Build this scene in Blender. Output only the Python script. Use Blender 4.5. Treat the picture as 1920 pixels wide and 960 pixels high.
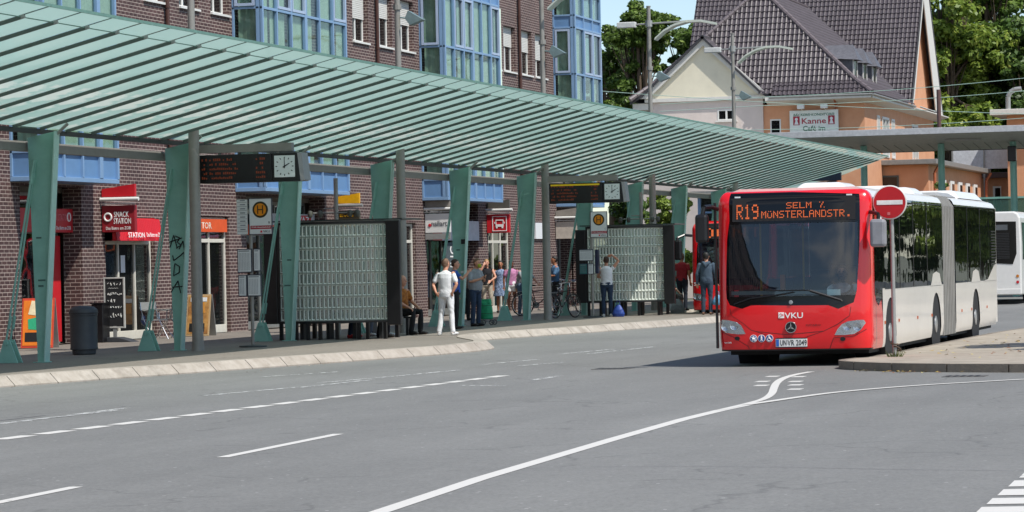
import bpy, bmesh, math, random
import numpy as np
from mathutils import Vector, Matrix, Euler
from mathutils.geometry import tessellate_polygon
R = math.radians
random.seed(7)
for o in list(bpy.data.objects): bpy.data.objects.remove(o)
scn = bpy.context.scene
COL = scn.collection
# ------------------------------------------------------------------ camera
FPX = 6000.0; TH = R(15.25); ROLL = R(1.2); CH = 1.72
cam_d = bpy.data.cameras.new('camera'); cam = bpy.data.objects.new('camera', cam_d); COL.objects.link(cam)
cam_d.sensor_width = 36.0; cam_d.lens = 36.0 * FPX / 1920.0
cam_d.clip_start = 0.5; cam_d.clip_end = 3000
cam_d.shift_y = 14.3 / 1920.0 * math.cos(ROLL); cam_d.shift_x = 14.3 / 1920.0 * math.sin(ROLL) * 0
cam.location = (0, 0, CH)
cam.rotation_euler = (Matrix.Rotation(TH, 3, 'Z') @ Matrix.Rotation(R(90), 3, 'X') @ Matrix.Rotation(-ROLL, 3, 'Z')).to_euler()
scn.camera = cam
scn.render.resolution_x = 1024; scn.render.resolution_y = 512
# ------------------------------------------------------------------ light
SUN_EL = R(57); SUN_AZ = R(-27)     # azimuth measured from +x towards +y
sun_dir = Vector((math.cos(SUN_EL) * math.cos(SUN_AZ), math.cos(SUN_EL) * math.sin(SUN_AZ), math.sin(SUN_EL)))
w = bpy.data.worlds.new('World'); scn.world = w; w.use_nodes = True
nt = w.node_tree; nt.nodes.clear()
sky = nt.nodes.new('ShaderNodeTexSky'); sky.sky_type = 'NISHITA'; sky.sun_disc = False
sky.sun_elevation = SUN_EL; sky.sun_rotation = R(90) - SUN_AZ
sky.altitude = 300; sky.air_density = 0.9; sky.dust_density = 0.4; sky.ozone_density = 2.0
bg = nt.nodes.new('ShaderNodeBackground'); bg.inputs[1].default_value = 0.12
wo = nt.nodes.new('ShaderNodeOutputWorld')
tcw = nt.nodes.new('ShaderNodeTexCoord'); mpw = nt.nodes.new('ShaderNodeMapping'); mpw.inputs['Scale'].default_value = (1.6, 1.6, 4.5)
nsw = nt.nodes.new('ShaderNodeTexNoise'); nsw.inputs['Scale'].default_value = 2.2; nsw.inputs['Detail'].default_value = 8
crw = nt.nodes.new('ShaderNodeValToRGB'); crw.color_ramp.elements[0].position = 0.60; crw.color_ramp.elements[1].position = 0.72
mxw = nt.nodes.new('ShaderNodeMixRGB'); mxw.inputs[2].default_value = (8.5, 8.6, 8.8, 1)
nt.links.new(tcw.outputs['Generated'], mpw.inputs[0]); nt.links.new(mpw.outputs[0], nsw.inputs['Vector'])
sxw = nt.nodes.new('ShaderNodeSeparateXYZ'); nt.links.new(tcw.outputs['Generated'], sxw.inputs[0])
maw = nt.nodes.new('ShaderNodeMath'); maw.operation = 'MULTIPLY_ADD'; maw.inputs[1].default_value = -0.135   # more cumulus behind the viewer than ahead
nt.links.new(sxw.outputs[1], maw.inputs[0]); nt.links.new(nsw.outputs['Fac'], maw.inputs[2]); nt.links.new(maw.outputs[0], crw.inputs[0]); nt.links.new(crw.outputs[0], mxw.inputs[0])
nt.links.new(sky.outputs[0], mxw.inputs[1]); nt.links.new(mxw.outputs[0], bg.inputs[0]); nt.links.new(bg.outputs[0], wo.inputs[0])
sl = bpy.data.lights.new('sun', 'SUN'); sl.energy = 4.2; sl.angle = R(0.55); sl.color = (1.0, 0.955, 0.89)
so = bpy.data.objects.new('sun', sl); COL.objects.link(so); so.rotation_euler = sun_dir.to_track_quat('Z', 'Y').to_euler(); so.location = (20, -20, 60)
scn.view_settings.view_transform = 'Standard'; scn.view_settings.look = 'None'
scn.view_settings.exposure = 0.33; scn.view_settings.gamma = 1.0; scn.view_settings.use_curve_mapping = False
scn.render.engine = 'CYCLES'
scn.cycles.max_bounces = 8; scn.cycles.transparent_max_bounces = 12; scn.cycles.caustics_reflective = False; scn.cycles.caustics_refractive = False
# ------------------------------------------------------------------ measuring helpers (street axes: x across, y along the street, camera at origin)
_s, _c = math.sin(TH), math.cos(TH)
def ray(px, py):
    a, b = px - 960, py - 480
    x = a * math.cos(ROLL) - b * math.sin(ROLL); y = a * math.sin(ROLL) + b * math.cos(ROLL) - 14.3
    X = x / FPX; Z = -y / FPX
    return (X * _c - _s, X * _s + _c, Z)
def gz(px, py, z=0.0):
    r = ray(px, py); t = (z - CH) / r[2]; return (r[0] * t, r[1] * t, z)
def gx(px, py, x):
    r = ray(px, py); t = x / r[0]; return (x, r[1] * t, CH + r[2] * t)
def gy(px, py, y):
    r = ray(px, py); t = y / r[1]; return (r[0] * t, y, CH + r[2] * t)
# ------------------------------------------------------------------ materials
def hx(s):
    s = s.lstrip('#'); v = [int(s[i:i + 2], 16) / 255 for i in (0, 2, 4)]
    return tuple((c / 12.92 if c <= 0.04045 else ((c + 0.055) / 1.055) ** 2.4) for c in v)
MATS = {}
def newmat(name):
    m = bpy.data.materials.new(name); m.use_nodes = True; m.node_tree.nodes.clear()
    return m, m.node_tree, m.node_tree.nodes, m.node_tree.links
def objcoord(N, L, scale=(1, 1, 1)):
    tc = N.new('ShaderNodeTexCoord'); mp = N.new('ShaderNodeMapping'); mp.inputs['Scale'].default_value = scale
    L.new(tc.outputs['Object'], mp.inputs[0]); return mp.outputs[0]
def M(name, col, rough=0.6, metal=0.0, var=0.12, scale=6.0, bump=0.0, bscale=None, spec=0.5, emit=None, es=1.0, col2=None, stretch=(1, 1, 1), coat=0.0, dirt=0.0):
    """plain procedural surface with soft wear: two noise sizes modulating colour and roughness"""
    if name in MATS: return MATS[name]
    m, t, N, L = newmat(name)
    if isinstance(col, str): col = hx(col)
    out = N.new('ShaderNodeOutputMaterial'); p = N.new('ShaderNodeBsdfPrincipled')
    L.new(p.outputs[0], out.inputs[0])
    p.inputs['Roughness'].default_value = rough; p.inputs['Metallic'].default_value = metal
    p.inputs['Specular IOR Level'].default_value = spec; p.inputs['Coat Weight'].default_value = coat; p.inputs['Coat Roughness'].default_value = 0.05
    co = objcoord(N, L, stretch)
    n = N.new('ShaderNodeTexNoise'); n.inputs['Scale'].default_value = scale; n.inputs['Detail'].default_value = 6; n.inputs['Roughness'].default_value = 0.65
    L.new(co, n.inputs['Vector'])
    mx = N.new('ShaderNodeMixRGB')
    if col2 is None:
        c1 = tuple(min(1, c * (1 - var)) for c in col); c2 = tuple(min(1, c * (1 + var)) for c in col)
    else:
        c1 = col; c2 = hx(col2) if isinstance(col2, str) else col2
    mx.inputs[1].default_value = (*c1, 1); mx.inputs[2].default_value = (*c2, 1)
    cr = N.new('ShaderNodeValToRGB'); cr.color_ramp.elements[0].position = 0.35; cr.color_ramp.elements[1].position = 0.65
    L.new(n.outputs['Fac'], cr.inputs[0]); L.new(cr.outputs[0], mx.inputs[0])
    last = mx.outputs[0]
    if dirt:
        n3 = N.new('ShaderNodeTexNoise'); n3.inputs['Scale'].default_value = 1.3; n3.inputs['Detail'].default_value = 9; n3.inputs['Roughness'].default_value = 0.75
        L.new(co, n3.inputs['Vector'])
        c3 = N.new('ShaderNodeValToRGB'); c3.color_ramp.elements[0].position = 0.5; c3.color_ramp.elements[1].position = 0.72
        L.new(n3.outputs['Fac'], c3.inputs[0])
        ml = N.new('ShaderNodeMath'); ml.operation = 'MULTIPLY'; ml.inputs[1].default_value = dirt; L.new(c3.outputs[0], ml.inputs[0])
        m3 = N.new('ShaderNodeMixRGB'); L.new(ml.outputs[0], m3.inputs[0]); L.new(last, m3.inputs[1]); m3.inputs[2].default_value = (0.10, 0.085, 0.065, 1)
        last = m3.outputs[0]
    L.new(last, p.inputs['Base Color'])
    if bump:
        nb = N.new('ShaderNodeTexNoise'); nb.inputs['Scale'].default_value = bscale or scale * 6; nb.inputs['Detail'].default_value = 4
        L.new(co, nb.inputs['Vector'])
        b = N.new('ShaderNodeBump'); b.inputs['Strength'].default_value = bump; b.inputs['Distance'].default_value = 0.02
        L.new(nb.outputs['Fac'], b.inputs['Height']); L.new(b.outputs[0], p.inputs['Normal'])
    if emit:
        e = hx(emit) if isinstance(emit, str) else emit
        p.inputs['Emission Color'].default_value = (*e, 1); p.inputs['Emission Strength'].default_value = es
    MATS[name] = m; return m
def Mbrick(name, c1, c2, mortar, bw=0.25, rh=0.0833, ms=0.011):
    m, t, N, L = newmat(name)
    out = N.new('ShaderNodeOutputMaterial'); p = N.new('ShaderNodeBsdfPrincipled'); L.new(p.outputs[0], out.inputs[0]); p.inputs['Roughness'].default_value = 0.75
    tc = N.new('ShaderNodeTexCoord'); sp = N.new('ShaderNodeSeparateXYZ'); L.new(tc.outputs['Object'], sp.inputs[0])
    ad = N.new('ShaderNodeMath'); ad.operation = 'ADD'; L.new(sp.outputs[0], ad.inputs[0]); L.new(sp.outputs[1], ad.inputs[1])
    cb = N.new('ShaderNodeCombineXYZ'); L.new(ad.outputs[0], cb.inputs[0]); L.new(sp.outputs[2], cb.inputs[1])
    bt = N.new('ShaderNodeTexBrick'); L.new(cb.outputs[0], bt.inputs['Vector'])
    bt.inputs['Scale'].default_value = 1; bt.inputs['Brick Width'].default_value = bw; bt.inputs['Row Height'].default_value = rh
    bt.inputs['Mortar Size'].default_value = ms; bt.inputs['Mortar Smooth'].default_value = 0.1; bt.inputs['Bias'].default_value = -0.1
    bt.inputs['Color1'].default_value = (*hx(c1), 1); bt.inputs['Color2'].default_value = (*hx(c2), 1); bt.inputs['Mortar'].default_value = (*hx(mortar), 1)
    n = N.new('ShaderNodeTexNoise'); n.inputs['Scale'].default_value = 9; n.inputs['Detail'].default_value = 6; L.new(tc.outputs['Object'], n.inputs['Vector'])
    n2 = N.new('ShaderNodeTexNoise'); n2.inputs['Scale'].default_value = 0.5; n2.inputs['Detail'].default_value = 5; L.new(tc.outputs['Object'], n2.inputs['Vector'])
    hs = N.new('ShaderNodeHueSaturation'); L.new(bt.outputs['Color'], hs.inputs['Color'])
    a2 = N.new('ShaderNodeMath'); a2.operation = 'ADD'; L.new(n.outputs['Fac'], a2.inputs[0]); L.new(n2.outputs['Fac'], a2.inputs[1])
    mr = N.new('ShaderNodeMapRange'); mr.inputs[1].default_value = 0.6; mr.inputs[2].default_value = 1.4; mr.inputs[3].default_value = 0.62; mr.inputs[4].default_value = 1.36
    L.new(a2.outputs[0], mr.inputs[0]); L.new(mr.outputs[0], hs.inputs['Value']); L.new(hs.outputs[0], p.inputs['Base Color'])
    b = N.new('ShaderNodeBump'); b.inputs['Strength'].default_value = 0.6; b.inputs['Distance'].default_value = 0.01; b.invert = True
    L.new(bt.outputs['Fac'], b.inputs['Height']); L.new(b.outputs[0], p.inputs['Normal'])
    MATS[name] = m; return m
def Mglass(name, tint=(0.5, 0.55, 0.55), trans=0.5, base=(0.02, 0.025, 0.03), rough=0.03, refl=1.45):
    """window glass: see-through part mixed with a dark tinted body and a mirror-like coat by Fresnel"""
    m, t, N, L = newmat(name)
    out = N.new('ShaderNodeOutputMaterial')
    tr = N.new('ShaderNodeBsdfTransparent'); tr.inputs[0].default_value = (*tint, 1)
    df = N.new('ShaderNodeBsdfDiffuse'); df.inputs[0].default_value = (*base, 1)
    m1 = N.new('ShaderNodeMixShader'); m1.inputs[0].default_value = trans; L.new(df.outputs[0], m1.inputs[1]); L.new(tr.outputs[0], m1.inputs[2])
    gl = N.new('ShaderNodeBsdfGlossy'); gl.inputs['Roughness'].default_value = rough; gl.inputs[0].default_value = (0.95, 0.97, 1, 1)
    fr = N.new('ShaderNodeFresnel'); gb_ = N.new('ShaderNodeNewGeometry'); mi_ = N.new('ShaderNodeMix'); mi_.data_type = 'FLOAT'   # thin pane: same reflectance from both faces
    mi_.inputs[2].default_value = refl; mi_.inputs[3].default_value = 1 / refl; L.new(gb_.outputs['Backfacing'], mi_.inputs[0]); L.new(mi_.outputs[0], fr.inputs[0])
    nb = N.new('ShaderNodeTexNoise'); nb.inputs['Scale'].default_value = 0.9; co = objcoord(N, L); L.new(co, nb.inputs['Vector'])
    b = N.new('ShaderNodeBump'); b.inputs['Strength'].default_value = 0.25; b.inputs['Distance'].default_value = 0.02; L.new(nb.outputs['Fac'], b.inputs['Height'])
    L.new(b.outputs[0], gl.inputs['Normal'])
    m2 = N.new('ShaderNodeMixShader'); L.new(fr.outputs[0], m2.inputs[0]); L.new(m1.outputs[0], m2.inputs[1]); L.new(gl.outputs[0], m2.inputs[2])
    L.new(m2.outputs[0], out.inputs[0]); MATS[name] = m; return m
def Mcanopy():
    m, t, N, L = newmat('frosted_green_glass')
    out = N.new('ShaderNodeOutputMaterial'); co = objcoord(N, L)
    n = N.new('ShaderNodeTexNoise'); n.inputs['Scale'].default_value = 0.55; n.inputs['Detail'].default_value = 5; L.new(co, n.inputs['Vector'])
    cr = N.new('ShaderNodeValToRGB'); e = cr.color_ramp.elements
    e[0].position = 0.3; e[0].color = (*hx('#a0c3ba'), 1); e[1].position = 0.58; e[1].color = (*hx('#b6d3cb'), 1)
    L.new(n.outputs['Fac'], cr.inputs[0])
    # dust and leaf litter lying in streaky patches near the low edge
    mp = N.new('ShaderNodeMapping'); mp.inputs['Scale'].default_value = (0.9, 0.35, 1); tc = N.new('ShaderNodeTexCoord'); L.new(tc.outputs['Object'], mp.inputs[0])
    n2 = N.new('ShaderNodeTexNoise'); n2.inputs['Scale'].default_value = 1.4; n2.inputs['Detail'].default_value = 7; n2.inputs['Roughness'].default_value = 0.6; L.new(mp.outputs[0], n2.inputs['Vector'])
    sx = N.new('ShaderNodeSeparateXYZ'); L.new(tc.outputs['Object'], sx.inputs[0])
    mr = N.new('ShaderNodeMapRange'); mr.inputs[1].default_value = 3.0; mr.inputs[2].default_value = 0.2; mr.inputs[3].default_value = -0.15; mr.inputs[4].default_value = 0.09; L.new(sx.outputs[0], mr.inputs[0])
    ad = N.new('ShaderNodeMath'); ad.operation = 'ADD'; L.new(n2.outputs['Fac'], ad.inputs[0]); L.new(mr.outputs[0], ad.inputs[1])
    c2 = N.new('ShaderNodeValToRGB'); c2.color_ramp.elements[0].position = 0.56; c2.color_ramp.elements[1].position = 0.60; L.new(ad.outputs[0], c2.inputs[0])
    mx = N.new('ShaderNodeMixRGB'); L.new(c2.outputs[0], mx.inputs[0]); L.new(cr.outputs[0], mx.inputs[1]); mx.inputs[2].default_value = (*hx('#d6e1d9'), 1)
    tl = N.new('ShaderNodeBsdfTranslucent'); L.new(mx.outputs[0], tl.inputs[0])
    df = N.new('ShaderNodeBsdfDiffuse'); L.new(mx.outputs[0], df.inputs[0])
    m1 = N.new('ShaderNodeMixShader'); m1.inputs[0].default_value = 0.85; L.new(df.outputs[0], m1.inputs[1]); L.new(tl.outputs[0], m1.inputs[2])
    gl = N.new('ShaderNodeBsdfGlossy'); gl.inputs['Roughness'].default_value = 0.08
    fr = N.new('ShaderNodeFresnel'); fr.inputs[0].default_value = 1.4
    fm = N.new('ShaderNodeMath'); fm.operation = 'MULTIPLY'; fm.inputs[1].default_value = 0.6; L.new(fr.outputs[0], fm.inputs[0])
    m2 = N.new('ShaderNodeMixShader'); L.new(fm.outputs[0], m2.inputs[0]); L.new(m1.outputs[0], m2.inputs[1]); L.new(gl.outputs[0], m2.inputs[2])
    L.new(m2.outputs[0], out.inputs[0]); MATS['canopy'] = m; return m
def Mleaf(name, c1, c2, c3='#6b7a2c'):
    m, t, N, L = newmat(name)
    out = N.new('ShaderNodeOutputMaterial'); co = objcoord(N, L)
    n = N.new('ShaderNodeTexNoise'); n.inputs['Scale'].default_value = 0.7; n.inputs['Detail'].default_value = 3; L.new(co, n.inputs['Vector'])
    n2 = N.new('ShaderNodeTexWhiteNoise'); gi = N.new('ShaderNodeNewGeometry'); L.new(gi.outputs['Random Per Island'], n2.inputs['Vector'])
    cr = N.new('ShaderNodeValToRGB'); e = cr.color_ramp.elements
    e[0].position = 0.25; e[0].color = (*hx(c1), 1); e[1].position = 0.7; e[1].color = (*hx(c2), 1); k = e.new(0.93); k.color = (*hx(c3), 1)
    ad = N.new('ShaderNodeMath'); ad.operation = 'MULTIPLY_ADD'; ad.inputs[1].default_value = 0.6
    L.new(gi.outputs['Random Per Island'], ad.inputs[0])
    ml = N.new('ShaderNodeMath'); ml.operation = 'MULTIPLY'; ml.inputs[1].default_value = 0.42; L.new(n.outputs['Fac'], ml.inputs[0]); L.new(ml.outputs[0], ad.inputs[2])
    L.new(ad.outputs[0], cr.inputs[0])
    df = N.new('ShaderNodeBsdfPrincipled'); df.inputs['Roughness'].default_value = 0.45; df.inputs['Specular IOR Level'].default_value = 0.35; L.new(cr.outputs[0], df.inputs['Base Color'])
    tl = N.new('ShaderNodeBsdfTranslucent'); L.new(cr.outputs[0], tl.inputs[0])
    mx = N.new('ShaderNodeMixShader'); mx.inputs[0].default_value = 0.38; L.new(df.outputs[0], mx.inputs[1]); L.new(tl.outputs[0], mx.inputs[2]); L.new(mx.outputs[0], out.inputs[0])
    MATS[name] = m; return m
def Masphalt(name, base='#747679', spots=True, seed=0.0):
    m, t, N, L = newmat(name)
    out = N.new('ShaderNodeOutputMaterial'); p = N.new('ShaderNodeBsdfPrincipled'); L.new(p.outputs[0], out.inputs[0]); p.inputs['Roughness'].default_value = 0.82
    tc = N.new('ShaderNodeTexCoord')
    def noise(scale, st, det=6, rg=0.6):
        mp = N.new('ShaderNodeMapping'); mp.inputs['Scale'].default_value = st; mp.inputs['Location'].default_value = (seed, seed * 2, 0); L.new(tc.outputs['Object'], mp.inputs[0])
        n = N.new('ShaderNodeTexNoise'); n.inputs['Scale'].default_value = scale; n.inputs['Detail'].default_value = det; n.inputs['Roughness'].default_value = rg; L.new(mp.outputs[0], n.inputs['Vector']); return n.outputs['Fac']
    def rng(v, a, b, c, d):
        r = N.new('ShaderNodeMapRange'); r.inputs[1].default_value = a; r.inputs[2].default_value = b; r.inputs[3].default_value = c; r.inputs[4].default_value = d; L.new(v, r.inputs[0]); return r.outputs[0]
    def mul(a, b):
        q = N.new('ShaderNodeMath'); q.operation = 'MULTIPLY'; L.new(a, q.inputs[0]); L.new(b, q.inputs[1]); return q.outputs[0]
    f = mul(rng(noise(0.22, (1, 0.5, 1)), 0.3, 0.7, 0.86, 1.11), rng(noise(0.9, (1.6, 0.12, 1), 4), 0.3, 0.7, 0.93, 1.06))   # broad patches, wheel tracks
    f = mul(f, rng(noise(22, (1, 1, 1), 4, 0.85), 0.3, 0.7, 0.70, 1.28))      # stone grain
    f = mul(f, rng(noise(5, (1, 1, 1), 5, 0.75), 0.3, 0.7, 0.90, 1.09))
    # pale chips
    vo = N.new('ShaderNodeTexVoronoi'); vo.inputs['Scale'].default_value = 5.0; L.new(tc.outputs['Object'], vo.inputs['Vector'])
    ch = N.new('ShaderNodeMath'); ch.operation = 'LESS_THAN'; ch.inputs[1].default_value = 0.085; L.new(vo.outputs['Distance'], ch.inputs[0])
    sp = N.new('ShaderNodeSeparateColor'); L.new(vo.outputs['Color'], sp.inputs[0])
    c2 = N.new('ShaderNodeMath'); c2.operation = 'GREATER_THAN'; c2.inputs[1].default_value = 0.72; L.new(sp.outputs[0], c2.inputs[0])
    chip = mul(ch.outputs[0], c2.outputs[0])
    # hairline cracks, only here and there
    v2 = N.new('ShaderNodeTexVoronoi'); v2.feature = 'DISTANCE_TO_EDGE'; v2.inputs['Scale'].default_value = 0.33
    nd = N.new('ShaderNodeTexNoise'); nd.inputs['Scale'].default_value = 1.2; nd.inputs['Detail'].default_value = 6; L.new(tc.outputs['Object'], nd.inputs['Vector'])
    mv = N.new('ShaderNodeMixRGB'); mv.blend_type = 'ADD'; mv.inputs[0].default_value = 1.3; L.new(tc.outputs['Object'], mv.inputs[1]); L.new(nd.outputs['Color'], mv.inputs[2]); L.new(mv.outputs[0], v2.inputs['Vector'])
    ck = rng(v2.outputs['Distance'], 0.0, 0.012, 0.72, 1.0); ck = N.new('ShaderNodeMath') if False else ck
    cm_ = rng(noise(0.35, (1, 1, 1), 2), 0.50, 0.56, 1.0, 0.0)
    ca = N.new('ShaderNodeMath'); ca.operation = 'MAXIMUM'; L.new(ck, ca.inputs[0]); L.new(cm_, ca.inputs[1]); f = mul(f, ca.outputs[0])
    hs = N.new('ShaderNodeHueSaturation'); hs.inputs['Color'].default_value = (*hx(base), 1); L.new(f, hs.inputs['Value'])
    mx = N.new('ShaderNodeMixRGB'); fc = N.new('ShaderNodeMath'); fc.operation = 'MULTIPLY'; fc.inputs[1].default_value = 0.75 if spots else 0.0; L.new(chip, fc.inputs[0]); L.new(fc.outputs[0], mx.inputs[0])
    L.new(hs.outputs[0], mx.inputs[1]); mx.inputs[2].default_value = (0.42, 0.42, 0.4, 1); L.new(mx.outputs[0], p.inputs['Base Color'])
    nb = noise(60, (1, 1, 1), 3); b = N.new('ShaderNodeBump'); b.inputs['Strength'].default_value = 0.35; b.inputs['Distance'].default_value = 0.006; L.new(nb, b.inputs['Height']); L.new(b.outputs[0], p.inputs['Normal'])
    MATS[name] = m; return m
def Mworn(name, paint, under, cover=0.5):
    """road paint rubbed through to the asphalt"""
    m, t, N, L = newmat(name)
    out = N.new('ShaderNodeOutputMaterial'); p = N.new('ShaderNodeBsdfPrincipled'); p.inputs['Roughness'].default_value = 0.7
    co = objcoord(N, L, (1, 0.4, 1)); n = N.new('ShaderNodeTexNoise'); n.inputs['Scale'].default_value = 9; n.inputs['Detail'].default_value = 9; n.inputs['Roughness'].default_value = 0.75; L.new(co, n.inputs['Vector'])
    cr = N.new('ShaderNodeValToRGB'); cr.color_ramp.elements[0].position = cover; cr.color_ramp.elements[1].position = cover + 0.1; L.new(n.outputs['Fac'], cr.inputs[0])
    p.inputs['Base Color'].default_value = (*hx(paint), 1)
    tr = N.new('ShaderNodeBsdfTransparent'); mx = N.new('ShaderNodeMixShader'); L.new(cr.outputs[0], mx.inputs[0]); L.new(p.outputs[0], mx.inputs[1]); L.new(tr.outputs[0], mx.inputs[2]); L.new(mx.outputs[0], out.inputs[0])
    MATS[name] = m; return m
# ------------------------------------------------------------------ object helpers
def tag(o, label=None, cat=None, group=None, kind=None):
    if label: o['label'] = label
    if cat: o['category'] = cat
    if group: o['group'] = group
    if kind: o['kind'] = kind
    return o
def empty(name, loc, label=None, cat=None, group=None, rz=0.0, kind=None):
    o = bpy.data.objects.new(name, None); COL.objects.link(o); o.empty_display_size = 0.2
    o.location = loc; o.rotation_euler = (0, 0, rz); return tag(o, label, cat, group, kind)
def rootloc(o):
    while o.parent: o = o.parent
    return Vector(o.location)
class B:
    def __init__(s): s.v = []; s.f = []; s.m = []; s.mi = 0
    def add(s, vs, fs):
        b = len(s.v); s.v += [tuple(q) for q in vs]; s.f += [tuple(b + i for i in f) for f in fs]; s.m += [s.mi] * len(fs); return s
    def box(s, x0, x1, y0, y1, z0, z1):
        return s.add([(x0, y0, z0), (x1, y0, z0), (x1, y1, z0), (x0, y1, z0), (x0, y0, z1), (x1, y0, z1), (x1, y1, z1), (x0, y1, z1)],
                     [(0, 3, 2, 1), (4, 5, 6, 7), (0, 1, 5, 4), (1, 2, 6, 5), (2, 3, 7, 6), (3, 0, 4, 7)])
    def obox(s, c, ax, hs):      # oriented box: centre, 3 axis vectors, half sizes
        c = Vector(c); a = [Vector(q).normalized() * h for q, h in zip(ax, hs)]
        vs = [c + a[0] * i + a[1] * j + a[2] * k for k in (-1, 1) for j in (-1, 1) for i in (-1, 1)]
        return s.add(vs, [(0, 2, 3, 1), (4, 5, 7, 6), (0, 1, 5, 4), (1, 3, 7, 5), (3, 2, 6, 7), (2, 0, 4, 6)])
    def prism(s, pts, d):        # polygon (3D points) extruded by vector d
        n = len(pts); d = Vector(d); p = [Vector(q) for q in pts]
        return s.add(p + [q + d for q in p], [tuple(range(n))[::-1], tuple(range(n, 2 * n))] + [(i, (i + 1) % n, n + (i + 1) % n, n + i) for i in range(n)])
    def tube(s, p, q, r, r2=None, n=10, cap=True):
        p = Vector(p); q = Vector(q); r2 = r if r2 is None else r2; d = (q - p).normalized()
        u = d.orthogonal().normalized(); w_ = d.cross(u)
        vs = []
        for c, rr in ((p, r), (q, r2)):
            for i in range(n):
                a = 2 * math.pi * i / n; vs.append(c + (u * math.cos(a) + w_ * math.sin(a)) * rr)
        fs = [(i, (i + 1) % n, n + (i + 1) % n, n + i) for i in range(n)]
        if cap: fs += [tuple(range(n))[::-1], tuple(range(n, 2 * n))]
        return s.add(vs, fs)
    def path(s, pts, r, n=8):
        for a, b in zip(pts[:-1], pts[1:]): s.tube(a, b, r, n=n)
        return s
    def ring(s, c, nrm, r, t, n=28):   # torus
        c = Vector(c); nrm = Vector(nrm).normalized(); u = nrm.orthogonal().normalized(); w_ = nrm.cross(u); k = 6; vs = []
        for i in range(n):
            a = 2 * math.pi * i / n; d = u * math.cos(a) + w_ * math.sin(a)
            for j in range(k):
                b = 2 * math.pi * j / k; vs.append(c + d * (r + t * math.cos(b)) + nrm * t * math.sin(b))
        return s.add(vs, [(i * k + j, ((i + 1) % n) * k + j, ((i + 1) % n) * k + (j + 1) % k, i * k + (j + 1) % k) for i in range(n) for j in range(k)])
    def lathe(s, c, prof, n=24, ax='z'):
        c = Vector(c); vs = []
        for (r, h) in prof:
            for i in range(n):
                a = 2 * math.pi * i / n
                if ax == 'z': vs.append(c + Vector((r * math.cos(a), r * math.sin(a), h)))
                elif ax == 'y': vs.append(c + Vector((r * math.cos(a), h, -r * math.sin(a))))
                else: vs.append(c + Vector((h, r * math.cos(a), r * math.sin(a))))
        m_ = len(prof)
        fs = [(k * n + i, k * n + (i + 1) % n, (k + 1) * n + (i + 1) % n, (k + 1) * n + i) for k in range(m_ - 1) for i in range(n)]
        fs += [tuple(range(n))[::-1], tuple((m_ - 1) * n + i for i in range(n))]
        return s.add(vs, fs)
    def build(s, name, mat, parent=None, W=False, smooth=False, bevel=0.0, loc=(0, 0, 0)):
        me = bpy.data.meshes.new(name); off = Vector((0, 0, 0))
        if W: off = rootloc(parent) if parent else Vector(loc)
        me.from_pydata([tuple(Vector(q) - off) for q in s.v], [], s.f)
        for mm in (mat if isinstance(mat, (list, tuple)) else [mat]): me.materials.append(mm)
        if max(s.m, default=0) > 0: me.polygons.foreach_set('material_index', s.m)
        if smooth: me.polygons.foreach_set('use_smooth', [True] * len(me.polygons)); me.set_sharp_from_angle(angle=R(35)) if hasattr(me, 'set_sharp_from_angle') else None
        me.update()
        o = bpy.data.objects.new(name, me); COL.objects.link(o)
        if parent: o.parent = parent
        elif W or loc != (0, 0, 0): o.location = loc
        if bevel:
            b = o.modifiers.new('edge', 'BEVEL'); b.width = bevel; b.segments = 2; b.limit_method = 'ANGLE'; b.angle_limit = R(40)
        return o
def copy_tree(o, parent=None, **kw):
    c = o.copy(); COL.objects.link(c)
    if parent: c.parent = parent
    for ch in [q for q in bpy.data.objects if q.parent == o]: copy_tree(ch, c)
    return c
def gridwall(b, axis, k0, k1, u0, u1, z0, z1, holes):
    """wall slab between planes k0 (outer) and k1 on x or y, with rectangular openings (u0,u1,z0,z1)"""
    us = sorted(set([u0, u1] + [q for h in holes for q in h[:2] if u0 < q < u1])); zs = sorted(set([z0, z1] + [q for h in holes for q in h[2:] if z0 < q < z1]))
    def solid(i, j):
        if not (0 <= i < len(us) - 1 and 0 <= j < len(zs) - 1): return False
        cu = (us[i] + us[i + 1]) / 2; cz = (zs[j] + zs[j + 1]) / 2
        return not any(h[0] < cu < h[1] and h[2] < cz < h[3] for h in holes)
    P = (lambda u, k, z: (k, u, z)) if axis == 'x' else (lambda u, k, z: (u, k, z))
    for i in range(len(us) - 1):
        for j in range(len(zs) - 1):
            if not solid(i, j): continue
            a, c, e, g = us[i], us[i + 1], zs[j], zs[j + 1]
            for k in (k0, k1): b.add([P(a, k, e), P(c, k, e), P(c, k, g), P(a, k, g)], [(0, 1, 2, 3)])
            if not solid(i - 1, j): b.add([P(a, k0, e), P(a, k1, e), P(a, k1, g), P(a, k0, g)], [(0, 1, 2, 3)])
            if not solid(i + 1, j): b.add([P(c, k0, e), P(c, k1, e), P(c, k1, g), P(c, k0, g)], [(0, 1, 2, 3)])
            if not solid(i, j - 1): b.add([P(a, k0, e), P(c, k0, e), P(c, k1, e), P(a, k1, e)], [(0, 1, 2, 3)])
            if not solid(i, j + 1): b.add([P(a, k0, g), P(c, k0, g), P(c, k1, g), P(a, k1, g)], [(0, 1, 2, 3)])
    return b
_fonts = {}
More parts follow.
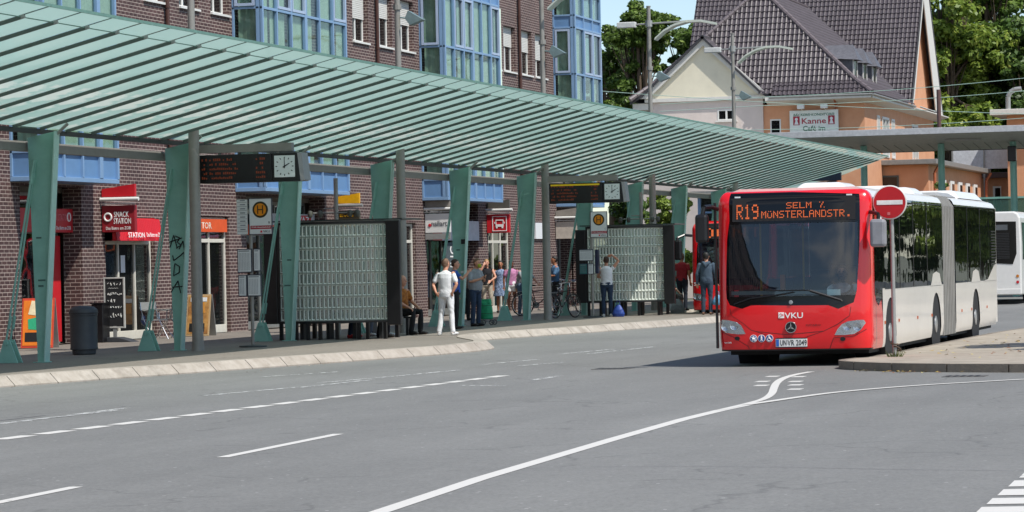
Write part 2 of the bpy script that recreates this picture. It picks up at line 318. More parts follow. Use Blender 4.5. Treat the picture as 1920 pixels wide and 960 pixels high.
def txt(s, c, right, up, w, h, mat, parent, name='lettering', W=True, extr=0.002, shear=0.0, fixw=True):
    """lettering as mesh, fitted to width w and height h, centred on c, lying in the plane right/up"""
    cu = bpy.data.curves.new('t', 'FONT'); cu.body = s; cu.size = 1; cu.resolution_u = 2; cu.shear = shear; cu.offset = 0.012
    to = bpy.data.objects.new('t', cu); COL.objects.link(to)
    dg = bpy.context.evaluated_depsgraph_get(); me = bpy.data.meshes.new_from_object(to.evaluated_get(dg))
    bpy.data.objects.remove(to); bpy.data.curves.remove(cu)
    co = np.empty(len(me.vertices) * 3); me.vertices.foreach_get('co', co); co = co.reshape(-1, 3)
    mn = co.min(0); mx_ = co.max(0); sx = w / max(1e-6, mx_[0] - mn[0]); sy = h / max(1e-6, mx_[1] - mn[1])
    r = np.array(Vector(right).normalized()); u = np.array(Vector(up).normalized()); off = np.array(rootloc(parent)) if W else np.zeros(3)
    mid = (mn + mx_) / 2
    q = np.array(c) - off + (co[:, 0:1] - mid[0]) * sx * r + (co[:, 1:2] - mid[1]) * sy * u
    me.vertices.foreach_set('co', q.reshape(-1)); me.materials.clear(); me.materials.append(mat); me.update()
    o = bpy.data.objects.new(name, me); COL.objects.link(o); o.parent = parent
    return o
FONT = {'R': '1111010001100011111010100100101000 1', '1': '0010001100001000010000100001000111 0'}
GL = {'R': ["11110", "10001", "10001", "11110", "10100", "10010", "10001"], '1': ["00100", "01100", "00100", "00100", "00100", "00100", "01110"],
      '9': ["01110", "10001", "10001", "01111", "00001", "00001", "01110"], 'S': ["01111", "10000", "10000", "01110", "00001", "00001", "11110"],
      'E': ["11111", "10000", "10000", "11110", "10000", "10000", "11111"], 'L': ["10000", "10000", "10000", "10000", "10000", "10000", "11111"],
      'M': ["10001", "11011", "10101", "10101", "10001", "10001", "10001"], '%': ["10010", "00010", "00100", "00100", "01000", "01000", "01001"],
      'U': ["01010", "00000", "10001", "10001", "10001", "10001", "01110"], 'N': ["10001", "11001", "10101", "10101", "10011", "10001", "10001"],
      'T': ["11111", "00100", "00100", "00100", "00100", "00100", "00100"], 'A': ["01110", "10001", "10001", "11111", "10001", "10001", "10001"],
      'D': ["11110", "10001", "10001", "10001", "10001", "10001", "11110"], '.': ["00000", "00000", "00000", "00000", "00000", "00110", "00110"],
      'O': ["01110", "10001", "10001", "10001", "10001", "10001", "01110"], ' ': ["00000"] * 7}
def dots(b, s, x0, x1, z0, z1, y, fill=0.82):
    cols = len(s) * 6 - 1; dx = (x1 - x0) / cols; dz = (z1 - z0) / 7
    for k, ch in enumerate(s):
        for r_, row in enumerate(GL[ch]):
            for c_, bit in enumerate(row):
                if bit == '1':
                    cx = x0 + (k * 6 + c_ + 0.5) * dx; cz = z1 - (r_ + 0.5) * dz
                    b.add([(cx - dx * fill / 2, y, cz - dz * fill / 2), (cx + dx * fill / 2, y, cz - dz * fill / 2), (cx + dx * fill / 2, y, cz + dz * fill / 2), (cx - dx * fill / 2, y, cz + dz * fill / 2)], [(0, 1, 2, 3)])
# ================================================================== materials used widely
asphalt = Masphalt('asphalt', '#737370'); paving = Masphalt('paving', '#7a736a', False, 5.0)
island_m = M('island_paving', '#a39a8c', 0.85, var=0.10, scale=3, bump=0.3, bscale=40, col2='#8d8578', dirt=0.25)
kerbstone = M('kerbstone', '#aaa298', 0.85, var=0.1, scale=4, bump=0.3, col2='#978e83', dirt=0.55)
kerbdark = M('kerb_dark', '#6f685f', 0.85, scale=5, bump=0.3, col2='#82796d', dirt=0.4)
brick = Mbrick('brown_brick', '#422d2c', '#573e3b', '#a4968d', 0.25, 0.0833, 0.0088)
blue = M('blue_paint', '#7a9abb', 0.4, var=0.05, scale=2); blued = M('blue_panel', '#6389b2', 0.45, var=0.06, scale=2)
white = M('white_paint', '#d9d9d4', 0.5, var=0.04); offw = M('cream_frame', '#cfccc0', 0.5, var=0.05)
green = M('green_paint', '#86b8aa', 0.42, var=0.07, scale=2, col2='#78a89b', bump=0.05, dirt=0.12)
green_sunlit = M('green_flange_sunlit', '#a5cabf', 0.4, var=0.05, dirt=0.1)  # same green made paler: sunlight on the flange put into its colour
grey = M('grey_steel', '#8b8983', 0.45, var=0.07, metal=0.15, dirt=0.1); beamm = M('beam_steel', '#83807a', 0.5, var=0.06, dirt=0.15)
galv = M('galvanised', '#9a9b98', 0.42, metal=0.35, var=0.08); dark = M('dark_void', '#16171a', 0.7)
black = M('black_frame', '#141416', 0.35, var=0.2); rubber = M('rubber', '#1a1a1b', 0.8)
wglass = Mglass('window_glass', (0.85, 0.92, 0.88), 0.88, (0.015, 0.02, 0.02), 0.02, 1.33)
sglass = Mglass('shop_glass', (0.45, 0.48, 0.47), 0.6, (0.02, 0.022, 0.022), 0.02, 1.55)
signr = M('sign_red', '#c3202a', 0.4, var=0.05); signrd = M('sign_red_dark', '#8f1c25', 0.5, var=0.06); orange = M('sign_orange', '#d9541e', 0.45, var=0.06)
paperm = M('paper', '#dcdfe0', 0.6, var=0.03); navy = M('navy', '#1c2340', 0.4); printm = M('print_grey', '#7d8288', 0.7); yellow = M('sign_yellow', '#e2a70c', 0.45)
casem = M('casement_paint', '#a3b4cc', .4, var=.04); cgrey = M('curtain', '#cfdfd0', 0.9, var=0.12, scale=3); shutter = M('shutter', '#d3d2cc', 0.55, var=0.04)
chrome = M('chrome', '#c9ccd0', 0.15, metal=1.0, var=0.03)
# ================================================================== ground, road, pavement
def plane(name, pts, z, mat, kind='structure'):
    b = B(); b.add([(x, y, z) for x, y in pts], [tuple(range(len(pts)))]); o = b.build(name, mat, None); o['kind'] = kind; return o
plane('ground', [(-1500, -300), (1500, -300), (1500, 2500), (-1500, 2500)], -0.02, M('far_ground', '#6f6d62', 0.9, scale=0.2, col2='#63674f'))
plane('road', [(-60, -20), (60, -20), (60, 133), (-60, 133)], 0.0, asphalt)
K = [(-23.2, 12), (-22.4, 30), (-21.4, 39), (-20.9, 42), (-20.31, 44.8), (-19.75, 47.6), (-18.73, 52.4), (-18.05, 55.6), (-17.54, 58), (-17.3, 60), (-17.28, 61.6), (-17.55, 63), (-18.2, 64.6), (-19.0, 66.5), (-19.5, 68.6), (-19.55, 70.2), (-19.16, 72.4), (-18.62, 75.4),
     (-18.18, 78.8), (-17.8, 81.9), (-17.46, 84.65), (-17.25, 86.6), (-17.3, 88), (-17.8, 89.6), (-18.8, 91.4), (-20.2, 93.5), (-20.8, 95.5), (-20.8, 98), (-20, 104), (-19.2, 112), (-19.4, 118), (-21, 122)]
def resample(P, step):
    out = [P[0]]; acc = 0
    for a, b in zip(P[:-1], P[1:]):
        L_ = math.dist(a, b); t = step - acc
        while t < L_: out.append((a[0] + (b[0] - a[0]) * t / L_, a[1] + (b[1] - a[1]) * t / L_)); t += step
        acc = L_ - (t - step)
    return out
def smooth(P, n=2):
    for _ in range(n):
        Q = [P[0]]
        for a, b in zip(P[:-1], P[1:]):
            Q += [(a[0] * .75 + b[0] * .25, a[1] * .75 + b[1] * .25), (a[0] * .25 + b[0] * .75, a[1] * .25 + b[1] * .75)]
        P = Q + [P[-1]]
    return P
def normals(P, side):
    out = []
    for i in range(len(P)):
        a = Vector(P[max(0, i - 1)]); b = Vector(P[min(len(P) - 1, i + 1)]); d = (b - a).normalized(); out.append(Vector((d.y, -d.x)) * side)
    return out
def kerb(name, P, h, w_, slope, mat, side, stone=1.0):
    """kerb stones along P, w_ wide on the pavement side, sloped face, open joints"""
    P = resample(P, stone / 4); N_ = normals(P, -side); b = B()
    for i in range(len(P) - 1):
        g = 0.022 / stone * 4
        for k in (0,):
            a = Vector(P[i]); c = Vector(P[i + 1]); na, nc = N_[i], N_[i + 1]
            if i % 4 == 0: a = a.lerp(c, g)
            j = random.uniform(-.003, .003) if i % 4 == 0 else j
            pr = [(0, -0.05), (0, 0.02), (slope, h - 0.02), (slope + 0.02, h + j), (w_, h + j), (w_, -0.05)]
            A = [(a.x + na.x * o_, a.y + na.y * o_, z) for o_, z in pr]; C = [(c.x + nc.x * o_, c.y + nc.y * o_, z) for o_, z in pr]; n = len(pr)
            b.add(A + C, [(q, (q + 1) % n, n + (q + 1) % n, n + q) for q in range(n)] + [tuple(range(n)), tuple(range(n, 2 * n))[::-1]])
    return b.build(name, mat)
Ks = smooth(K)
kb = kerb('kerb', Ks, 0.165, 0.42, 0.13, kerbstone, 1, 1.15); kb['kind'] = 'structure'
pave_in = [(p[0] + n.x * 0.40, p[1] + n.y * 0.40) for p, n in zip(Ks, normals(Ks, -1))]
pv = B(); ring_ = pave_in + [(-60, 122), (-60, 12)]
tri = tessellate_polygon([[Vector((x, y, 0)) for x, y in ring_]]); pv.add([(x, y, 0.15) for x, y in ring_], [tuple(t) for t in tri])
po = pv.build('pavement', paving); po['kind'] = 'structure'
# island on the right with dark kerb face
IK = smooth([(-5.6, 110), (-6.2, 90), (-6.8, 78), (-7.35, 69), (-7.62, 62), (-7.68, 55), (-7.72, 51.5), (-7.95, 49.9), (-8.08, 49.1), (-7.85, 48.35), (-7.3, 47.7), (-6.85, 47.25), (-6.0, 46.8), (-5.0, 46.42), (-3, 45.9), (0, 45.2), (12, 43.5)])
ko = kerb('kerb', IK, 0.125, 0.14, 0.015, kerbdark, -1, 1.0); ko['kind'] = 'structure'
ii = [(p[0] + n.x * 0.135, p[1] + n.y * 0.135) for p, n in zip(IK, normals(IK, 1))]
ib = B(); rg = ii + [(12, 110)]; tri = tessellate_polygon([[Vector((x, y, 0)) for x, y in rg]]); ib.add([(x, y, 0.122) for x, y in rg], [tuple(t) for t in tri])
io = ib.build('traffic_island_paving', island_m); io['kind'] = 'structure'
# ------------------------------------------------------------------ markings
paint = Mworn('road_paint', '#c6c4be', '#777', 0.62); worn = Mworn('worn_road_paint', '#b9bab7', '#777', 0.46); seam = M('tar_seam', '#5d5d60', 0.9)
def strip(b, P, w0, w1=None, z=0.004):
    w1 = w1 or w0; n = len(P); N_ = normals(P, 1)
    L_ = [(p[0] + q.x * (w0 + (w1 - w0) * i / (n - 1)) / 2, p[1] + q.y * (w0 + (w1 - w0) * i / (n - 1)) / 2, z) for i, (p, q) in enumerate(zip(P, N_))]
    Rr = [(p[0] - q.x * (w0 + (w1 - w0) * i / (n - 1)) / 2, p[1] - q.y * (w0 + (w1 - w0) * i / (n - 1)) / 2, z) for i, (p, q) in enumerate(zip(P, N_))]
    b.add(L_ + Rr, [(i, n + i, n + i + 1, i + 1) for i in range(n - 1)])
g2 = lambda *p: [gz(*q)[:2] for q in p]
mk = B()
strip(mk, [(-6.72, 12)] + g2((714, 960), (900, 898), (1150, 824), (1280, 787), (1350, 770), (1402, 759)), 0.15)
strip(mk, smooth(g2((1350, 769.5), (1400, 758), (1434, 749), (1448, 739), (1451, 729), (1456, 718), (1470, 709), (1495, 702), (1522, 697.5))), 0.09, 0.12, 0.006)
strip(mk, smooth(g2((1400, 759.5), (1440, 754), (1500, 745), (1560, 737), (1640, 729.5), (1740, 722), (1830, 717), (1925, 711.5), (2100, 703))), 0.13, z=0.008)
for y0, y1 in ((12.4, 16.2), (20.0, 23.85), (27.56, 31.34)): strip(mk, [(-10.1 - (y0 - 22) * .036, y0), (-10.1 - (y1 - 22) * .036, y1)], 0.12)
y = 26.0
while y < 46.7:
    t = (y - 30.66) / 16.2; x = -13.95 + 0.84 * t; strip(mk, [(x, y), (x + .03, y + 0.73)], 0.21); y += 0.94
for px, py in ((1498, 706.5), (1492, 715.5), (1492, 722), (1491.5, 730)): q = gz(px, py); mk.box(q[0] - .085, q[0] + .085, q[1] - .17, q[1] + .17, 0.001, 0.004)
for px, py in ((1449, 706), (1430, 715.5), (1428, 723)): q = gz(px, py); mk.box(q[0] - .085, q[0] + .085, q[1] - .17, q[1] + .17, 0.001, 0.004)
for k in range(-2, 8):   # hatched bars at the right
    p_ = gz(1829 + 20.5 * k, 963 - 16.6 * k); q_ = gz(1829 + 20.5 * k + 12, 963 - 16.6 * k - 11.5)
    mk.add([(p_[0], p_[1], .004), (p_[0] + 2.6, p_[1] + .55, .004), (q_[0] + 2.6, q_[1] + .55, .004), (q_[0], q_[1], .004)], [(0, 1, 2, 3)])
mo = mk.build('road_markings', paint); mo['kind'] = 'structure'
wk = B()
strip(wk, g2((0, 795), (110, 782)), 0.14); strip(wk, g2((130, 779), (240, 765)), 0.14); strip(wk, g2((95, 784), (225, 770)), 0.1, z=.007)
y = 37.0
for a, c in (((385, 742), (560, 726)), ((560, 727), (700, 712)), ((600, 718), (760, 704)), ((760, 704), (860, 694)), ((490, 707), (640, 697)), ((860, 723), (945, 724)), ((905, 684), (1010, 674)), ((1050, 664), (1150, 655)), ((1100, 664), (1230, 650)), ((975, 686), (1060, 679)), ((1000, 713), (1050, 705))):
    strip(wk, g2(a, c), 0.13)
wo_ = wk.build('worn_road_markings', worn); wo_['kind'] = 'structure'
sb = B(); strip(sb, g2((1110, 876), (1300, 874.5), (1500, 877), (1700, 881), (1925, 883)), 0.012, z=0.003)
strip(sb, g2((0, 789), (86, 779)), 0.03, z=0.003)
so_ = sb.build('road_seams', seam); so_['kind'] = 'structure'
def drain(px, py, wd, lab):
    q = gz(px, py); e = empty('drain_cover', (q[0], q[1], 0), lab, 'drain cover')
    b = B(); b.box(-wd / 2, wd / 2, -.28, .28, 0.001, 0.006); b.build('cover', M('iron', '#55534f', 0.7), e)
    b = B()
    for k in range(5): b.box(-wd / 2 + .05 + k * (wd - .1) / 5, -wd / 2 + .05 + k * (wd - .1) / 5 + .05, -.2, .2, 0.006, 0.0085)
    b.build('slots', dark, e)
drain(1150, 691.5, .6, 'round iron drain cover in the asphalt left of the red bus'); drain(1810, 705.5, .6, 'iron drain cover in the asphalt in front of the kerb island')
def debris(name, label, cat, spots, cols, n, size, z):
    b = B()
    for k in range(n):
        x, y, sx, sy = random.choice(spots); x += random.gauss(0, sx); y += random.gauss(0, sy); s_ = size * random.uniform(.5, 1.4); a = random.uniform(0, 6.28)
        b.mi = random.randrange(len(cols)); h = z + random.uniform(.002, .02)
        b.add([(x + s_ * math.cos(a + q * 1.57) * (1 if q % 2 else .6), y + s_ * math.sin(a + q * 1.57) * (1 if q % 2 else .6), h + (.012 if q == 1 else 0)) for q in range(4)], [(0, 1, 2, 3)])
    o = b.build(name, cols); tag(o, label, cat, kind='stuff')
leafm = [M('dry_leaf', '#a88a3e', 0.8), M('dry_leaf_pale', '#b9ab70', 0.8), M('dry_leaf_brown', '#7a5030', 0.8)]
debris('fallen_leaves', 'dry yellow leaves scattered on the island paving and along its dark kerb', 'leaves', [(-6.9, 47.0, .25, .1), (-7.4, 47.5, .2, .1), (-6.2, 46.6, .4, .08)] , leafm, 60, .035, .0)
debris('fallen_leaves', 'dry leaves lying on top of the traffic island in front of the bus', 'leaves', [(-6.6, 56, .5, 2.5), (-6.2, 62, .4, 2), (-5.9, 52, .6, 1.5)], leafm, 110, .05, .123)
debris('litter', 'pale crumbs of litter in the gutter below the near kerb', 'litter', [(-20.1, 45.9, .06, .8), (-18.2, 55.4, .06, 2)], [M('crumb', '#c9b98f', .8), leafm[2]], 50, .02, .0)
# ================================================================== brick building
BX = -28.0; FX = -27.2
bld = empty('brick_building', (BX, 62, 0), 'long brown brick building with blue bay windows above a row of small shops', 'building')
OP = [(62.98, 66.3, 0.15, 3.62), (67.65, 70.68, 0.15, 2.98), (73.4, 75.73, 0.15, 3.05), (77.0, 83.3, 0.15, 3.62), (84.3, 87.0, .15, 3.0), (89.6, 91.8, 0.15, 3.0), (92.93, 98.68, 0.15, 3.62), (99.82, 102.64, 0.15, 2.95), (108.8, 112.6, 0.15, 3.62)]
WIN = []
for zz in (5.22, 8.12, 11.02):
    for a in (86.11, 88.4, 90.58): WIN.append((a, a + 1.45, zz, zz + 1.5))
    for a in (70.3, 72.6, 74.75): WIN.append((a, a + 1.3, zz, zz + 1.5))
    for a in (100.3, 102.2, 104.36, 106.3): WIN.append((a, a + 1.5, zz, zz + 1.5))
    for a in (56, 58.3): WIN.append((a, a + 1.3, zz, zz + 1.5))
b = B(); gridwall(b, 'x', BX, BX - .45, 46, 112.9, 0.1, 14.5, OP + WIN)
b.box(-40, BX - .4, 112.6, 112.9, 0.1, 14.5); b.box(-40, BX - .4, 46, 46.3, .1, 14.5); b.box(-40.3, -40, 46, 112.9, .1, 14.5)
b.build('wall', brick, bld, W=True)
b = B(); b.box(-40, BX + .25, 45.8, 113.1, 14.5, 14.8); b.build('roof', M('roof_felt', '#4c4c4c', .9), bld, W=True)
b = B(); b.box(-40, BX - 1.9, 46.3, 112.5, 3.66, 3.7); b.box(-31.4, -31.3, 46.3, 112.5, .15, 3.66)
for y in (67.0, 71.7, 76.3, 83.8, 88.3, 92.4, 99.2, 105.5): b.box(-31.3, BX - .46, y, y + .12, .15, 3.66)
b.box(-31.3, BX - .46, 46.3, 112.5, 3.5, 3.62)
b.build('interior_walls', M('shop_interior', '#77716a', .9), bld, W=True)
b = B(); b.box(-29.6, -29.5, 46.3, 112.5, 3.72, 14.4); b.build('inner_partition', M('room', '#6d6b66', .9), bld, W=True)
b = B(); b.box(BX - .45, BX - .02, 46, 112.9, 14.3, 14.49); 
def window(y0, y1, z0, z1, shut):
    xr = BX - .16
    f = B(); t = .07
    f.box(xr - .06, xr, y0, y0 + t, z0, z1); f.box(xr - .06, xr, y1 - t, y1, z0, z1); f.box(xr - .06, xr, y0 + t, y1 - t, z0, z0 + t); f.box(xr - .06, xr, y0 + t, y1 - t, z1 - t, z1)
    f.box(xr - .055, xr - .004, (y0 + y1) / 2 - .04, (y0 + y1) / 2 + .04, z0 + t, z1 - t)
    w_ = f.build('window', white, bld, W=True, bevel=.006)
    g = B(); g.box(xr - .04, xr - .03, y0 + t, y1 - t, z0 + t, z1 - t); g.build('glass', sglass, w_, W=True)
    s = B(); s.box(BX - .15, BX + .06, y0 - .03, y1 + .03, z0 - .05, z0 + .002); s.build('sill', white, w_, W=True)
    if shut > 0:
        s = B(); zt = z1; n = int(shut * (z1 - z0) / .055)
        for k in range(n): s.box(xr + .012, xr + .03, y0 + .03, y1 - .03, zt - .05, zt - .004); zt -= .055
        s.build('shutter', shutter, w_, W=True)
for i, (a, c, e, g) in enumerate(WIN): window(a, c, e, g, [0.55, 0.45, 0.5, 0.62, 0.8, 0.3][i % 6] if e > 8 else 0.3)
def bay(y0, y1, tall):
    """blue glazed bay: side cheek facing the camera and front facing the road"""
    zb = 3.78; root = B(); fr = B(); pn = B(); gl = B(); cu = B(); wf = B(); xw = BX; xf = FX
    n = max(2, round((y1 - y0) / 1.12)); dy = (y1 - y0) / n
    fr.box(xw, xf + .02, y0, y1, zb - .1, zb)
    rows = []; z = zb
    lev = [(3.78, 4.30, 'p'), (4.30, 5.05, 'g'), (5.05, 6.72, 'w'), (6.72, 7.15, 'p'), (7.15, 8.32, 'g'), (8.32, 9.95, 'w'), (9.95, 10.38, 'p'), (10.38, 11.2, 'g'), (11.2, 12.8, 'w'), (12.8, 13.3, 'p')]
    CS = []; PS = []
    for z0, z1, k in lev:
        if k == 'p': pn = B(); PS.append(pn)
        for i in range(n):
            a = y0 + i * dy; c = a + dy
            tgt = pn if k == 'p' else gl
            tgt.box(xf - .05, xf - .035, a, c, z0, z1)
            if k == 'w' and i % 4 in (1, 2):
                wf = B(); CS.append(wf)
                for q in ((a + .05, a + .12), (c - .12, c - .05)): wf.box(xf - .03, xf + .035, q[0], q[1], z0 + .05, z1 - .05)
                for q in ((z0 + .05, z0 + .12), (z1 - .12, z1 - .05)): wf.box(xf - .03, xf + .03, a + .12, c - .12, q[0], q[1])
        for ye in (y0, y1):
            s_ = .035 if ye == y0 else -.035
            (pn if k == 'p' else gl).box(xw, xf - .05, min(ye + s_, ye + s_ * 1.4), max(ye + s_, ye + s_ * 1.4), z0, z1)
            if k == 'w':
                e = ye - .02 if ye == y0 else ye; wf = B(); CS.append(wf)
                for q in ((xw + .08, xw + .15), (xf - .25, xf - .18)): wf.box(q[0], q[1], e, e + .04, z0 + .05, z1 - .05)
                for q in ((z0 + .05, z0 + .12), (z1 - .12, z1 - .05)): wf.box(xw + .15, xf - .25, e, e + .04, q[0], q[1])
        fr.box(xf - .06, xf + .02, y0, y1, z1 - .035, z1 + .035); fr.box(xw, xf - .06, y0, y0 + .06, z1 - .03, z1 + .03); fr.box(xw, xf - .06, y1 - .06, y1, z1 - .03, z1 + .03)
    for i in range(n + 1):
        a = y0 + i * dy; wd = .09 if (i in (0, n) or i % 3 == 0) else .03
        fr.box(xf - .07, xf + .03, max(y0, a - wd), min(y1, a + wd), zb, 13.3)
    for ye in (y0, y1): fr.box(xf - .16, xf - .07, ye if ye == y0 else ye - .08, ye + .08 if ye == y0 else ye, zb, 13.3); fr.box(xw, xw + .06, ye if ye == y0 else ye - .08, ye + .08 if ye == y0 else ye, zb, 13.3)
    # curtains behind the glass
    yy = y0 + .15
    while yy < y1 - .2:
        w_ = random.choice([.5, .8, 1.1]);
        if random.random() < .93:
            for z0, z1 in ((4.3, 6.7), (7.15, 9.93), (10.4, 12.75)):
                m_ = int(w_ / .07)
                for q in range(m_):
                    ya = yy + q * .07; xa = xf - .11 + .03 * (q % 2); xb = xf - .11 + .03 * ((q + 1) % 2)
                    cu.add([(xa, ya, z0), (xb, ya + .07, z0), (xb, ya + .07, z1), (xa, ya, z1)], [(0, 1, 2, 3)])
        yy += w_ + random.choice([.0, .25, .5])
    for z0, z1 in ((4.3, 6.7), (7.15, 9.93), (10.4, 12.75)):
        for q in range(6):
            xa = xw + .12 + q * .1; cu.add([(xa, y0 + .16 + .03 * (q % 2), z0), (xa + .1, y0 + .16 + .03 * ((q + 1) % 2), z0), (xa + .1, y0 + .16 + .03 * ((q + 1) % 2), z1), (xa, y0 + .16 + .03 * (q % 2), z1)], [(0, 1, 2, 3)])
    fo = fr.build('bay_window', blue, bld, W=True, bevel=.008)
    [q.build('spandrel_panel', blued, fo, W=True) for q in PS]; [q.build('casement', casem, fo, W=True) for q in CS]; gl.build('glass', wglass, fo, W=True); pass; cu.build('curtain', cgrey, fo, W=True)
    b = B(); b.box(xw + .01, xf - .01, y0 + .02, y1 - .02, 13.3, 13.4); b.build('bay_roof', galv, fo, W=True)
for a, c in ((62.5, 66.57), (76.25, 83.05), (92.55, 98.78), (108.75, 112.6)): bay(a, c, True)
for y in (71.6, 88.17, 104.0):
    b = B(); b.tube((BX + .08, y, 3.0), (BX + .08, y, 14.4), .055)
    for z in (4, 6, 8, 10, 12): b.tube((BX + .08, y, z), (BX + .08, y, z + .05), .07)
    b.build('downpipe', M('brown_pipe', '#4b2f27', .5), bld, W=True)
# shop fronts
def front(y0, y1, ztop, frame, n=2, deep=.32, trans=2.45, base=.2, col=None):
    x = BX - deep; f = B(); t = .07
    ys = [y0 + (y1 - y0) * i / n for i in range(n + 1)]
    for i, yv in enumerate(ys): f.box(x - .04, x + .04, yv - t / 2 if 0 < i < n else (yv if i == 0 else yv - t), yv + t / 2 if 0 < i < n else (yv + t if i == 0 else yv), .152, ztop)
    for z0, z1 in ((.152, .152 + base), (trans, trans + .09), (ztop - .08, ztop)):
        for i in range(n): f.box(x - .036, x + .036, ys[i] + t, ys[i + 1] - t, z0, z1) if n == 1 else f.box(x - .036, x + .036, ys[i] + (t if i == 0 else t / 2), ys[i + 1] - (t if i == n - 1 else t / 2), z0, z1)
    o = f.build('shop_front', frame, bld, W=True, bevel=.006)
    g = B(); g.box(x - .01, x, y0 + .02, y1 - .02, .3, ztop - .04); g.build('glass', sglass, o, W=True)
    return o
grf = M('grey_frame', '#8d8f8c', .4, metal=.3)
f1 = front(63.0, 66.28, 3.5, grf, 3, .6, 2.6); f2 = front(67.67, 70.66, 2.96, offw, 3, .14, 2.35); f3 = front(73.42, 75.71, 3.03, offw, 2, .14, 2.4)
f4 = front(77.02, 83.28, 3.5, grf, 5, .6, 2.6); front(84.32, 86.98, 2.98, grf, 2, .4); f5 = front(89.62, 91.78, 2.98, offw, 2, .14, 2.4); f6 = front(92.95, 98.66, 3.5, grf, 5, .6, 2.6); f7 = front(99.84, 102.62, 2.93, offw, 3, .14, 2.4); front(108.82, 112.58, 3.5, grf, 4, .9, 2.6)
b = B(); b.box(BX - .54, BX - .42, 65.6, 66.05, .2, 2.55); b.build('red_door_panel', signr, f1, W=True)
b = B()
for y, z in ((69.4, .4), (69.9, .4)): b.box(BX - .22, BX - .19, y - .22, y + .22, z, z + 1.0)
b.build('window_poster', M('poster_tan', '#b08a52', .6, scale=8, col2='#6e5234', var=.3), f2, W=True)
b = B(); b.box(BX - .13, BX - .12, 68.85, 69.1, 1.7, 2.1); b.build('window_notice', paperm, f2, W=True)
# ------------------------------------------------------------------ shop signs
def projecting(y, z0, z1, w_, mat, label, cat='sign', top=None, lampcol=white):
    """sign box standing out from the wall, facing along the pavement, with a lamp rail and a slanted cap above"""
    e = empty('projecting_sign', (BX, y, z0), label, cat)
    b = B(); b.box(BX + .02, BX + w_, y - .07, y + .07, z0, z1); b.build('sign_face', mat, e, W=True, bevel=.01)
    b = B(); b.tube((BX + .01, y - .12, z1 + .14), (BX + w_ + .12, y - .12, z1 + .14), .045); b.tube((BX + .01, y - .1, z1 + .045), (BX + w_, y - .1, z1 + .045), .012); b.build('lamp_rail', lampcol, e, W=True, smooth=True)
    b = B(); b.prism([(BX + .02, y - .05, z1 + .2), (BX + w_, y - .05, z1 + .2), (BX + w_, y - .05, z1 + .48), (BX + .02, y - .05, z1 + .38)], (0, .1, 0)); b.build('cap_panel', top or mat, e, W=True)
    return e
Rx = (1, 0, 0); Uz = (0, 0, 1); Ry = (0, 1, 0)
s = projecting(67.5, 2.62, 3.22, .82, signrd, 'dark red projecting sign with white snack bar lettering above the chalkboard', 'sign', signr)
wl = M('lettering_white', '#eeeeea', .5, var=.02)
txt('SNACK', (BX + .50, 67.42, 3.02), Rx, Uz, .36, .13, wl, s); txt('STATION', (BX + .52, 67.42, 2.87), Rx, Uz, .42, .13, wl, s); txt('Das Bistro am ZOB', (BX + .42, 67.42, 2.71), Rx, Uz, .6, .07, wl, s)
b = B(); b.ring((BX + .17, 67.425, 2.96), (0, 1, 0), .085, .02); b.build('emblem', wl, s, W=True)
aw = empty('shop_awning', (BX, 69, 2.5), 'bright red shop awning band with white lettering above the glass door', 'sign')
b = B()
n = 26
for i in range(n):
    ya = 67.6 + i * (70.4 - 67.6) / n; yb = ya + (70.4 - 67.6) / n
    for q in (0, 1):
        yc = ya + (yb - ya) * q / 2; yd = yc + (yb - ya) / 2; o0 = .02 * (q == 0); o1 = .02 * (q == 1)
        b.add([(BX + .30 + o0, yc, 2.43), (BX + .30 + o1, yd, 2.43), (BX + .22 + o1, yd, 2.93), (BX + .22 + o0, yc, 2.93)], [(0, 1, 2, 3)])
b.prism([(BX + .02, 67.6, 2.43), (BX + .30, 67.6, 2.43), (BX + .22, 67.6, 2.93), (BX + .02, 67.6, 2.98)], (0, .01, 0)); b.prism([(BX + .02, 70.4, 2.43), (BX + .30, 70.4, 2.43), (BX + .22, 70.4, 2.93), (BX + .02, 70.4, 2.98)], (0, .01, 0)); b.prism([(BX + .02, 67.6, 2.43), (BX + .2, 67.6, 2.43), (BX + .2, 67.6, 2.93), (BX + .02, 67.6, 2.96)], (0, 2.78, 0))
b.build('awning', signr, aw, W=True)
txt('STATION', (BX + .345, 68.7, 2.56), Ry, (-.16, 0, 1), 1.0, .12, wl, aw); txt('Das Bistro am ZOB', (BX + .345, 69.8, 2.57), Ry, (-.16, 0, 1), .95, .1, wl, aw)
fs = empty('fascia_sign', (BX - .3, 64.5, 2.65), 'red fascia sign with white lettering over the leftmost shop door', 'sign')
b = B(); b.box(BX - .45, BX - .2, 63.0, 66.28, 2.62, 3.14); b.build('sign_face', signr, fs, W=True)
txt('SNACK STATION', (BX - .195, 65.5, 2.95), Ry, Uz, 1.1, .15, M('lettering_pink', '#d9737a', .5), fs); txt('Das Bistro am ZOB', (BX - .195, 65.75, 2.72), Ry, Uz, .8, .08, wl, fs)
b = B(); b.ring((BX - .193, 66.05, 2.96), (1, 0, 0), .09, .015); b.build('emblem', wl, fs, W=True)
for (y0, y1, z0, z1, m_, lab, tx, tw) in ((77.05, 80.0, 2.6, 2.86, orange, 'orange fascia sign with white letters behind the bus stop sign', 'EURO', 1.2), (73.5, 75.65, 2.66, 2.98, orange, 'orange window sign with pale letters over the white framed door', 'TOR', .7)):
    e = empty('fascia_sign', (BX, (y0 + y1) / 2, z0), lab, 'sign'); xq = BX + .05 if tx == 'EURO' else BX - .02
    b = B(); b.box(xq - .08, xq, y0, y1, z0, z1); b.build('sign_face', m_, e, W=True); txt(tx, (xq + .005, y0 + tw, (z0 + z1) / 2), Ry, Uz, tw, .16, M('lettering_cream', '#e9d9c4', .5), e)
e = empty('fascia_sign', (BX, 81.5, 2.8), 'small red newspaper sign with white letters on a white board above the left shelter', 'sign')
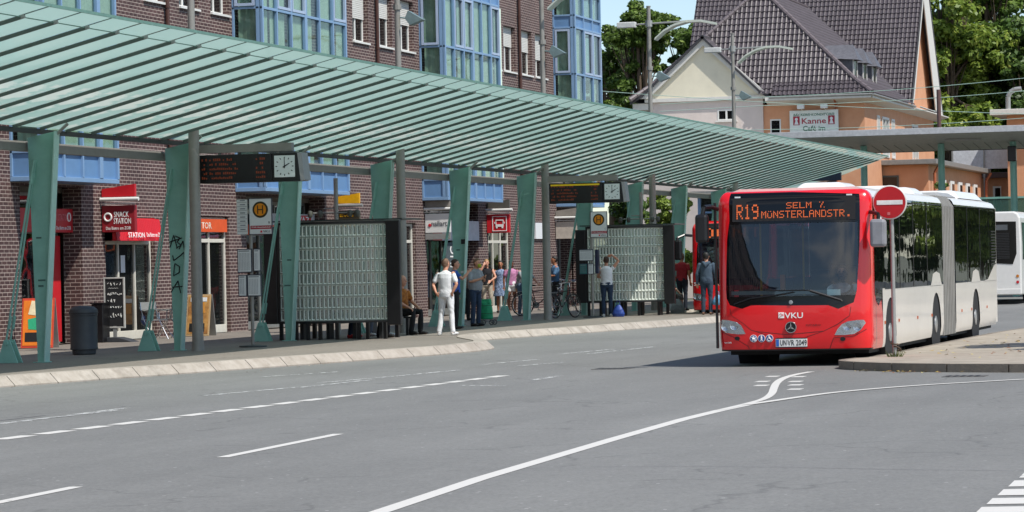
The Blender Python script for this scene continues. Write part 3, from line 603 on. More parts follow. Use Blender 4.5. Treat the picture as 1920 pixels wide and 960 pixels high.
b = B(); b.box(BX - .35, BX - .28, 79.3, 83.25, 2.86, 3.18); b.build('board', M('pale_board', '#b5b7b8', .5), e, W=True); b = B(); b.box(BX - .279, BX - .26, 81.4, 82.9, 2.89, 3.14); b.build('sign_face', signr, e, W=True); txt('WAZ', (BX - .255, 82.15, 3.01), Ry, Uz, 1.2, .2, wl, e)
e = empty('fascia_sign', (BX, 80.2, 2.8), 'small square orange sign panel right of the bus stop sign', 'sign')
b = B(); b.box(BX - .26, BX - .2, 78.5, 79.25, 2.86, 3.3); b.build('sign_face', orange, e, W=True)
s = projecting(84.2, 2.75, 3.28, .72, M('smoked', '#3a3427', .3), 'dark projecting sign with yellow script and bright yellow cap above the left shelter', 'sign', yellow, galv)
txt('Blumen', (BX + .4, 84.12, 2.93), Rx, Uz, .5, .18, yellow, s, shear=.3); txt('Evas', (BX + .36, 84.12, 3.15), Rx, Uz, .4, .08, yellow, s)
s = projecting(92.8, 2.70, 3.28, .80, white, 'white projecting sign reading nailart with a small red fruit mark', 'sign', M('taupe', '#8b857c', .5))
txt('nailart', (BX + .47, 92.72, 2.98), Rx, Uz, .5, .17, M('letter_grey', '#55585c', .5), s)
b = B(); b.lathe((BX + .17, 92.72, 2.93), [(.0, -.01), (.045, -.008), (.05, .0), (.045, .005), (0, .006)], 14, 'y'); b.build('emblem', signr, s, W=True)
b = B(); b.box(BX + .02, BX + .8, 92.72, 92.8, 2.5, 2.68); b.build('lower_panel', galv, s, W=True)
e = empty('fascia_sign', (BX, 96, 2.6), 'white and grey fascia sign with a red curved edge beside the nailart sign', 'sign')
b = B(); b.box(BX - .15, BX + .05, 93.6, 98.6, 2.48, 3.1); b.build('sign_face', M('pale_sign', '#c4c8cc', .5), e, W=True); b = B(); b.box(BX + .052, BX + .06, 93.4, 94.4, 2.482, 3.098); b.build('red_edge', signr, e, W=True)
e = empty('banner', (BX, 95.6, 1.5), 'vertical dark grey window banner with white letters behind the man in white', 'banner')
b = B(); b.box(BX + .0, BX + .02, 94.9, 96.3, .5, 2.42); b.build('cloth', M('banner_grey', '#4a5558', .6), e, W=True); txt('LADUNG', (BX + .026, 95.7, 1.5), (0, 0, 1), (0, -1, 0), 1.6, .75, wl, e)
s = projecting(99.7, 2.72, 3.32, .78, signr, 'red projecting sign with a white outlined bus symbol', 'sign', M('taupe2', '#55524b', .5))
b = B(); yq = 99.62; cx = BX + .45; cz = 3.02
for x0, x1, z0, z1 in ((-.24, .24, .22, .24), (-.24, .24, -.24, -.22), (-.24, -.22, -.22, .22), (.22, .24, -.22, .22), (-.13, .13, .1, .13), (-.13, .13, -.1, -.02), (-.13, -.11, -.02, .1), (.11, .13, -.02, .1), (-.12, -.07, -.15, -.1), (.07, .12, -.15, -.1), (-.17, -.15, .0, .06), (.15, .17, .0, .06)):
    b.box(cx + x0, cx + x1, yq - .006, yq + .02, cz + z0, cz + z1)
b.build('bus_symbol', wl, s, W=True)
projecting(108.6, 2.55, 3.15, .80, M('beige_sign', '#b9b0a3', .5), 'blank beige projecting sign with lamp rail right of the second departure board', 'sign', M('taupe', '#8b857c', .5))
s = empty('wall_board', (BX, 105.6, 2.5), 'narrow white notice board fixed to the brick wall near the far grey post', 'sign'); b = B(); b.box(BX + .02, BX + .08, 105.6, 106.9, 2.55, 3.1); b.build('board', paperm, s, W=True)
# ================================================================== green glass canopy
CX0, CX1, CZ0, CZ1 = -22.9, -18.1, 4.30, 5.50
SL = (CZ1 - CZ0) / (CX1 - CX0)
can = empty('bus_station_canopy', (CX0, 52.2, 0.15), 'long sloping green frosted glass canopy on tapered green supports', 'canopy')
cglass = Mcanopy(); clearg = Mglass('clear_glass', (.93, .97, .95), .93, (.3, .4, .36), .03, 1.35); ribm = M('rib_dark', '#535d57', .5, var=.1); ribg = M('rib_green', '#5f8377', .5)
RS = 1.165; NR = 71; u0 = 38.4
def cz(x): return CZ0 + (x - CX0) * SL
me_g = None
for i in range(NR):
    ya = u0 + i * RS + .012; yb = ya + RS - .024
    b = B(); t = .016
    sk = (lambda f: 0)
    b.prism([(0, 0, 0), (CX1 - CX0, 0, CZ1 - CZ0), (CX1 - CX0, RS - .024, CZ1 - CZ0), (0, RS - .024, 0)], (0, 0, t))
    if me_g is None: o = b.build('glass_pane', [cglass, clearg], can); me_g = o.data; me_g.polygons.foreach_set('material_index', [1 if abs(p.normal.z) < .5 or p.normal.z > 0 else 0 for p in me_g.polygons])
    else: o = bpy.data.objects.new('glass_pane', me_g); COL.objects.link(o); o.parent = can
    o.location = (0, ya - 52.2, CZ0 - .15)
# last skewed panes
for k in range(6):
    ya = u0 + NR * RS + k * RS; f = (6 - k) / 6; f2 = (5 - k) / 6
    b = B(); L_ = (CX1 - CX0)
    b.prism([(CX0, ya, cz(CX0)), (CX0 + L_ * f, ya, cz(CX0 + L_ * f)), (CX0 + L_ * f2 + .02, ya + RS, cz(CX0 + L_ * f2 + .02)), (CX0, ya + RS, cz(CX0))], (0, 0, .016)); o = b.build('glass_pane', [cglass, clearg], can, W=True); o.data.polygons.foreach_set('material_index', [1 if abs(p.normal.z) < .5 or p.normal.z > 0 else 0 for p in o.data.polygons])
me_r = None
for i in range(NR + 1):
    y = u0 + i * RS
    if me_r is None:
        b = B(); d = Vector((CX1 - CX0, 0, CZ1 - CZ0)); L_ = d.length; d.normalize(); up = Vector((-d.z, 0, d.x))
        # deep fin of the rib stops short of the edge; thin clamp strip runs on
        c = d * ((L_ - .47) / 2 + .02); b.obox(c - up * .026, (d, (0, 1, 0), up), ((L_ - .47) / 2, .010, .016))
        b.obox(d * (L_ / 2) - up * .006, (d, (0, 1, 0), up), (L_ / 2 + .01, .011, .004))
        b.mi = 1; b.obox(d * (L_ - .44) - up * .03, (d, (0, 1, 0), up), (.03, .025, .025)); b.mi = 2; b.obox(c - up * .05, (d, (0, 1, 0), up), ((L_ - .47) / 2, .019, .006))
        o = b.build('rib', [ribm, galv, ribm], can); me_r = o.data
    else: o = bpy.data.objects.new('rib', me_r); COL.objects.link(o); o.parent = can
    o.location = (0, y - 52.2, CZ0 - .15 - .004)
b = B(); b.box(CX0 - .06, CX0 + .04, 38.2, 126.8, CZ0 - .11, CZ0 - .03); b.build('gutter', M('gutter_black', '#26282a', .5), can, W=True)
dd = Vector((CX1 - CX0, 0, CZ1 - CZ0)).normalized()
b = B(); b.box(CX1 - .01, CX1 + .01, 38.2, 121.1, CZ1 - .02, CZ1 + .025); b.tube((CX1 - .45, 38.2, cz(CX1 - .45) - .03), (CX1 - .45, 119.9, cz(CX1 - .45) - .03), .008); b.build('edge_strip', ribg, can, W=True)
b = B(); b.box(CX0 - .30, CX0 - .20, 38.2, 126.5, 3.88, 4.06); b.build('beam', beamm, can, W=True, bevel=.01)
# tapered supports with tie rods
FY = [45.65 + 6.6 * k for k in range(0, 12)]
for k, y in enumerate(FY):
    x = -22.86
    b = B()
    b.prism([(x - .09, y, .15), (x + .06, y, .15), (x + .34, y, 4.22), (x - .20, y, 4.12)], (0, .035, 0))
    b.box(x - .14, x + .12, y - .1, y + .14, .15, .165)
    o = b.build('support', green, can, W=True, bevel=.004)
    b = B(); b.prism([(x + .062, y - .09, .15), (x + .342, y - .09, 4.22), (x + .342, y + .12, 4.22), (x + .062, y + .12, .15)], (.022, 0, 0)); b.build('flange', green_sunlit, o, W=True)
    b = B(); b.box(x - .30, x + .3, y + .04, y + .1, 3.9, 4.04); b.tube((x + .25, y + .05, 4.1), (x + .55, y + .05, cz(x + .55) - .1), .03); b.build('head_bracket', grey, o, W=True)
    for j, q in enumerate((-.10, .10)):
        b = B(); b.tube((x - .62 + .0, y - .05 + q * .9, .56), (x - .05, y - .04 + q * .35, 3.72), .020); b.tube((x - .57, y - .05 + q * .87, .75), (x - .53, y - .05 + q * .85, .98), .030); b.tube((x - .12, y - .04 + q * .4, 3.3), (x - .09, y - .04 + q * .38, 3.5), .032); b.build('tie_rod', green, can, W=True, smooth=True)
    for q in (-.10, .10):
        b = B(); yy = y - .05 + q; b.prism([(x - .80, yy - .015, .15), (x - .40, yy - .015, .15), (x - .55, yy - .015, .56), (x - .66, yy - .015, .56)], (0, .03, 0)); b.tube((x - .61, yy - .04, .5), (x - .61, yy + .04, .5), .04); b.build('anchor_plate', green, can, W=True, bevel=.004)
# writing and stickers on supports
gb = M('marker_black', '#121416', .6)
def support_x(z): return -22.86
y2 = 58.85 - .003
b = B()
def stroke(pts, r=.011):
    b.path([(-22.86 + p[0], y2 - .006, p[1]) for p in pts], r, 5)
stroke([(-.13, 2.18), (-.05, 2.42), (.02, 2.16)]); stroke([(-.15, 2.28), (.12, 2.36)]); stroke([(-.02, 2.40), (.08, 2.36), (.02, 2.28), (.1, 2.22), (.0, 2.16)]); stroke([(.06, 2.14), (.14, 2.3), (.17, 2.12)])
stroke([(-.08, 2.02), (-.06, 1.92), (.06, 2.0), (.16, 2.08), (.16, 1.94)]); stroke([(-.07, 1.62), (-.04, 1.86), (.06, 1.80), (.05, 1.68), (-.07, 1.62)]); stroke([(-.13, 1.3), (.02, 1.52), (.07, 1.28)]); stroke([(-.1, 1.4), (.13, 1.41)])
gr = b.build('graffiti', gb, can, W=True)
b = B()
for (yk, px, pz, w_) in ((52.25, -.02, 2.35, .05), (52.25, .02, 1.6, .07), (52.25, .0, 1.5, .05), (65.45, .03, 1.9, .05), (65.45, -.02, 1.35, .07), (78.65, .0, 2.1, .05)): b.box(-22.86 + px - w_, -22.86 + px + w_, yk - .006, yk - .002, pz - .015, pz + .015)
b.build('scribble', M('marker_grey', '#3e5f58', .6), can, W=True)
b = B(); b.box(-22.78, -22.66, 78.64, 78.646, 2.25, 2.37); b.build('sticker', gb, can, W=True); b = B(); b.box(-22.8, -22.7, 78.64, 78.646, 1.5, 1.56); b.box(-22.76, -22.68, 78.64, 78.646, 1.32, 1.38); b.build('sticker', paperm, can, W=True)
# ------------------------------------------------------------------ tall lamp posts through the canopy
lamp_l = M('lamp_reflector', '#c9d0c4', .4, var=.05)
def lamp_post(y, label):
    x = -22.3; e = empty('lamp_post', (x, y, .15), label, 'lamp post', 'tall lamp posts rising through the canopy')
    b = B(); b.tube((0, 0, 0), (0, 0, 5.2), .112, .104, 20); b.tube((0, 0, 5.2), (0, 0, 9.6), .075, .06, 16); b.tube((0, 0, 0), (0, 0, .12), .125, .12, 20); b.tube((0, 0, 7.6), (0, 0, 7.72), .1); b.tube((0, 0, 9.6), (0, 0, 9.63), .075)
    b.build('mast', grey, e, smooth=True)
    z = 9.05
    b = B(); b.tube((-.55, 0, z), (1.2, 0, z + .05), .03); b.tube((0, 0, z - .08), (0, 0, z + .12), .11); b.build('arm', galv, e, smooth=True)
    b = B(); b.box(-1.02, -.42, -.11, .11, z - .09, z + .09); b.build('lamp_head', M('lamp_box', '#c9cbc8', .5), e, bevel=.02)
    b = B(); P = [(.22, z - .52), (.5, z - .28), (.85, z - .10), (1.25, z + .0), (1.7, z + .0), (2.15, z - .1)]
    for (a, c) in zip(P[:-1], P[1:]):
        w0 = .26 - .06 * (a[0] > 1.2); b.prism([(a[0], -w0, a[1]), (c[0], -w0, c[1]), (c[0], w0, c[1]), (a[0], w0, a[1])], (.02, 0, .07))
    b.build('reflector_wing', lamp_l, e)
    b = B(); b.tube((.05, 0, 7.42), (.42, 0, 7.36), .02); b.prism([(.22, -.14, 7.38), (.30, -.14, 7.56), (.66, -.14, 7.34), (.34, -.14, 7.22)], (0, .28, 0)); b.build('spotlight', M('spot_grey', '#6d7f80', .4), e)
    return e
for y, l in ((58.45, 'grey lamp post holding the nearest departure board'), (72.0, 'grey lamp post behind the left glass block shelter'), (85.45, 'grey lamp post beside the second departure board'), (98.85, 'grey lamp post between building corner and small tree, arm against the sky'), (112.33, 'grey lamp post whose head shows against the tiled roof')): lamp_post(y, l)
# ------------------------------------------------------------------ departure boards
ledm = M('led_off_text', '#4a2014', .6, emit='#b04a1a', es=.10); clockf = M('clock_face', '#d7dcda', .4, var=.02)
def board(x, y, z0, label, bright, header):
    e = empty('departure_board', (x, y, z0), label, 'departure board'); W_ = 1.50; H_ = .55; D = .42
    b = B(); b.box(0, W_, 0, D, 0, H_); b.build('display_case', black, e, bevel=.01)
    b = B(); b.prism([(W_ + .01, 0, 0), (W_ + .58, 0, 0), (W_ + .52, 0, H_), (W_ + .01, 0, H_)], (0, D, 0)); ck = b.build('clock', black, e, bevel=.01)
    b = B(); b.prism([(W_ + .59, .0, 0), (W_ + .66, .05, .02), (W_ + .60, .05, H_), (W_ + .53, .0, H_)], (0, D - .05, 0)); b.build('side_panel', grey, e)
    b = B(); b.box(W_ + .06, W_ + .48, -.006, -.001, .08, .50); b.build('dial', clockf, ck)
    cx, czz = W_ + .27, .29
    b = B()
    for k in range(12):
        a = k * math.pi / 6; r0, r1 = .15, .185; d = Vector((math.sin(a), 0, math.cos(a))); t = Vector((math.cos(a), 0, -math.sin(a))) * (.008)
        q = Vector((cx, -.009, czz)); b.add([q + d * r0 - t, q + d * r0 + t, q + d * r1 + t, q + d * r1 - t], [(0, 1, 2, 3)])
    b.build('hour_marks', gb, ck)
    for nm, a, l_, w_ in (('minute_hand', -.02, .165, .009), ('hour_hand', math.pi / 3, .12, .013)):
        b = B(); d = Vector((math.sin(a), 0, math.cos(a))); t = Vector((math.cos(a), 0, -math.sin(a))) * w_; q = Vector((cx, -.012, czz)); b.add([q - d * .04 - t, q - d * .04 + t, q + d * l_ + t * .6, q + d * l_ - t * .6], [(0, 1, 2, 3)]); b.build(nm, gb, ck)
    b = B(); rng = random.Random(3)
    for r_ in range(5):
        zz = H_ - .09 - r_ * .088
        for seg0, seg1 in ((.06, .18), (.22, rng.uniform(.6, 1.0)), (1.18, 1.36)):
            xx = seg0
            while xx < seg1:
                if rng.random() < .8: b.box(xx, xx + .028, -.004, -.001, zz - .03, zz + rng.choice((.0, .012, .018)))
                xx += .04
    b.build('led_text', ledm, e)
    b = B()
    if header: b.box(.05, W_ - .08, -.005, -.001, H_ - .075, H_ - .03); b.build('header_strip', M('led_yellow', '#c9a80d', .5, emit='#c9a80d', es=.12), e)
    b = B(); b.box(-.05, 1.9, .05, .2, H_ + .04, H_ + .2); b.tube((.4, .1, H_ - .01), (.4, .1, H_ + .05), .03); b.tube((1.6, .1, H_ - .01), (1.6, .1, H_ + .05), .03); b.build('hanger_beam', beamm, e)
board(-22.30, 58.7, 3.41, 'black departure board with a two o clock dial above the nearest bus stop sign', 0, False)
board(-21.95, 84.5, 3.33, 'black departure board with yellow header line and clock above the farther bus stop sign', 1, True)
# ------------------------------------------------------------------ bus stop signs
def stop_sign(x, y, label, letter, sc=1.0, tilt=0):
    e = empty('bus_stop_sign', (x, y, .15), label, 'bus stop sign')
    b = B(); b.lathe((0, 0, 0), [(.28, 0), (.28, .03), (.05, .05)], 24); b.build('base', M('base_dark', '#3b4040', .6), e)
    b = B(); b.tube((0, 0, .03), (0, 0, 3.0), .034, n=14); b.build('pole', grey, e, smooth=True)
    x0, x1, z0, z1 = .00, .47, 2.27, 2.98
    b = B(); b.box(x0, x1, -.06, -.035, z0, z1); p = b.build('sign_plate', paperm, e, bevel=.006)
    b = B()
    for a_, c_, f_, g_ in ((x0 - .012, x0, z0 - .012, z1 + .012), (x1, x1 + .012, z0 - .012, z1 + .012)): b.box(a_, c_, -.066, -.03, f_, g_)
    b.box(x0, x1, -.066, -.03, z0 - .012, z0); b.box(x0, x1, -.066, -.03, z1, z1 + .012); b.build('frame', M('frame_navy', '#2a2f40', .4), p)
    b = B(); cx = (x0 + x1) / 2; czz = z1 - .22
    b.lathe((cx, -.061, czz), [(.165, -.002), (.165, 0)], 36, 'y'); b.build('roundel_ring', M('ring_olive', '#2f2c12', .5), p)
    b = B(); b.lathe((cx, -.065, czz), [(.125, -.002), (.125, 0)], 36, 'y'); b.build('roundel', M('stop_orange', '#e08a12', .5, var=.03), p)
    b = B(); b.box(cx - .062, cx - .042, -.071, -.068, czz - .085, czz + .085); b.box(cx + .042, cx + .062, -.071, -.068, czz - .085, czz + .085); b.box(cx - .042, cx + .042, -.071, -.068, czz - .01, czz + .01); b.build('letter_h', M('h_dark', '#2c220a', .5), p)
    b = B(); b.box(x0 + .02, x1 - .005, -.0645, -.062, z0 + .10, z0 + .17); b.build('name_band', M('band_crimson', '#a31a35', .5), p)
    txt('ZOB-Hauptbahnhof', (cx + .01, e.location.y * 0 - .067, z0 + .135), Rx, Uz, .41, .035, wl, p, W=False); txt('VKU', (x1 - .11, -.063, z0 + .05), Rx, Uz, .15, .045, gb, p, W=False); txt(letter, (x1 - .05, -.063, z0 + .23), Rx, Uz, .03, .045, gb, p, W=False)
    b = B(); b.box(x1 - .24, x1 - .20, -.0645, -.062, z0 + .03, z0 + .07); b.build('logo', signr, p)
    return e
def timetable(e, x0, x1, z0, z1, y=-.05, dk=None, rz=0):
    b = B(); b.box(x0, x1, y, y + .035, z0, z1); f = b.build('timetable_case', M('case_navy', '#252b3e', .4), e, bevel=.004)
    b = B(); b.box(x0 + .018, x1 - .018, y - .004, y - .001, z0 + .02, z1 - .02); b.build('paper', paperm if dk is None else dk, f)
    b = B()
    n = int((z1 - z0 - .12) / .022)
    b.box(x0 + .03, x1 - .05, y - .0065, y - .005, z1 - .055, z1 - .035)
    for k in range(n):
        zz = z1 - .09 - k * .022; xx = x0 + .035
        while xx < x1 - .06: b.box(xx, xx + .02, y - .0065, y - .005, zz - .008, zz); xx += .034
    b.build('print', printm, f)
e = stop_sign(-21.98, 60.7, 'white and orange bus stop sign with letter H on a pole by the left shelter', 'B')
b = B(); b.box(-.27, -.045, -.05, -.03, 2.27, 2.97); st = b.build('line_strip', paperm, e)
b = B()
for k in range(8): b.box(-.26, -.055, -.054, -.051, 2.33 + k * .083, 2.337 + k * .083); b.box(-.2, -.09, -.054, -.051, 2.36 + k * .083, 2.38 + k * .083)
b.build('print', printm, st)
timetable(e, -.28, .03, 1.50, 1.98); timetable(e, .05, .21, 1.52, 1.98, -.02); timetable(e, -.27, -.085, 1.02, 1.46); timetable(e, -.075, .22, 1.02, 1.46)
e = stop_sign(-21.62, 87.9, 'white and orange bus stop sign with letter H beside the woman with raised arm', 'C')
for k_, a in enumerate(((-.36, .05, 1.60, 1.93), (-.36, -.12, 1.22, 1.53), (-.11, .06, 1.22, 1.53))):
    timetable(e, *a, dk=M('paper_teal', '#2f6a6a', .6) if k_ == 1 else None)
b = B(); b.box(.09, .17, -.0, .2, 1.24, 1.92); b.build('side_case', navy, e)
# ------------------------------------------------------------------ glass block shelters
blockm = Mglass('glass_block', (0.88, .92, .88), .62, (.48, .53, .50), .08, 1.5); grout = M('grout', '#a3a89e', .8); bevm = M('block_rim', '#e6ece2', .25, var=.1, scale=14)
def shelter(x0, y, wide, label, zb, zt, lp):
    """curved wall of glass blocks in a black frame on short legs, poster panel at each end, bench behind"""
    e = empty('glass_block_shelter', (x0, y, .15), label, 'shelter')
    nC = int(round(wide / .092)); nR = 8; H_ = (zt - zb); dz = H_ / nR
    yf = lambda t: .16 * math.cos((t - .35) * math.pi * 1.2) * -1     # bulges towards the road end, plan curve
    P = [(i / nC * wide, yf(i / nC)) for i in range(nC + 1)]
    g = B(); m_ = B()
    for i in range(nC):
        a, c = Vector((P[i][0], P[i][1], 0)), Vector((P[i + 1][0], P[i + 1][1], 0)); d = (c - a).normalized(); nrm = Vector((d.y, -d.x, 0))
        for j in range(nR):
            z0 = zb + j * dz
            A = a + d * .011; C_ = c - d * .011
            # each block: shallow dished face
            f0 = [A + Vector((0, 0, z0 + .014)), C_ + Vector((0, 0, z0 + .014)), C_ + Vector((0, 0, z0 + dz - .014)), A + Vector((0, 0, z0 + dz - .014))]
            ins = [q + nrm * -.016 + (sum(f0, Vector()) / 4 - q) * Vector((.42, .42, .16)) for q in f0]
            bk = [q - nrm * .07 for q in f0]
            g.add(f0 + ins + bk, [(4, 5, 6, 7), (0, 1, 5, 4), (1, 2, 6, 5), (2, 3, 7, 6), (3, 0, 4, 7), (8, 11, 10, 9), (0, 8, 9, 1), (2, 10, 11, 3), (1, 9, 10, 2), (3, 11, 8, 0)])
        m_.prism([a + Vector((0, 0, zb)) + d * -.008 + nrm * .002, a + Vector((0, 0, zb)) + d * .008 + nrm * .002, a + Vector((0, 0, zb)) + d * .008 - nrm * .068, a + Vector((0, 0, zb)) + d * -.008 - nrm * .068], (0, 0, H_))
        for j in range(nR + 1): m_.prism([a + Vector((0, 0, zb + j * dz - .011)) + nrm * .004, c + Vector((0, 0, zb + j * dz - .011)) + nrm * .004, c + Vector((0, 0, zb + j * dz - .011)) - nrm * .07, a + Vector((0, 0, zb + j * dz - .011)) - nrm * .07], (0, 0, .022))
    gw = g.build('glass_block_wall', [blockm, bevm], e); gw.data.polygons.foreach_set('material_index', [1 if (i_ % 10) in (1, 2, 3, 4) else 0 for i_ in range(len(gw.data.polygons))]); m_.build('mortar_joints', grout, e)
    b = B()
    for zz, h in ((zb - .06, .05), (zt + .012, .05)):
        for i in range(nC): b.prism([(P[i][0], P[i][1] - .03, zz), (P[i + 1][0], P[i + 1][1] - .03, zz), (P[i + 1][0], P[i + 1][1] + .10, zz), (P[i][0], P[i][1] + .10, zz)], (0, 0, h))
    b.box(-.05, 0, yf(0) - .02, yf(0) + .1, zb - .06, zt + .06); b.build('frame', black, e)
    b = B(); b.box(wide + .01, wide + .33, -.06, .06, zb - .12, zt + .07); b.build('poster_case', black, e, bevel=.02)
    b = B(); b.box(-.36, -.06, -.02 + yf(0), .1 + yf(0), zb - .06, zt - .02); b.build('poster_case', black, e, bevel=.02)
    b = B(); b.box(-.3, wide + .3, .25, 1.7, zt + .08, zt + .11); b.build('roof_panel', M('shelter_roof', '#3a403e', .3), e)
    for f in lp:
        b = B(); k = min(nC, int(f * nC)); b.box(P[k][0] - .035, P[k][0] + .035, P[k][1] - .01, P[k][1] + .07, 0, zb - .05); b.build('leg', black, e)
    for xx in (.3, wide - .2):
        b = B(); b.box(xx - .04, xx + .04, 1.3, 1.4, 0, zt); b.build('leg', black, e)
    b = B(); b.box(.1, wide + .1, .45, .85, .42, .46)
    for k in range(4): b.box(.25 + k * wide / 4, .33 + k * wide / 4, .5, .8, 0, .42)
    b.build('bench', M('bench_dark', '#2c2d2e', .5), e)
    return e
shelter(-23.23, 66.0, 2.42, 'glass block shelter with black ends behind the nearest bus stop sign', .42, 2.50, (.02, .16, .28, .42, .56, .74, .84, .99))
shelter(-22.15, 89.6, 2.22, 'farther glass block shelter between the stop sign pole and the second red bus', .45, 2.52, (.02, .2, .34, .5, .68, .95))
# ------------------------------------------------------------------ CCTV clusters
cam_m = M('camera_housing', '#4d4e46', .5)
def cctv(x, y, z, label):
    e = empty('camera_mount', (x, y, .15), label, 'camera mast'); b = B(); b.tube((0, 0, 0), (0, 0, z + .65), .05, n=12); b.build('mast', grey, e, smooth=True)
    zz = z - .15
    b = B(); b.tube((-.55, -.02, zz), (.45, -.02, zz), .018); b.tube((-.3, -.02, zz + .1), (-.05, -.02, zz + .1), .015); b.build('arm', grey, e)
    for q, s_ in ((-.62, 1), (-.38, -1), (.35, 1), (.52, -1)):
        b = B(); b.lathe((q, -.05, zz - .04), [(.02, .10), (.05, .09), (.062, .03), (.06, -.02), (.04, -.06), (.01, -.07)], 14); b.build('camera', cam_m, e, smooth=True)
cctv(-23.35, 70.3, 2.98, 'grey mast with small dome cameras above the left shelter'); cctv(-21.45, 93.5, 2.98, 'thin grey mast with small dome cameras above the farther shelter')
# ------------------------------------------------------------------ bin
e = empty('litter_bin', (-24.05, 56.95, .15), 'dark grey cylindrical litter bin with hood near the leftmost support', 'litter bin')
bm_ = M('bin_grey', '#383c40', .5, var=.1, dirt=.2)
b = B(); b.lathe((0, 0, 0), [(.20, 0), (.225, .02), (.23, .09), (.265, .10), (.268, .12), (.26, .14), (.262, .74), (.272, .75), (.272, .79)], 32); b.build('body', bm_, e, smooth=True)
b = B(); b.lathe((0, 0, .79), [(.275, 0), (.278, .03), (.262, .08), (.20, .125), (.08, .145), (.0, .147)], 32); b.build('lid', bm_, e, smooth=True)
b = B(); b.lathe((0, 0, .785), [(.281, 0), (.283, .012), (.281, .02)], 32); b.build('rim', M('bin_rim', '#2a2d30', .5), e)
# ------------------------------------------------------------------ boards on the pavement
def onx(px, x): return gx(px, 610, x)[1]
def aboard(x, y, rz, h, w_, frame, face, label, art):
    e = empty('pavement_sign', (x, y, .15), label, 'pavement sign', rz=rz)
    lean = .20
    d = Vector((0, lean, h)).normalized(); nrm = Vector((0, -d.z, d.y)); 
    b = B(); b.obox(Vector((0, -lean / 2, h / 2)), ((1, 0, 0), d, nrm), (w_ / 2, h / 2, .015)); p = b.build('front_panel', frame, e, bevel=.004)
    b = B(); b.obox(Vector((0, -lean / 2, h / 2)) + nrm * .018, ((1, 0, 0), d, nrm), (w_ / 2 - .035, h / 2 - .05, .004)); b.build('poster', face, p)
    d2 = Vector((0, -lean, h)).normalized(); n2 = Vector((0, d2.z, d2.y))
    b = B(); b.obox(Vector((0, lean * 1.0, h / 2)), ((1, 0, 0), d2, n2), (w_ / 2 - .02, h / 2, .012)); b.build('back_panel', galv, e)
    C_ = Vector((0, -lean / 2, h / 2)) + nrm * .024
    for (m_, pts) in art:
        b = B(); b.prism([C_ + Vector((1, 0, 0)) * u * w_ / 2 + d * v * h / 2 for u, v in pts], nrm * .004); b.build('picture', m_, p)
    return e
ice = [(M('ice_green', '#2fa577', .5), [(-.55, -.25), (.35, -.3), (.45, .1), (.1, .25), (-.6, .15)]), (M('ice_white', '#e6d7b0', .5), [(-.6, .35), (-.1, .3), (.1, .85), (-.4, .9)]), (yellow, [(.15, .3), (.75, .2), (.8, .6), (.4, .8)]), (signr, [(.3, -.1), (.8, -.2), (.85, .15)]), (gb, [(-.75, -.75), (.75, -.75), (.75, -.38), (-.75, -.38)])]
aboard(-27.3, onx(74, -27.3), R(6), 1.06, .70, M('board_red', '#c4452f', .45), M('board_orange', '#e07a22', .45), 'orange ice cream pavement sign standing by the leftmost shop door', ice)
aboard(-27.2, onx(376, -27.2), R(-3), 1.0, .60, M('board_wood', '#b79a70', .5), M('food_tan', '#c79a58', .5, scale=5, col2='#8a5a30', var=.3), 'tan food poster pavement sign behind the first grey lamp post', [(M('bun', '#c98b3c', .5), [(-.6, .1), (.6, .1), (.5, .6), (-.5, .6)]), (paperm, [(-.7, .65), (.7, .65), (.7, .85), (-.7, .85)]), (gb, [(-.7, -.8), (.6, -.8), (.6, -.4), (-.7, -.4)])])
# chalk board on wheeled rubber foot
e = empty('chalkboard_sign', (-27.45, onx(216, -27.45), .15), 'tall white framed chalkboard with handwritten chalk menu on a dark rubber foot', 'chalkboard')
b = B(); b.prism([(-.42, -.25, 0), (-.42, .25, 0), (-.10, .2, .13), (-.10, -.2, .13)], (.0001, 0, 0)); 
b.v = []; b.f = []; b.m = []
b.prism([(-.50, -.22, 0), (.50, -.22, 0), (.30, -.22, .07), (.12, -.22, .11), (-.12, -.22, .11), (-.30, -.22, .07)], (0, .44, 0)); b.build('foot', M('rubber_grey', '#33363a', .7), e, bevel=.01)
b = B(); b.box(-.04, .04, -.02, .02, .1, .36); b.build('stem', galv, e)
b = B(); b.box(-.22, .22, -.015, .015, .34, 1.42); fr = b.build('panel', M('chalk_black', '#1c1d1f', .8, var=.2, scale=4), e)
b = B()
for a_ in ((-.25, -.215, .31, 1.45), (.215, .25, .31, 1.45)): b.box(a_[0], a_[1], -.03, .03, a_[2], a_[3])
b.box(-.215, .215, -.03, .03, .31, .345); b.box(-.215, .215, -.03, .03, 1.415, 1.45); b.build('frame', M('silver_frame', '#c3c2bc', .35, metal=.2), e, bevel=.006)
b = B(); rng = random.Random(5)
for (z0, n_, hh) in ((1.30, 5, .07), (1.08, 8, .07), (.93, 3, .08), (.78, 6, .05), (.60, 6, .11)):
    x = -.16
    for k in range(n_):
        pts = [(x, -.018, z0 + rng.uniform(-.3, .2) * hh)]
        for j in range(3): pts.append((x + (j + 1) * .011, -.018, z0 + rng.uniform(-.5, .5) * hh))
        b.path(pts, .0075, 4); x += .36 / max(n_, 5)
b.path([(-.14 + .03 * k, -.018, 1.20 + .012 * (k % 2)) for k in range(9)], .004, 4); b.build('chalk_writing', M('chalk', '#e2e2dc', .9), fr)
b = empty('planter_box', (-27.7, onx(189, -27.7), .15), 'small black box standing between bin and chalkboard', 'box'); bb = B(); bb.box(-.14, .14, -.2, .2, 0, .86); bb.build('body', black, b, bevel=.015); bb = B(); bb.box(-.15, .15, -.21, .21, .862, .89); bb.build('lid', black, b)
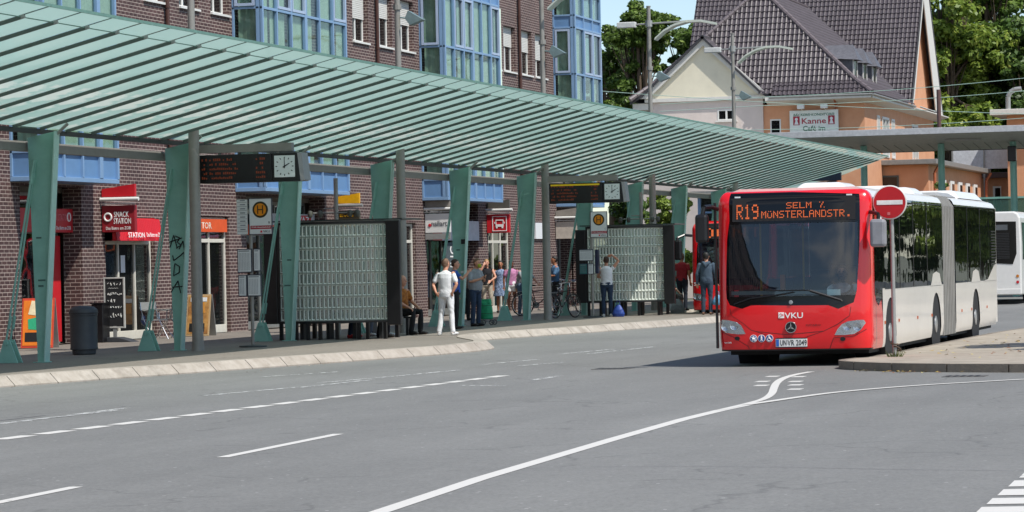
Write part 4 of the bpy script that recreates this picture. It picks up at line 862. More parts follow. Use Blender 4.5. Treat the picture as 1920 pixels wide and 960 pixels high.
# silver folding chairs
def chair(x, y, rz, label):
    e = empty('cafe_chair', (x, y, .15), label, 'chair', 'silver cafe chairs outside the snack bar', rz=rz)
    for s_ in (-.22, .22):
        b = B(); b.path([(s_, -.22, 0), (s_, .12, .46), (s_, .2, .66), (s_, .16, .68), (s_, -.22, .66)], .013, 8); b.build('leg', chrome, e, smooth=True)
        b = B(); b.path([(s_ * .9, .24, 0), (s_ * .9, -.2, .46), (s_ * .9, -.22, .66)], .013, 8); b.build('leg', chrome, e, smooth=True)
        b = B(); b.path([(s_, .18, .45), (s_, .24, .86)], .013, 8); b.build('back_post', chrome, e, smooth=True)
    b = B(); b.box(-.21, .21, -.2, .2, .435, .455); b.build('seat', M('chair_seat', '#6a6c6e', .5), e)
    b = B(); b.box(-.22, .22, .22, .235, .68, .86); b.build('backrest', galv, e)
chair(-27.3, onx(290, -27.3), R(60), 'silver folding cafe chair in front of the glass snack bar door'); chair(-27.35, onx(322, -27.35), R(-110), 'silver cafe chair against the brick pier, mostly behind the second support')
# no entry sign
q = gz(1678, 669, .12)
e = empty('no_entry_sign', (q[0], q[1], .122), 'round red no entry sign on a thin grey pole at the island tip', 'road sign')
b = B(); b.tube((0, 0, 0), (-.005, 0, 2.62), .034, n=16); b.build('pole', galv, e, smooth=True)
b = B(); b.lathe((-.02, -.06, 2.44), [(.0, -.001), (.25, -.001), (.268, .004), (.272, .014), (.26, .016), (.0, .016)], 48, 'y'); d_ = b.build('disc', M('white_reflective', '#d4d4d0', .4), e)
b = B(); b.lathe((-.02, -.063, 2.44), [(.0, -.001), (.252, -.001), (.252, .001), (0, .001)], 48, 'y'); b.build('red_field', M('noentry_red', '#b3121c', .35, var=.06), d_)
b = B(); b.box(-.225, .185, -.069, -.0655, 2.405, 2.475); b.build('white_bar', M('white_bar', '#e0e0dc', .4), d_)
b = B(); b.box(-.06, -.015, -.069, -.0655, 2.24, 2.285); b.build('sticker', M('sticker_pink', '#c76a6c', .5), d_)
b = B(); b.box(-.05, .05, -.04, .04, 2.30, 2.34); b.box(-.05, .05, -.04, .04, 2.52, 2.56); b.build('clamp', galv, e)
b = B(); b.ring((0.01, 0, .2), (.2, 0, 1), .06, .014); b.ring((.05, -.02, .13), (.5, .5, 1), .06, .012); b.build('lock_chain', M('rusty', '#4b3a2c', .7), e)
b = B()
for k in range(60):
    a = random.uniform(0, 6.28); r_ = random.uniform(.02, .12); hh = random.uniform(.03, .14); b.add([(r_ * math.cos(a) - .006, r_ * math.sin(a), 0), (r_ * math.cos(a) + .006, r_ * math.sin(a), 0), (r_ * 1.5 * math.cos(a), r_ * 1.5 * math.sin(a), hh)], [(0, 1, 2)])
wd = b.build('weeds', M('weed', '#55632c', .8)); wd.location = (q[0], q[1], .122); tag(wd, 'tuft of weeds at the foot of the no entry sign pole', 'weeds', kind='stuff')
# ================================================================== buses
bred = M('bus_red', '#dc161e', .22, var=.03, scale=1.5, coat=.6, dirt=.03); bcream = M('bus_cream', '#e0dcd4', .28, var=.03, scale=1.2, coat=.4, dirt=.05)
bwhite = M('bus_white', '#dddcd8', .3, var=.03, coat=.3); bblack = M('bus_black_glass', '#08090b', .10, var=.1, spec=.4); bgrey = M('bellows_grey', '#8b8a86', .7, var=.1, scale=3, dirt=.2)
wscreen = Mglass('windscreen', (.66, .76, .84), .74, (.006, .010, .018), .012, 1.7); sideg = Mglass('bus_side_glass', (.22, .26, .25), .45, (.008, .010, .010), .012, 1.6)
led = M('led_amber', '#a04a28', .5, emit='#ff7a38', es=.42); ledbg = M('led_back', '#14100f', .5, var=.1); metal = M('wheel_metal', '#b5b6b7', .35, metal=.7, var=.15, dirt=.2)
inter = M('bus_interior', '#2a2f35', .8, var=.15); bseat = M('bus_seat', '#26365a', .9); ypole = M('yellow_pole', '#c79a1c', .4)
lampc = M('headlamp_chrome', '#c9ced2', .12, metal=.9, var=.1, scale=20); lens = Mglass('headlamp_lens', (.9, .93, .95), .85, (.5, .55, .6), .02, 1.5)
HW = 1.235; BC = .42; NE = 4.6
_t = [i / 80 * math.pi / 2 for i in range(81)]
_o = [(HW * math.sin(t) ** (2 / NE), BC - BC * math.cos(t) ** (2 / NE)) for t in _t]
_q = [(0, 0)]
for p_ in _o:
    if math.dist(p_, _q[-1]) > .008: _q.append(p_)
_q[-1] = (HW, BC)
_al = [0]
for a_, c_ in zip(_q[:-1], _q[1:]): _al.append(_al[-1] + math.dist(a_, c_))
SC = _al[-1]                         # arc length front centre -> start of straight side
def plan(s, L_=None):
    a = abs(s); sg = 1 if s >= 0 else -1
    if a >= SC: return Vector((sg * HW, BC + a - SC, 0)), Vector((sg, 0, 0))
    i = max(j for j in range(len(_al)) if _al[j] <= a + 1e-9); i = min(i, len(_q) - 2)
    f = (a - _al[i]) / (_al[i + 1] - _al[i]); x = _q[i][0] + (_q[i + 1][0] - _q[i][0]) * f; y = _q[i][1] + (_q[i + 1][1] - _q[i][1]) * f
    k0 = max(0, i - 1); k1 = min(len(_q) - 1, i + 2); tx = _q[k1][0] - _q[k0][0]; ty = _q[k1][1] - _q[k0][1]
    if i <= 1: tx, ty = 1, 0.02
    l_ = math.hypot(tx, ty); return Vector((sg * x, y, 0)), Vector((sg * ty / l_, -tx / l_, 0))
def x2s(x):
    a = abs(x); sg = 1 if x >= 0 else -1
    if a >= HW - 1e-4: return sg * SC
    for j in range(len(_q) - 1):
        if _q[j][0] <= a <= _q[j + 1][0]: return sg * (_al[j] + (_al[j + 1] - _al[j]) * (a - _q[j][0]) / max(1e-9, _q[j + 1][0] - _q[j][0]))
    return sg * SC
ZT = 2.79; ZR = 2.58
def surf(s, z, off, skew=True):
    p, n = plan(s); a = abs(s)
    ins = 0
    if z > ZR: t = min(1, (z - ZR) / (ZT - ZR)); ins = .16 * (1 - math.sqrt(max(0, 1 - t * t)))
    if z < .45: ins += .03 * ((.45 - z) / .2) ** 2
    q = p + n * (off - ins); front = max(0, 1 - p.y / .5) if skew else 0
    ln = (.16 * ((z - 1.05) / 1.8) ** 1.3 if z > 1.05 else 0) + (.03 if z < .55 else 0) * 0
    if .6 < z <= 1.05: ln = -.012 * math.sin((z - .6) / .45 * math.pi)
    q.y += ln * front; q.z = z; return q
def patch(polys, off, mat, name, parent, ds=.09, dz=.16, smooth=True, dense=True):
    """polygons given on the unrolled body skin (arc length s, height z), wrapped on to the body"""
    bm = bmesh.new()
    for poly in polys:
        tri = tessellate_polygon([[Vector((s, z, 0)) for s, z in poly]]); vs = [bm.verts.new((s, 0, z)) for s, z in poly]
        for t in tri:
            try: bm.faces.new([vs[i] for i in t])
            except ValueError: pass
    smin = min(s for p in polys for s, z in p); smax = max(s for p in polys for s, z in p); zmin = min(z for p in polys for s, z in p); zmax = max(z for p in polys for s, z in p)
    cuts = [k * ds for k in range(int(-SC / ds) - 1, int(SC / ds) + 2)] + [sg * (SC - .5 + k * .035) for k in range(15) for sg in (-1, 1)] + [sg * (SC + .4 + k * 1.5) for k in range(14) for sg in (-1, 1)]
    for c in cuts:
        if smin < c < smax: bmesh.ops.bisect_plane(bm, geom=bm.verts[:] + bm.edges[:] + bm.faces[:], plane_co=(c, 0, 0), plane_no=(1, 0, 0), dist=1e-5)
    zc = [k * dz for k in range(0, 18)] + [ZR + k * .03 for k in range(0, 9)]
    for c in zc:
        if zmin < c < zmax: bmesh.ops.bisect_plane(bm, geom=bm.verts[:] + bm.edges[:] + bm.faces[:], plane_co=(0, 0, c), plane_no=(0, 0, 1), dist=1e-5)
    for v in bm.verts: v.co = surf(v.co.x, v.co.z, off)
    bm.normal_update()
    for f in bm.faces:
        c = f.calc_center_median(); ref = Vector((0, 6 if c.y > 1 else 2.0, c.z)) ; 
        ref.y = max(c.y, 1.2) if abs(c.x) > HW - .02 else 2.0
        if f.normal.dot(c - ref) < 0: f.normal_flip()
    me = bpy.data.meshes.new(name); bm.to_mesh(me); bm.free(); me.materials.append(mat)
    if smooth: me.polygons.foreach_set('use_smooth', [True] * len(me.polygons))
    o = bpy.data.objects.new(name, me); COL.objects.link(o); o.parent = parent; return o
BXC, BY0 = -9.04, 50.0
def F(px, py): q = gy(px, py, BY0); return (x2s(q[0] - BXC), q[2])
def Sd(px, py): q = gx(px, py, BXC + HW); return (SC + q[1] - BY0 - BC, q[2])
Zz = lambda pts: [F(1330 + a / 2.7429, 340 + c / 2.7429) for a, c in pts]     # enlarged-view coordinates of the front
def rnd(poly, n=2):
    for _ in range(n):
        Q = []
        for i in range(len(poly)):
            a = poly[i]; c = poly[(i + 1) % len(poly)]; Q += [(a[0] * .75 + c[0] * .25, a[1] * .75 + c[1] * .25), (a[0] * .25 + c[0] * .75, a[1] * .25 + c[1] * .75)]
        poly = Q
    return poly
def wheel(root, x, y, r=.47, name='wheel', out=1):
    b = B(); prof = [(.30, -.13), (.40, -.14), (.455, -.12), (.47, -.09), (.47, .09), (.455, .12), (.40, .14), (.30, .13)]
    b.lathe((x, y, r), [(p * r / .47, h) for p, h in prof], 36, 'x'); w_ = b.build('wheel', rubber, root, smooth=True)
    b = B(); o = out * .10
    b.lathe((x + o, y, r), [(.30, .0), (.30, out * .035), (.275, out * .035), (.25, -out * .01), (.16, out * .0), (.15, out * .05), (.10, out * .06), (.0, out * .06)], 32, 'x'); b.build('rim', metal, w_, smooth=True)
    b = B()
    for k in range(10): a = k * math.pi / 5; b.tube((x + o, y + .205 * math.cos(a), r + .205 * math.sin(a)), (x + o + out * .02, y + .205 * math.cos(a), r + .205 * math.sin(a)), .018, n=6)
    b.build('wheel_nuts', metal, w_)
    return w_
def arch_poly(sA, sB, z0, z1, arches, sgn=1):
    """side body rectangle from sA to sB with wheel openings cut from the bottom edge"""
    pts = [(sA, z0)]
    for c in arches:
        r = .60; h = .44; a0 = math.asin((h - z0) / r) if h > z0 else 0; m_ = []
        for k in range(15): t = math.pi + a0 - (math.pi + 2 * a0) * k / 14; m_.append((c + r * math.cos(t), h + r * math.sin(t)))
        pts += m_
    pts += [(sB, z0), (sB, z1), (sA, z1)]
    return [(sgn * s, z) for s, z in pts]
def bus_front(e, red, side, texts, L1, lower2, wheels1, full=True):
    # lower red front with nose and side corner
    sR = SC
    ws = Zz([(88, 62), (95, 205), (84, 300), (82, 560), (86, 603), (104, 638), (170, 656), (216, 637), (400, 639), (612, 637), (664, 656), (742, 622), (757, 560), (768, 300), (768, 205), (764, 62)])
    ws = [(s, z) for s, z in ws]
    zb_, zt_ = .25, ZT
    sL, sRr = ws[0][0], ws[-1][0]
    low = [(-SC - .55, zb_), (sR + .55 if False else SC + .02, zb_), (SC + .02, 1.12), (ws[11][0], ws[11][1])]
    # red shell around the black glass field : left C and right C meeting in the middle
    top = ws[0][1]
    mid_b = ws[8]; mid_t = (0, max(ws[0][1], ws[-1][1]))
    left = [(mid_b[0], mid_b[1])] + [ws[i] for i in (7, 6, 5, 4, 3, 2, 1, 0)] + [mid_t, (0, ZT), (-SC - .02, ZT), (-SC - .02, zb_), (mid_b[0], zb_)]
    right = [(mid_b[0], mid_b[1]), (mid_b[0], zb_), (SC + .02, zb_), (SC + .02, ZT), (0, ZT), mid_t] + [ws[i] for i in (15, 14, 13, 12, 11, 10, 9)]
    body = patch([left, right], 0, red, 'front_body', e)
    # black field pieces
    disp_b = Zz([(96, 208), (400, 206), (766, 208)])
    dz = disp_b[1][1]
    hd = patch([[ws[0], (ws[0][0], dz), (ws[-1][0], dz), ws[-1], mid_t]], -.004, bblack, 'display_field', e)
    gtop = dz - .03; cc = Zz([(84, 596), (757, 596)]); gb_ = cc[0][1]
    frit_lo = [(ws[3][0], gb_)] + [ws[i] for i in (3, 4, 5, 6, 7, 8, 9, 10, 11, 12)] + [(ws[12][0], gb_)]
    patch([[(ws[3][0], gb_)] + [ws[i] for i in (4, 5, 6, 7, 8, 9, 10, 11)] + [(ws[12][0], gb_)], [(ws[2][0], dz), (ws[2][0], gb_), (ws[2][0] + .03, gb_), (ws[2][0] + .03, dz)], [(ws[13][0] - .03, dz), (ws[13][0] - .03, gb_), (ws[13][0], gb_), (ws[13][0], dz)], [(ws[1][0], dz), (ws[-2][0], dz), (ws[-2][0], gtop), (ws[1][0], gtop)]], -.002, bblack, 'windscreen_border', e)
    patch([[(ws[2][0] + .03, gb_), (ws[13][0] - .03, gb_), (ws[13][0] - .03, gtop), (ws[2][0] + .03, gtop)]], -.003, wscreen, 'windscreen', e)
    # destination text panel
    y_ = .16
    b = B(); x0 = -1.03; x1 = 1.1; zc = Zz([(400, 100), (400, 190)])
    b = B()
    def zf(py): return Zz([(400, py)])[0][1]
    def xf(px): return gy(1330 + px / 2.7429, 400, BY0)[0] - BXC
    b.box(xf(112), xf(746), -.05, -.047, zf(202), zf(80)); lb = b.build('led_display', ledbg, e)
    b = B()
    for s_, xa, xb, za, zb2 in texts: dots(b, s_, xf(xa), xf(xb), zf(za), zf(zb2), -.054)
    lt = b.build('led_text', led, lb)
    for o in (lb, lt):
        for v in o.data.vertices:
            v.co.y += .05 - .03 + surf(x2s(max(-HW + .01, min(HW - .01, v.co.x))), v.co.z, 0).y
        
    # headlights
    for k, pts in enumerate(([(54, 722), (62, 713), (100, 715), (140, 724), (165, 742), (187, 785), (150, 787), (82, 780), (62, 762)], [(645, 790), (660, 760), (682, 735), (712, 720), (760, 713), (792, 713), (800, 728), (775, 765), (745, 784), (700, 790)])):
        P = Zz(pts); h = patch([P], .006, lampc, 'headlight', e, ds=.04, dz=.05)
        C_ = (sum(s for s, z in P) / len(P), sum(z for s, z in P) / len(P)); sh = lambda f: [(C_[0] + (s - C_[0]) * f, C_[1] + (z - C_[1]) * f) for s, z in P]
        patch([sh(.97)], .03, lens, 'lens', h, ds=.05, dz=.05)
        for q in ((-.10, .0), (.06, .01)):
            c0 = surf(C_[0] + q[0] * (1 if k else -1) * -1, C_[1] + q[1], .008); b = B(); b.lathe((c0.x, c0.y, c0.z), [(.0, .0), (.04, -.004), (.062, -.016), (.066, -.016), (.06, 0)], 20, 'y'); b.build('reflector', chrome, h, smooth=True)
        r = 14; cx, cy = ((143, 808), (687, 811))[k]
        patch([Zz([(cx + r * math.cos(a * .524), cy + r * .75 * math.sin(a * .524)) for a in range(12)])], .004, black, 'fog_lamp', e, ds=.03, dz=.05)
    # creases below the nose (shadow gaps)
    gapm = M('panel_gap', '#5e0c10', .6)
    def line(pts, w_, m_=gapm, nm='panel_gap', off=.003):
        P = []
        for (a, c) in pts: P.append(Zz([(a, c)])[0])
        N_ = normals(P, 1); patch([[(p[0] + n.x * w_, p[1] + n.y * w_) for p, n in zip(P, N_)] + [(p[0] - n.x * w_, p[1] - n.y * w_) for p, n in list(zip(P, N_))[::-1]]], off, m_, nm, e)
    line([(105, 655), (112, 690), (180, 735), (215, 765), (240, 772), (400, 788), (590, 770), (660, 735), (722, 690), (728, 645)], .0045)
    line([(60, 776), (120, 800), (200, 850), (205, 862)], .005); line([(805, 760), (745, 795), (640, 805), (620, 860)], .005)
    line([(240, 772), (320, 800)], .004); line([(590, 770), (500, 800)], .004)
    patch([[(-SC + .1, .25), (SC - .1, .25), (SC - .1, .275), (-SC + .1, .275)]], .004, black, 'bumper_lip', e)
    # number plate
    P0 = xf(330); P1 = xf(491); za, zb2 = zf(851), zf(809); yy = surf(0, (za + zb2) / 2, 0).y - .03
    return body, xf, zf
def roof(e, y0, y1, mat, name='roof', z=ZT):
    b = B(); W_ = HW - .16; b.prism([(-W_ - .03, y0, z - .012), (W_ + .03, y0, z - .012), (W_ - .15, y0, z + .045), (-W_ + .15, y0, z + .045)], (0, y1 - y0, 0)); return b.build(name, mat, e)
def side_win(e, s0, s1, z0, z1, sgn, nm='side_window', n=1, mat=None):
    b_ = patch([[(sgn * s0, z0), (sgn * s1, z0), (sgn * s1, z1), (sgn * s0, z1)]], .004, mat or sideg, nm, e)
    return b_
def sp(y): return SC + y - BC     # body y -> arc length
def interior(e, y0, y1, seats=True):
    b = B(); b.box(-1.15, 1.15, y0, y1, .33, .36); b.box(-1.15, 1.15, y0, y1, 2.62, 2.65); b.build('floor_and_ceiling', inter, e)
    if seats:
        b = B(); y = y0 + 1.6
        while y < y1 - .8:
            for x in (-.85, .45): b.box(x, x + .42, y, y + .42, .75, .82); b.box(x, x + .42, y + .40, y + .47, .8, 1.38)
            y += .8
        b.build('seats', bseat, e)
# ---------------- articulated bus
e = empty('articulated_bus', (BXC, BY0, 0), 'red and cream articulated city bus with amber destination text, nearest of the three buses', 'bus')
hero_t = [('R19', 134, 248, 190, 114), ('SELM %', 391, 590, 139, 108), ('MUNSTERLANDSTR.', 263, 722, 187, 150)]
body, xf, zf = bus_front(e, bred, bcream, hero_t, 8.7, None, None)
# writing on the front
P0, P1 = xf(330), xf(491); za, zb2 = zf(851), zf(809); yq = surf(.0, .42, 0).y - .035
b = B(); b.box(P0, P1, yq, yq + .03, za, zb2); b.build('number_plate', M('plate_white', '#dcdcd8', .4), e, bevel=.004)
plate = [o for o in e.children if o.name.startswith('number_plate')][0] if False else bpy.data.objects[-1] if False else [o for o in bpy.data.objects if o.parent == e and o.name.startswith('number_plate')][0]
b = B(); b.box(P0 + .008, P0 + .055, yq - .004, yq - .001, za + .01, zb2 - .01); b.build('euro_band', M('euro_blue', '#2b5fb0', .4), plate)
txt('UN', (P0 + .125, yq - .003, (za + zb2) / 2), Rx, Uz, .10, .09, gb, plate, W=False); txt('VR 2049', ((P0 + P1) / 2 + .095, yq - .003, (za + zb2) / 2), Rx, Uz, .31, .09, gb, plate, W=False)
b = B(); b.lathe((P0 + .215, yq - .002, (za + zb2) / 2), [(0, -.002), (.022, -.002), (.022, .0)], 12, 'y'); b.build('plate_seal', galv, plate)
b = B()
for k in range(4): b.box(P0, P1, yq - .002, yq + .03, [za - .012, zb2, za, za][k] if k < 2 else za, [za, zb2 + .012][k] if k < 2 else zb2) if k < 2 else None
b.build('plate_holder', black, plate)
yv = lambda px, py: surf(x2s(xf(px)), zf(py), .004).y
txt('VKU', (xf(425), yv(425, 690), zf(690)), Rx, Uz, xf(472) - xf(378), zf(675) - zf(704), wl, e, W=False, extr=.002)
b = B(); b.box(xf(346), xf(375), yv(360, 690) - .002, yv(360, 690) + .01, zf(703), zf(673)); lo = b.build('logo_square', wl, e)
b = B(); b.path([(xf(349), yv(360, 690) - .004, zf(688)), (xf(358), yv(360, 690) - .004, zf(679)), (xf(372), yv(360, 690) - .004, zf(690))], .004, 4); b.path([(xf(350), yv(360, 690) - .004, zf(699)), (xf(372), yv(360, 690) - .004, zf(684))], .004, 4); b.build('logo_lines', bred, lo)
txt('CITARO', (xf(524), yv(524, 741), zf(741)), Rx, Uz, xf(563) - xf(487), zf(736) - zf(747), M('letter_darkred', '#701216', .4), e, W=False)
c0 = Vector((xf(409), yv(409, 751) - .012, zf(751))); rr = (xf(438) - xf(380)) / 2
b = B(); b.lathe(c0 + Vector((0, .004, 0)), [(0, -.004), (rr, -.004), (rr, .01)], 32, 'y'); em = b.build('emblem', black, e)
b = B(); b.ring(c0 + Vector((0, -.004, 0)), (0, 1, 0), rr * .94, .009)
for k in range(3):
    a = math.pi / 2 + k * 2.0944; d = Vector((math.cos(a), 0, math.sin(a))); t = Vector((-d.z, 0, d.x)) * .014; q = c0 + Vector((0, -.006, 0)); b.prism([q - t, q + d * rr * .92, q + t], (0, -.006, 0))
b.build('star', chrome, em)
stk = M('sticker_blue', '#1f3f86', .4)
for k, px in enumerate((215, 256, 297)):
    c0 = Vector((xf(px), yv(px, 806) - .004, zf(806))); r_ = (xf(234) - xf(215))
    b = B(); b.lathe(c0, [(0, -.002), (r_, -.002), (r_, .004)], 24, 'y'); st = b.build('round_sticker', wl, e)
    b = B(); b.lathe(c0 + Vector((0, -.003, 0)), [(0, -.002), (r_ * .88, -.002), (r_ * .88, 0)], 24, 'y'); b.build('blue_field', stk, st)
    b = B(); y_ = c0.y - .008; X = lambda u, v: (c0.x + u * r_, y_, c0.z + v * r_)
    if k == 0: b.path([X(-.5, .4), X(-.25, .0), X(.45, .0), X(.5, .45)], .006, 5); b.path([X(-.3, -.1), X(.4, -.1)], .012, 5); b.ring(X(-.25, -.45), (0, 1, 0), .012, .005, 10); b.ring(X(.35, -.45), (0, 1, 0), .012, .005, 10); b.ring(X(.0, .35), (0, 1, 0), .01, .006, 10)
    if k == 1: b.ring(X(0, .55), (0, 1, 0), .007, .006, 10); b.path([X(0, .35), X(0, -.1)], .011, 5); b.path([X(-.3, .05), X(0, .3), X(.3, .05)], .005, 5); b.path([X(0, -.1), X(-.22, -.62)], .007, 5); b.path([X(0, -.1), X(.22, -.62)], .007, 5)
    if k == 2: b.ring(X(-.08, -.25), (0, 1, 0), .026, .005, 14); b.ring(X(-.1, .6), (0, 1, 0), .006, .005, 10); b.path([X(-.1, .45), X(-.05, -.02), X(.3, -.05), X(.5, -.5)], .007, 5); b.path([X(-.08, .22), X(.3, .2)], .005, 5)
    b.build('pictogram', wl, st)
c0 = Vector((xf(411), yv(411, 623) - .01, zf(623))); b = B(); b.lathe(c0, [(0, -.012), (.028, -.01), (.034, 0), (.03, .01)], 16, 'y'); b.build('camera_lens', M('lens_grey', '#8b9094', .2), e, smooth=True)
b = B(); s0 = surf(x2s(xf(72)), zf(826), .004); txt('wifi', (s0.x + .02, s0.y - .01, s0.z), (1, -.4, 0), Uz, .14, .025, wl, e, W=False)
# wipers
for pts in ([(290, 560), (500, 562), (640, 606), (676, 622)], [(120, 628), (200, 600), (330, 585), (430, 570)]):
    b = B(); b.path([tuple(surf(x2s(xf(a)), zf(c), .035)) for a, c in pts], .011, 6); b.build('wiper', black, e)
b = B(); b.path([tuple(surf(x2s(xf(a)), zf(c), .028)) for a, c in [(512, 565), (672, 618)]], .022, 6); b.build('wiper_arm', black, e)
# top marker lights
for px in (135, 713): s0 = surf(x2s(xf(px)), zf(76), .006); b = B(); b.box(s0.x - .045, s0.x + .045, s0.y - .012, s0.y + .02, s0.z - .012, s0.z + .012); b.build('marker_light', paperm, e, bevel=.004)
# ----- side skins, front section then rear section
JW0, JW1, LEND = 8.62, 10.38, 16.95
WH = (2.12, 7.66, 13.45)
for sg in (1, -1):
    # red lower corner, then cream
    sa = SC + .02; sw = sp(1.30)
    redp = [(sa, .25), (sp(1.34), .25), (sp(1.36), .45), (sp(1.20), .95), (sp(1.22), 1.12), (sp(1.4), 1.24), (sa, 1.24)]
    if sg == 1:
        patch([[(sa, .25), (sp(1.30), .25), (sp(1.24), .8), (sp(1.12), 1.02), (sp(.80), .93), (sp(.55), 1.02), (sa + .05, 1.10), (sa, 1.10)]], 0, bred, 'side_corner', e)
        A = arch_poly(sp(1.28), sp(JW0), .25, 1.20, (sp(WH[0]), sp(WH[1])))
        patch([A], -.001, bcream, 'side_panel', e)
    else:
        A = [(-s, z) for s, z in arch_poly(sa, sp(JW0), .25, 1.20, (sp(WH[0]), sp(WH[1])))]; patch([A], 0, bred, 'side_panel', e)
    Bp = [(sg * s, z) for s, z in arch_poly(sp(JW1), sp(LEND), .25, 1.20, (sp(WH[2]),))]
    patch([Bp], 0, bcream, 'side_panel', e)
    for y0, y1 in ((sa, sp(JW0)), (sp(JW1), sp(LEND))):
        y0s = sp(1.3) if y0 == sa and sg == 1 else y0
        patch([[(sg * y0, 2.66), (sg * y1, 2.66), (sg * y1, ZT), (sg * y0, ZT)]], 0, bcream if y0 != sa else bcream, 'roof_edge', e)
    if sg == 1:
        patch([[(sa, 1.10), (sa + .05, 1.10), (sp(.55), 1.02), (sp(.80), .93), (sp(1.12), 1.02), (sp(1.24), 1.2), (sp(1.5), 1.2), (sp(1.5), 2.66), (sa, 2.66)]], .003, sideg, 'driver_window', e)
        patch([[(sp(.52), 2.16), (sp(1.5), 2.16), (sp(1.5), 2.52), (sp(.52), 2.52)]], .007, bred, 'red_panel', e)
        b = B(); b.box(HW + .008, HW + .011, .95, 1.25, 2.28, 2.46); b.build('side_notice', paperm, e)
    wins = [(1.52, 3.2), (3.22, 4.8), (4.82, 6.5), (6.52, JW0)] if sg == 1 else [(.45, 3.2), (3.22, 4.8), (4.82, 6.5), (6.52, JW0)]
    for y0, y1 in wins: side_win(e, sp(y0), sp(y1) - .0, 1.18 if not (6.5 < y0) else 1.18, 2.66, sg)
    for y0, y1 in ((JW1, 12.2), (12.22, 14.2), (14.22, 15.7), (15.72, LEND)): side_win(e, sp(y0), sp(y1), 1.18, 2.66, sg)
    # bump in the cream panel above rear arches
    for yc in (WH[1], WH[2]):
        P = [(sg * sp(yc + u), z) for u, z in ((-.75, 1.17), (-.6, 1.25), (-.45, 1.38), (0, 1.42), (.45, 1.38), (.6, 1.25), (.75, 1.17))]; patch([P], .006, bcream, 'arch_panel', e)
    P = [(sg * sp(y_), z) for y_, z in ((14.6, 1.17), (LEND, 1.17), (LEND, 1.62), (16.4, 1.45), (15.4, 1.2))]; patch([P], .007, bcream, 'rear_corner_panel', e)
    b = B()
    for k in range(12): b.box(sg * (HW + .008), sg * (HW + .02), 16.0, 16.75, 1.5 + k * .06, 1.53 + k * .06)
    b.build('vent_grille', black, e)
    for y in (1.45, 3.0, 5.2, 7.0, 11.2, 12.7, 15.2): b = B(); b.box(sg * (HW + .001), sg * (HW + .012), y - .035, y + .035, .62, .67); b.build('side_reflector', M('reflector_orange', '#b5531e', .4), e)
    for y in WH:
        wheel(e, sg * (HW - .16), y, out=sg)
        b = B(); b.lathe((sg * (HW - .02), y, .44), [(.60, 0), (.60, -sg * .5), (.0, -sg * .5)], 24, 'x'); b.build('wheel_housing', dark, e)
    # door posts
    for y in (3.21, 4.81, 6.51, 12.21, 14.21): b = B(); b.box(sg * (HW + .005), sg * (HW + .009), y - .02, y + .02, 1.18, 2.66); b.build('window_divider', black, e)
b = B(); b.box(-HW + .12, HW - .12, .5, JW0 - .02, .18, .32); b.box(-HW + .12, HW - .12, JW1, LEND - .1, .18, .32); b.build('underbody', dark, e)
b = B()
for k in range(16):
    y = JW0 + .0 + k * (JW1 - JW0) / 16; dy = (JW1 - JW0) / 16; o0 = 0 if k % 2 else .035; wv = HW - .035 + o0
    b.prism([(-wv, y + .01, .24), (wv, y + .01, .24), (wv, y + .01, 2.62), (wv - .12, y + .01, ZT + .02), (-wv + .12, y + .01, ZT + .02), (-wv, y + .01, 2.62)], (0, dy - .02 if o0 else dy, 0))
b.build('bellows', bgrey, e)
b = B(); b.prism([(-HW, LEND, .3), (HW, LEND, .3), (HW, LEND, 2.65), (HW - .15, LEND, ZT), (-HW + .15, LEND, ZT), (-HW, LEND, 2.65)], (0, .06, 0)); b.build('rear_panel', bcream, e)
roof(e, .55, JW0, bcream); roof(e, JW1, LEND, bcream); b = B(); b.box(-1.0, 1.0, .26, .6, ZT - .05, ZT - .012); b.build('roof_front', bred, e, bevel=.01)
def roofbox(y0, y1, w_, h, mat, name='roof_unit', openings=0):
    b = B(); b.prism([(-w_, y0 + .15, ZT + .03), (w_, y0 + .15, ZT + .03), (w_ - .1, y0 + .28, ZT + h), (-w_ + .1, y0 + .28, ZT + h)], (0, .02, 0)); b.v = []; b.f = []; b.m = []
    v = [(-w_, y0, ZT + .03), (w_, y0, ZT + .03), (w_, y1, ZT + .03), (-w_, y1, ZT + .03), (-w_ + .14, y0 + .12, ZT + h), (w_ - .14, y0 + .12, ZT + h), (w_ - .14, y1 - .12, ZT + h), (-w_ + .14, y1 - .12, ZT + h)]
    b.add(v, [(0, 1, 5, 4), (1, 2, 6, 5), (2, 3, 7, 6), (3, 0, 4, 7), (4, 5, 6, 7)]); o = b.build(name, mat, e, bevel=.05)
    if openings:
        b = B()
        for k in range(openings):
            xc = -w_ + .1 + (k + .5) * (2 * w_ - .2) / openings; hw_ = (2 * w_ - .2) / openings * .34
            b.add([(xc - hw_, y0 - .004 + .02, ZT + .06), (xc + hw_, y0 - .004 + .02, ZT + .06), (xc + hw_ * .8, y0 + .09, ZT + h - .06), (xc - hw_ * .8, y0 + .09, ZT + h - .06)], [(0, 1, 2, 3)])
        b.build('grille', black, o)
    return o
rb = roofbox(1.6, 3.0, .45, .15, bwhite, openings=2)
for o in (rb,): o.location = (.2, 0, 0)
roofbox(4.4, 5.8, .98, .13, bwhite, openings=2); roofbox(6.9, 8.2, .98, .15, bwhite, openings=2); roofbox(10.7, 12.6, 1.0, .12, M('roof_grey', '#8e9090', .5)); roofbox(12.8, 16.6, 1.02, .19, bwhite)
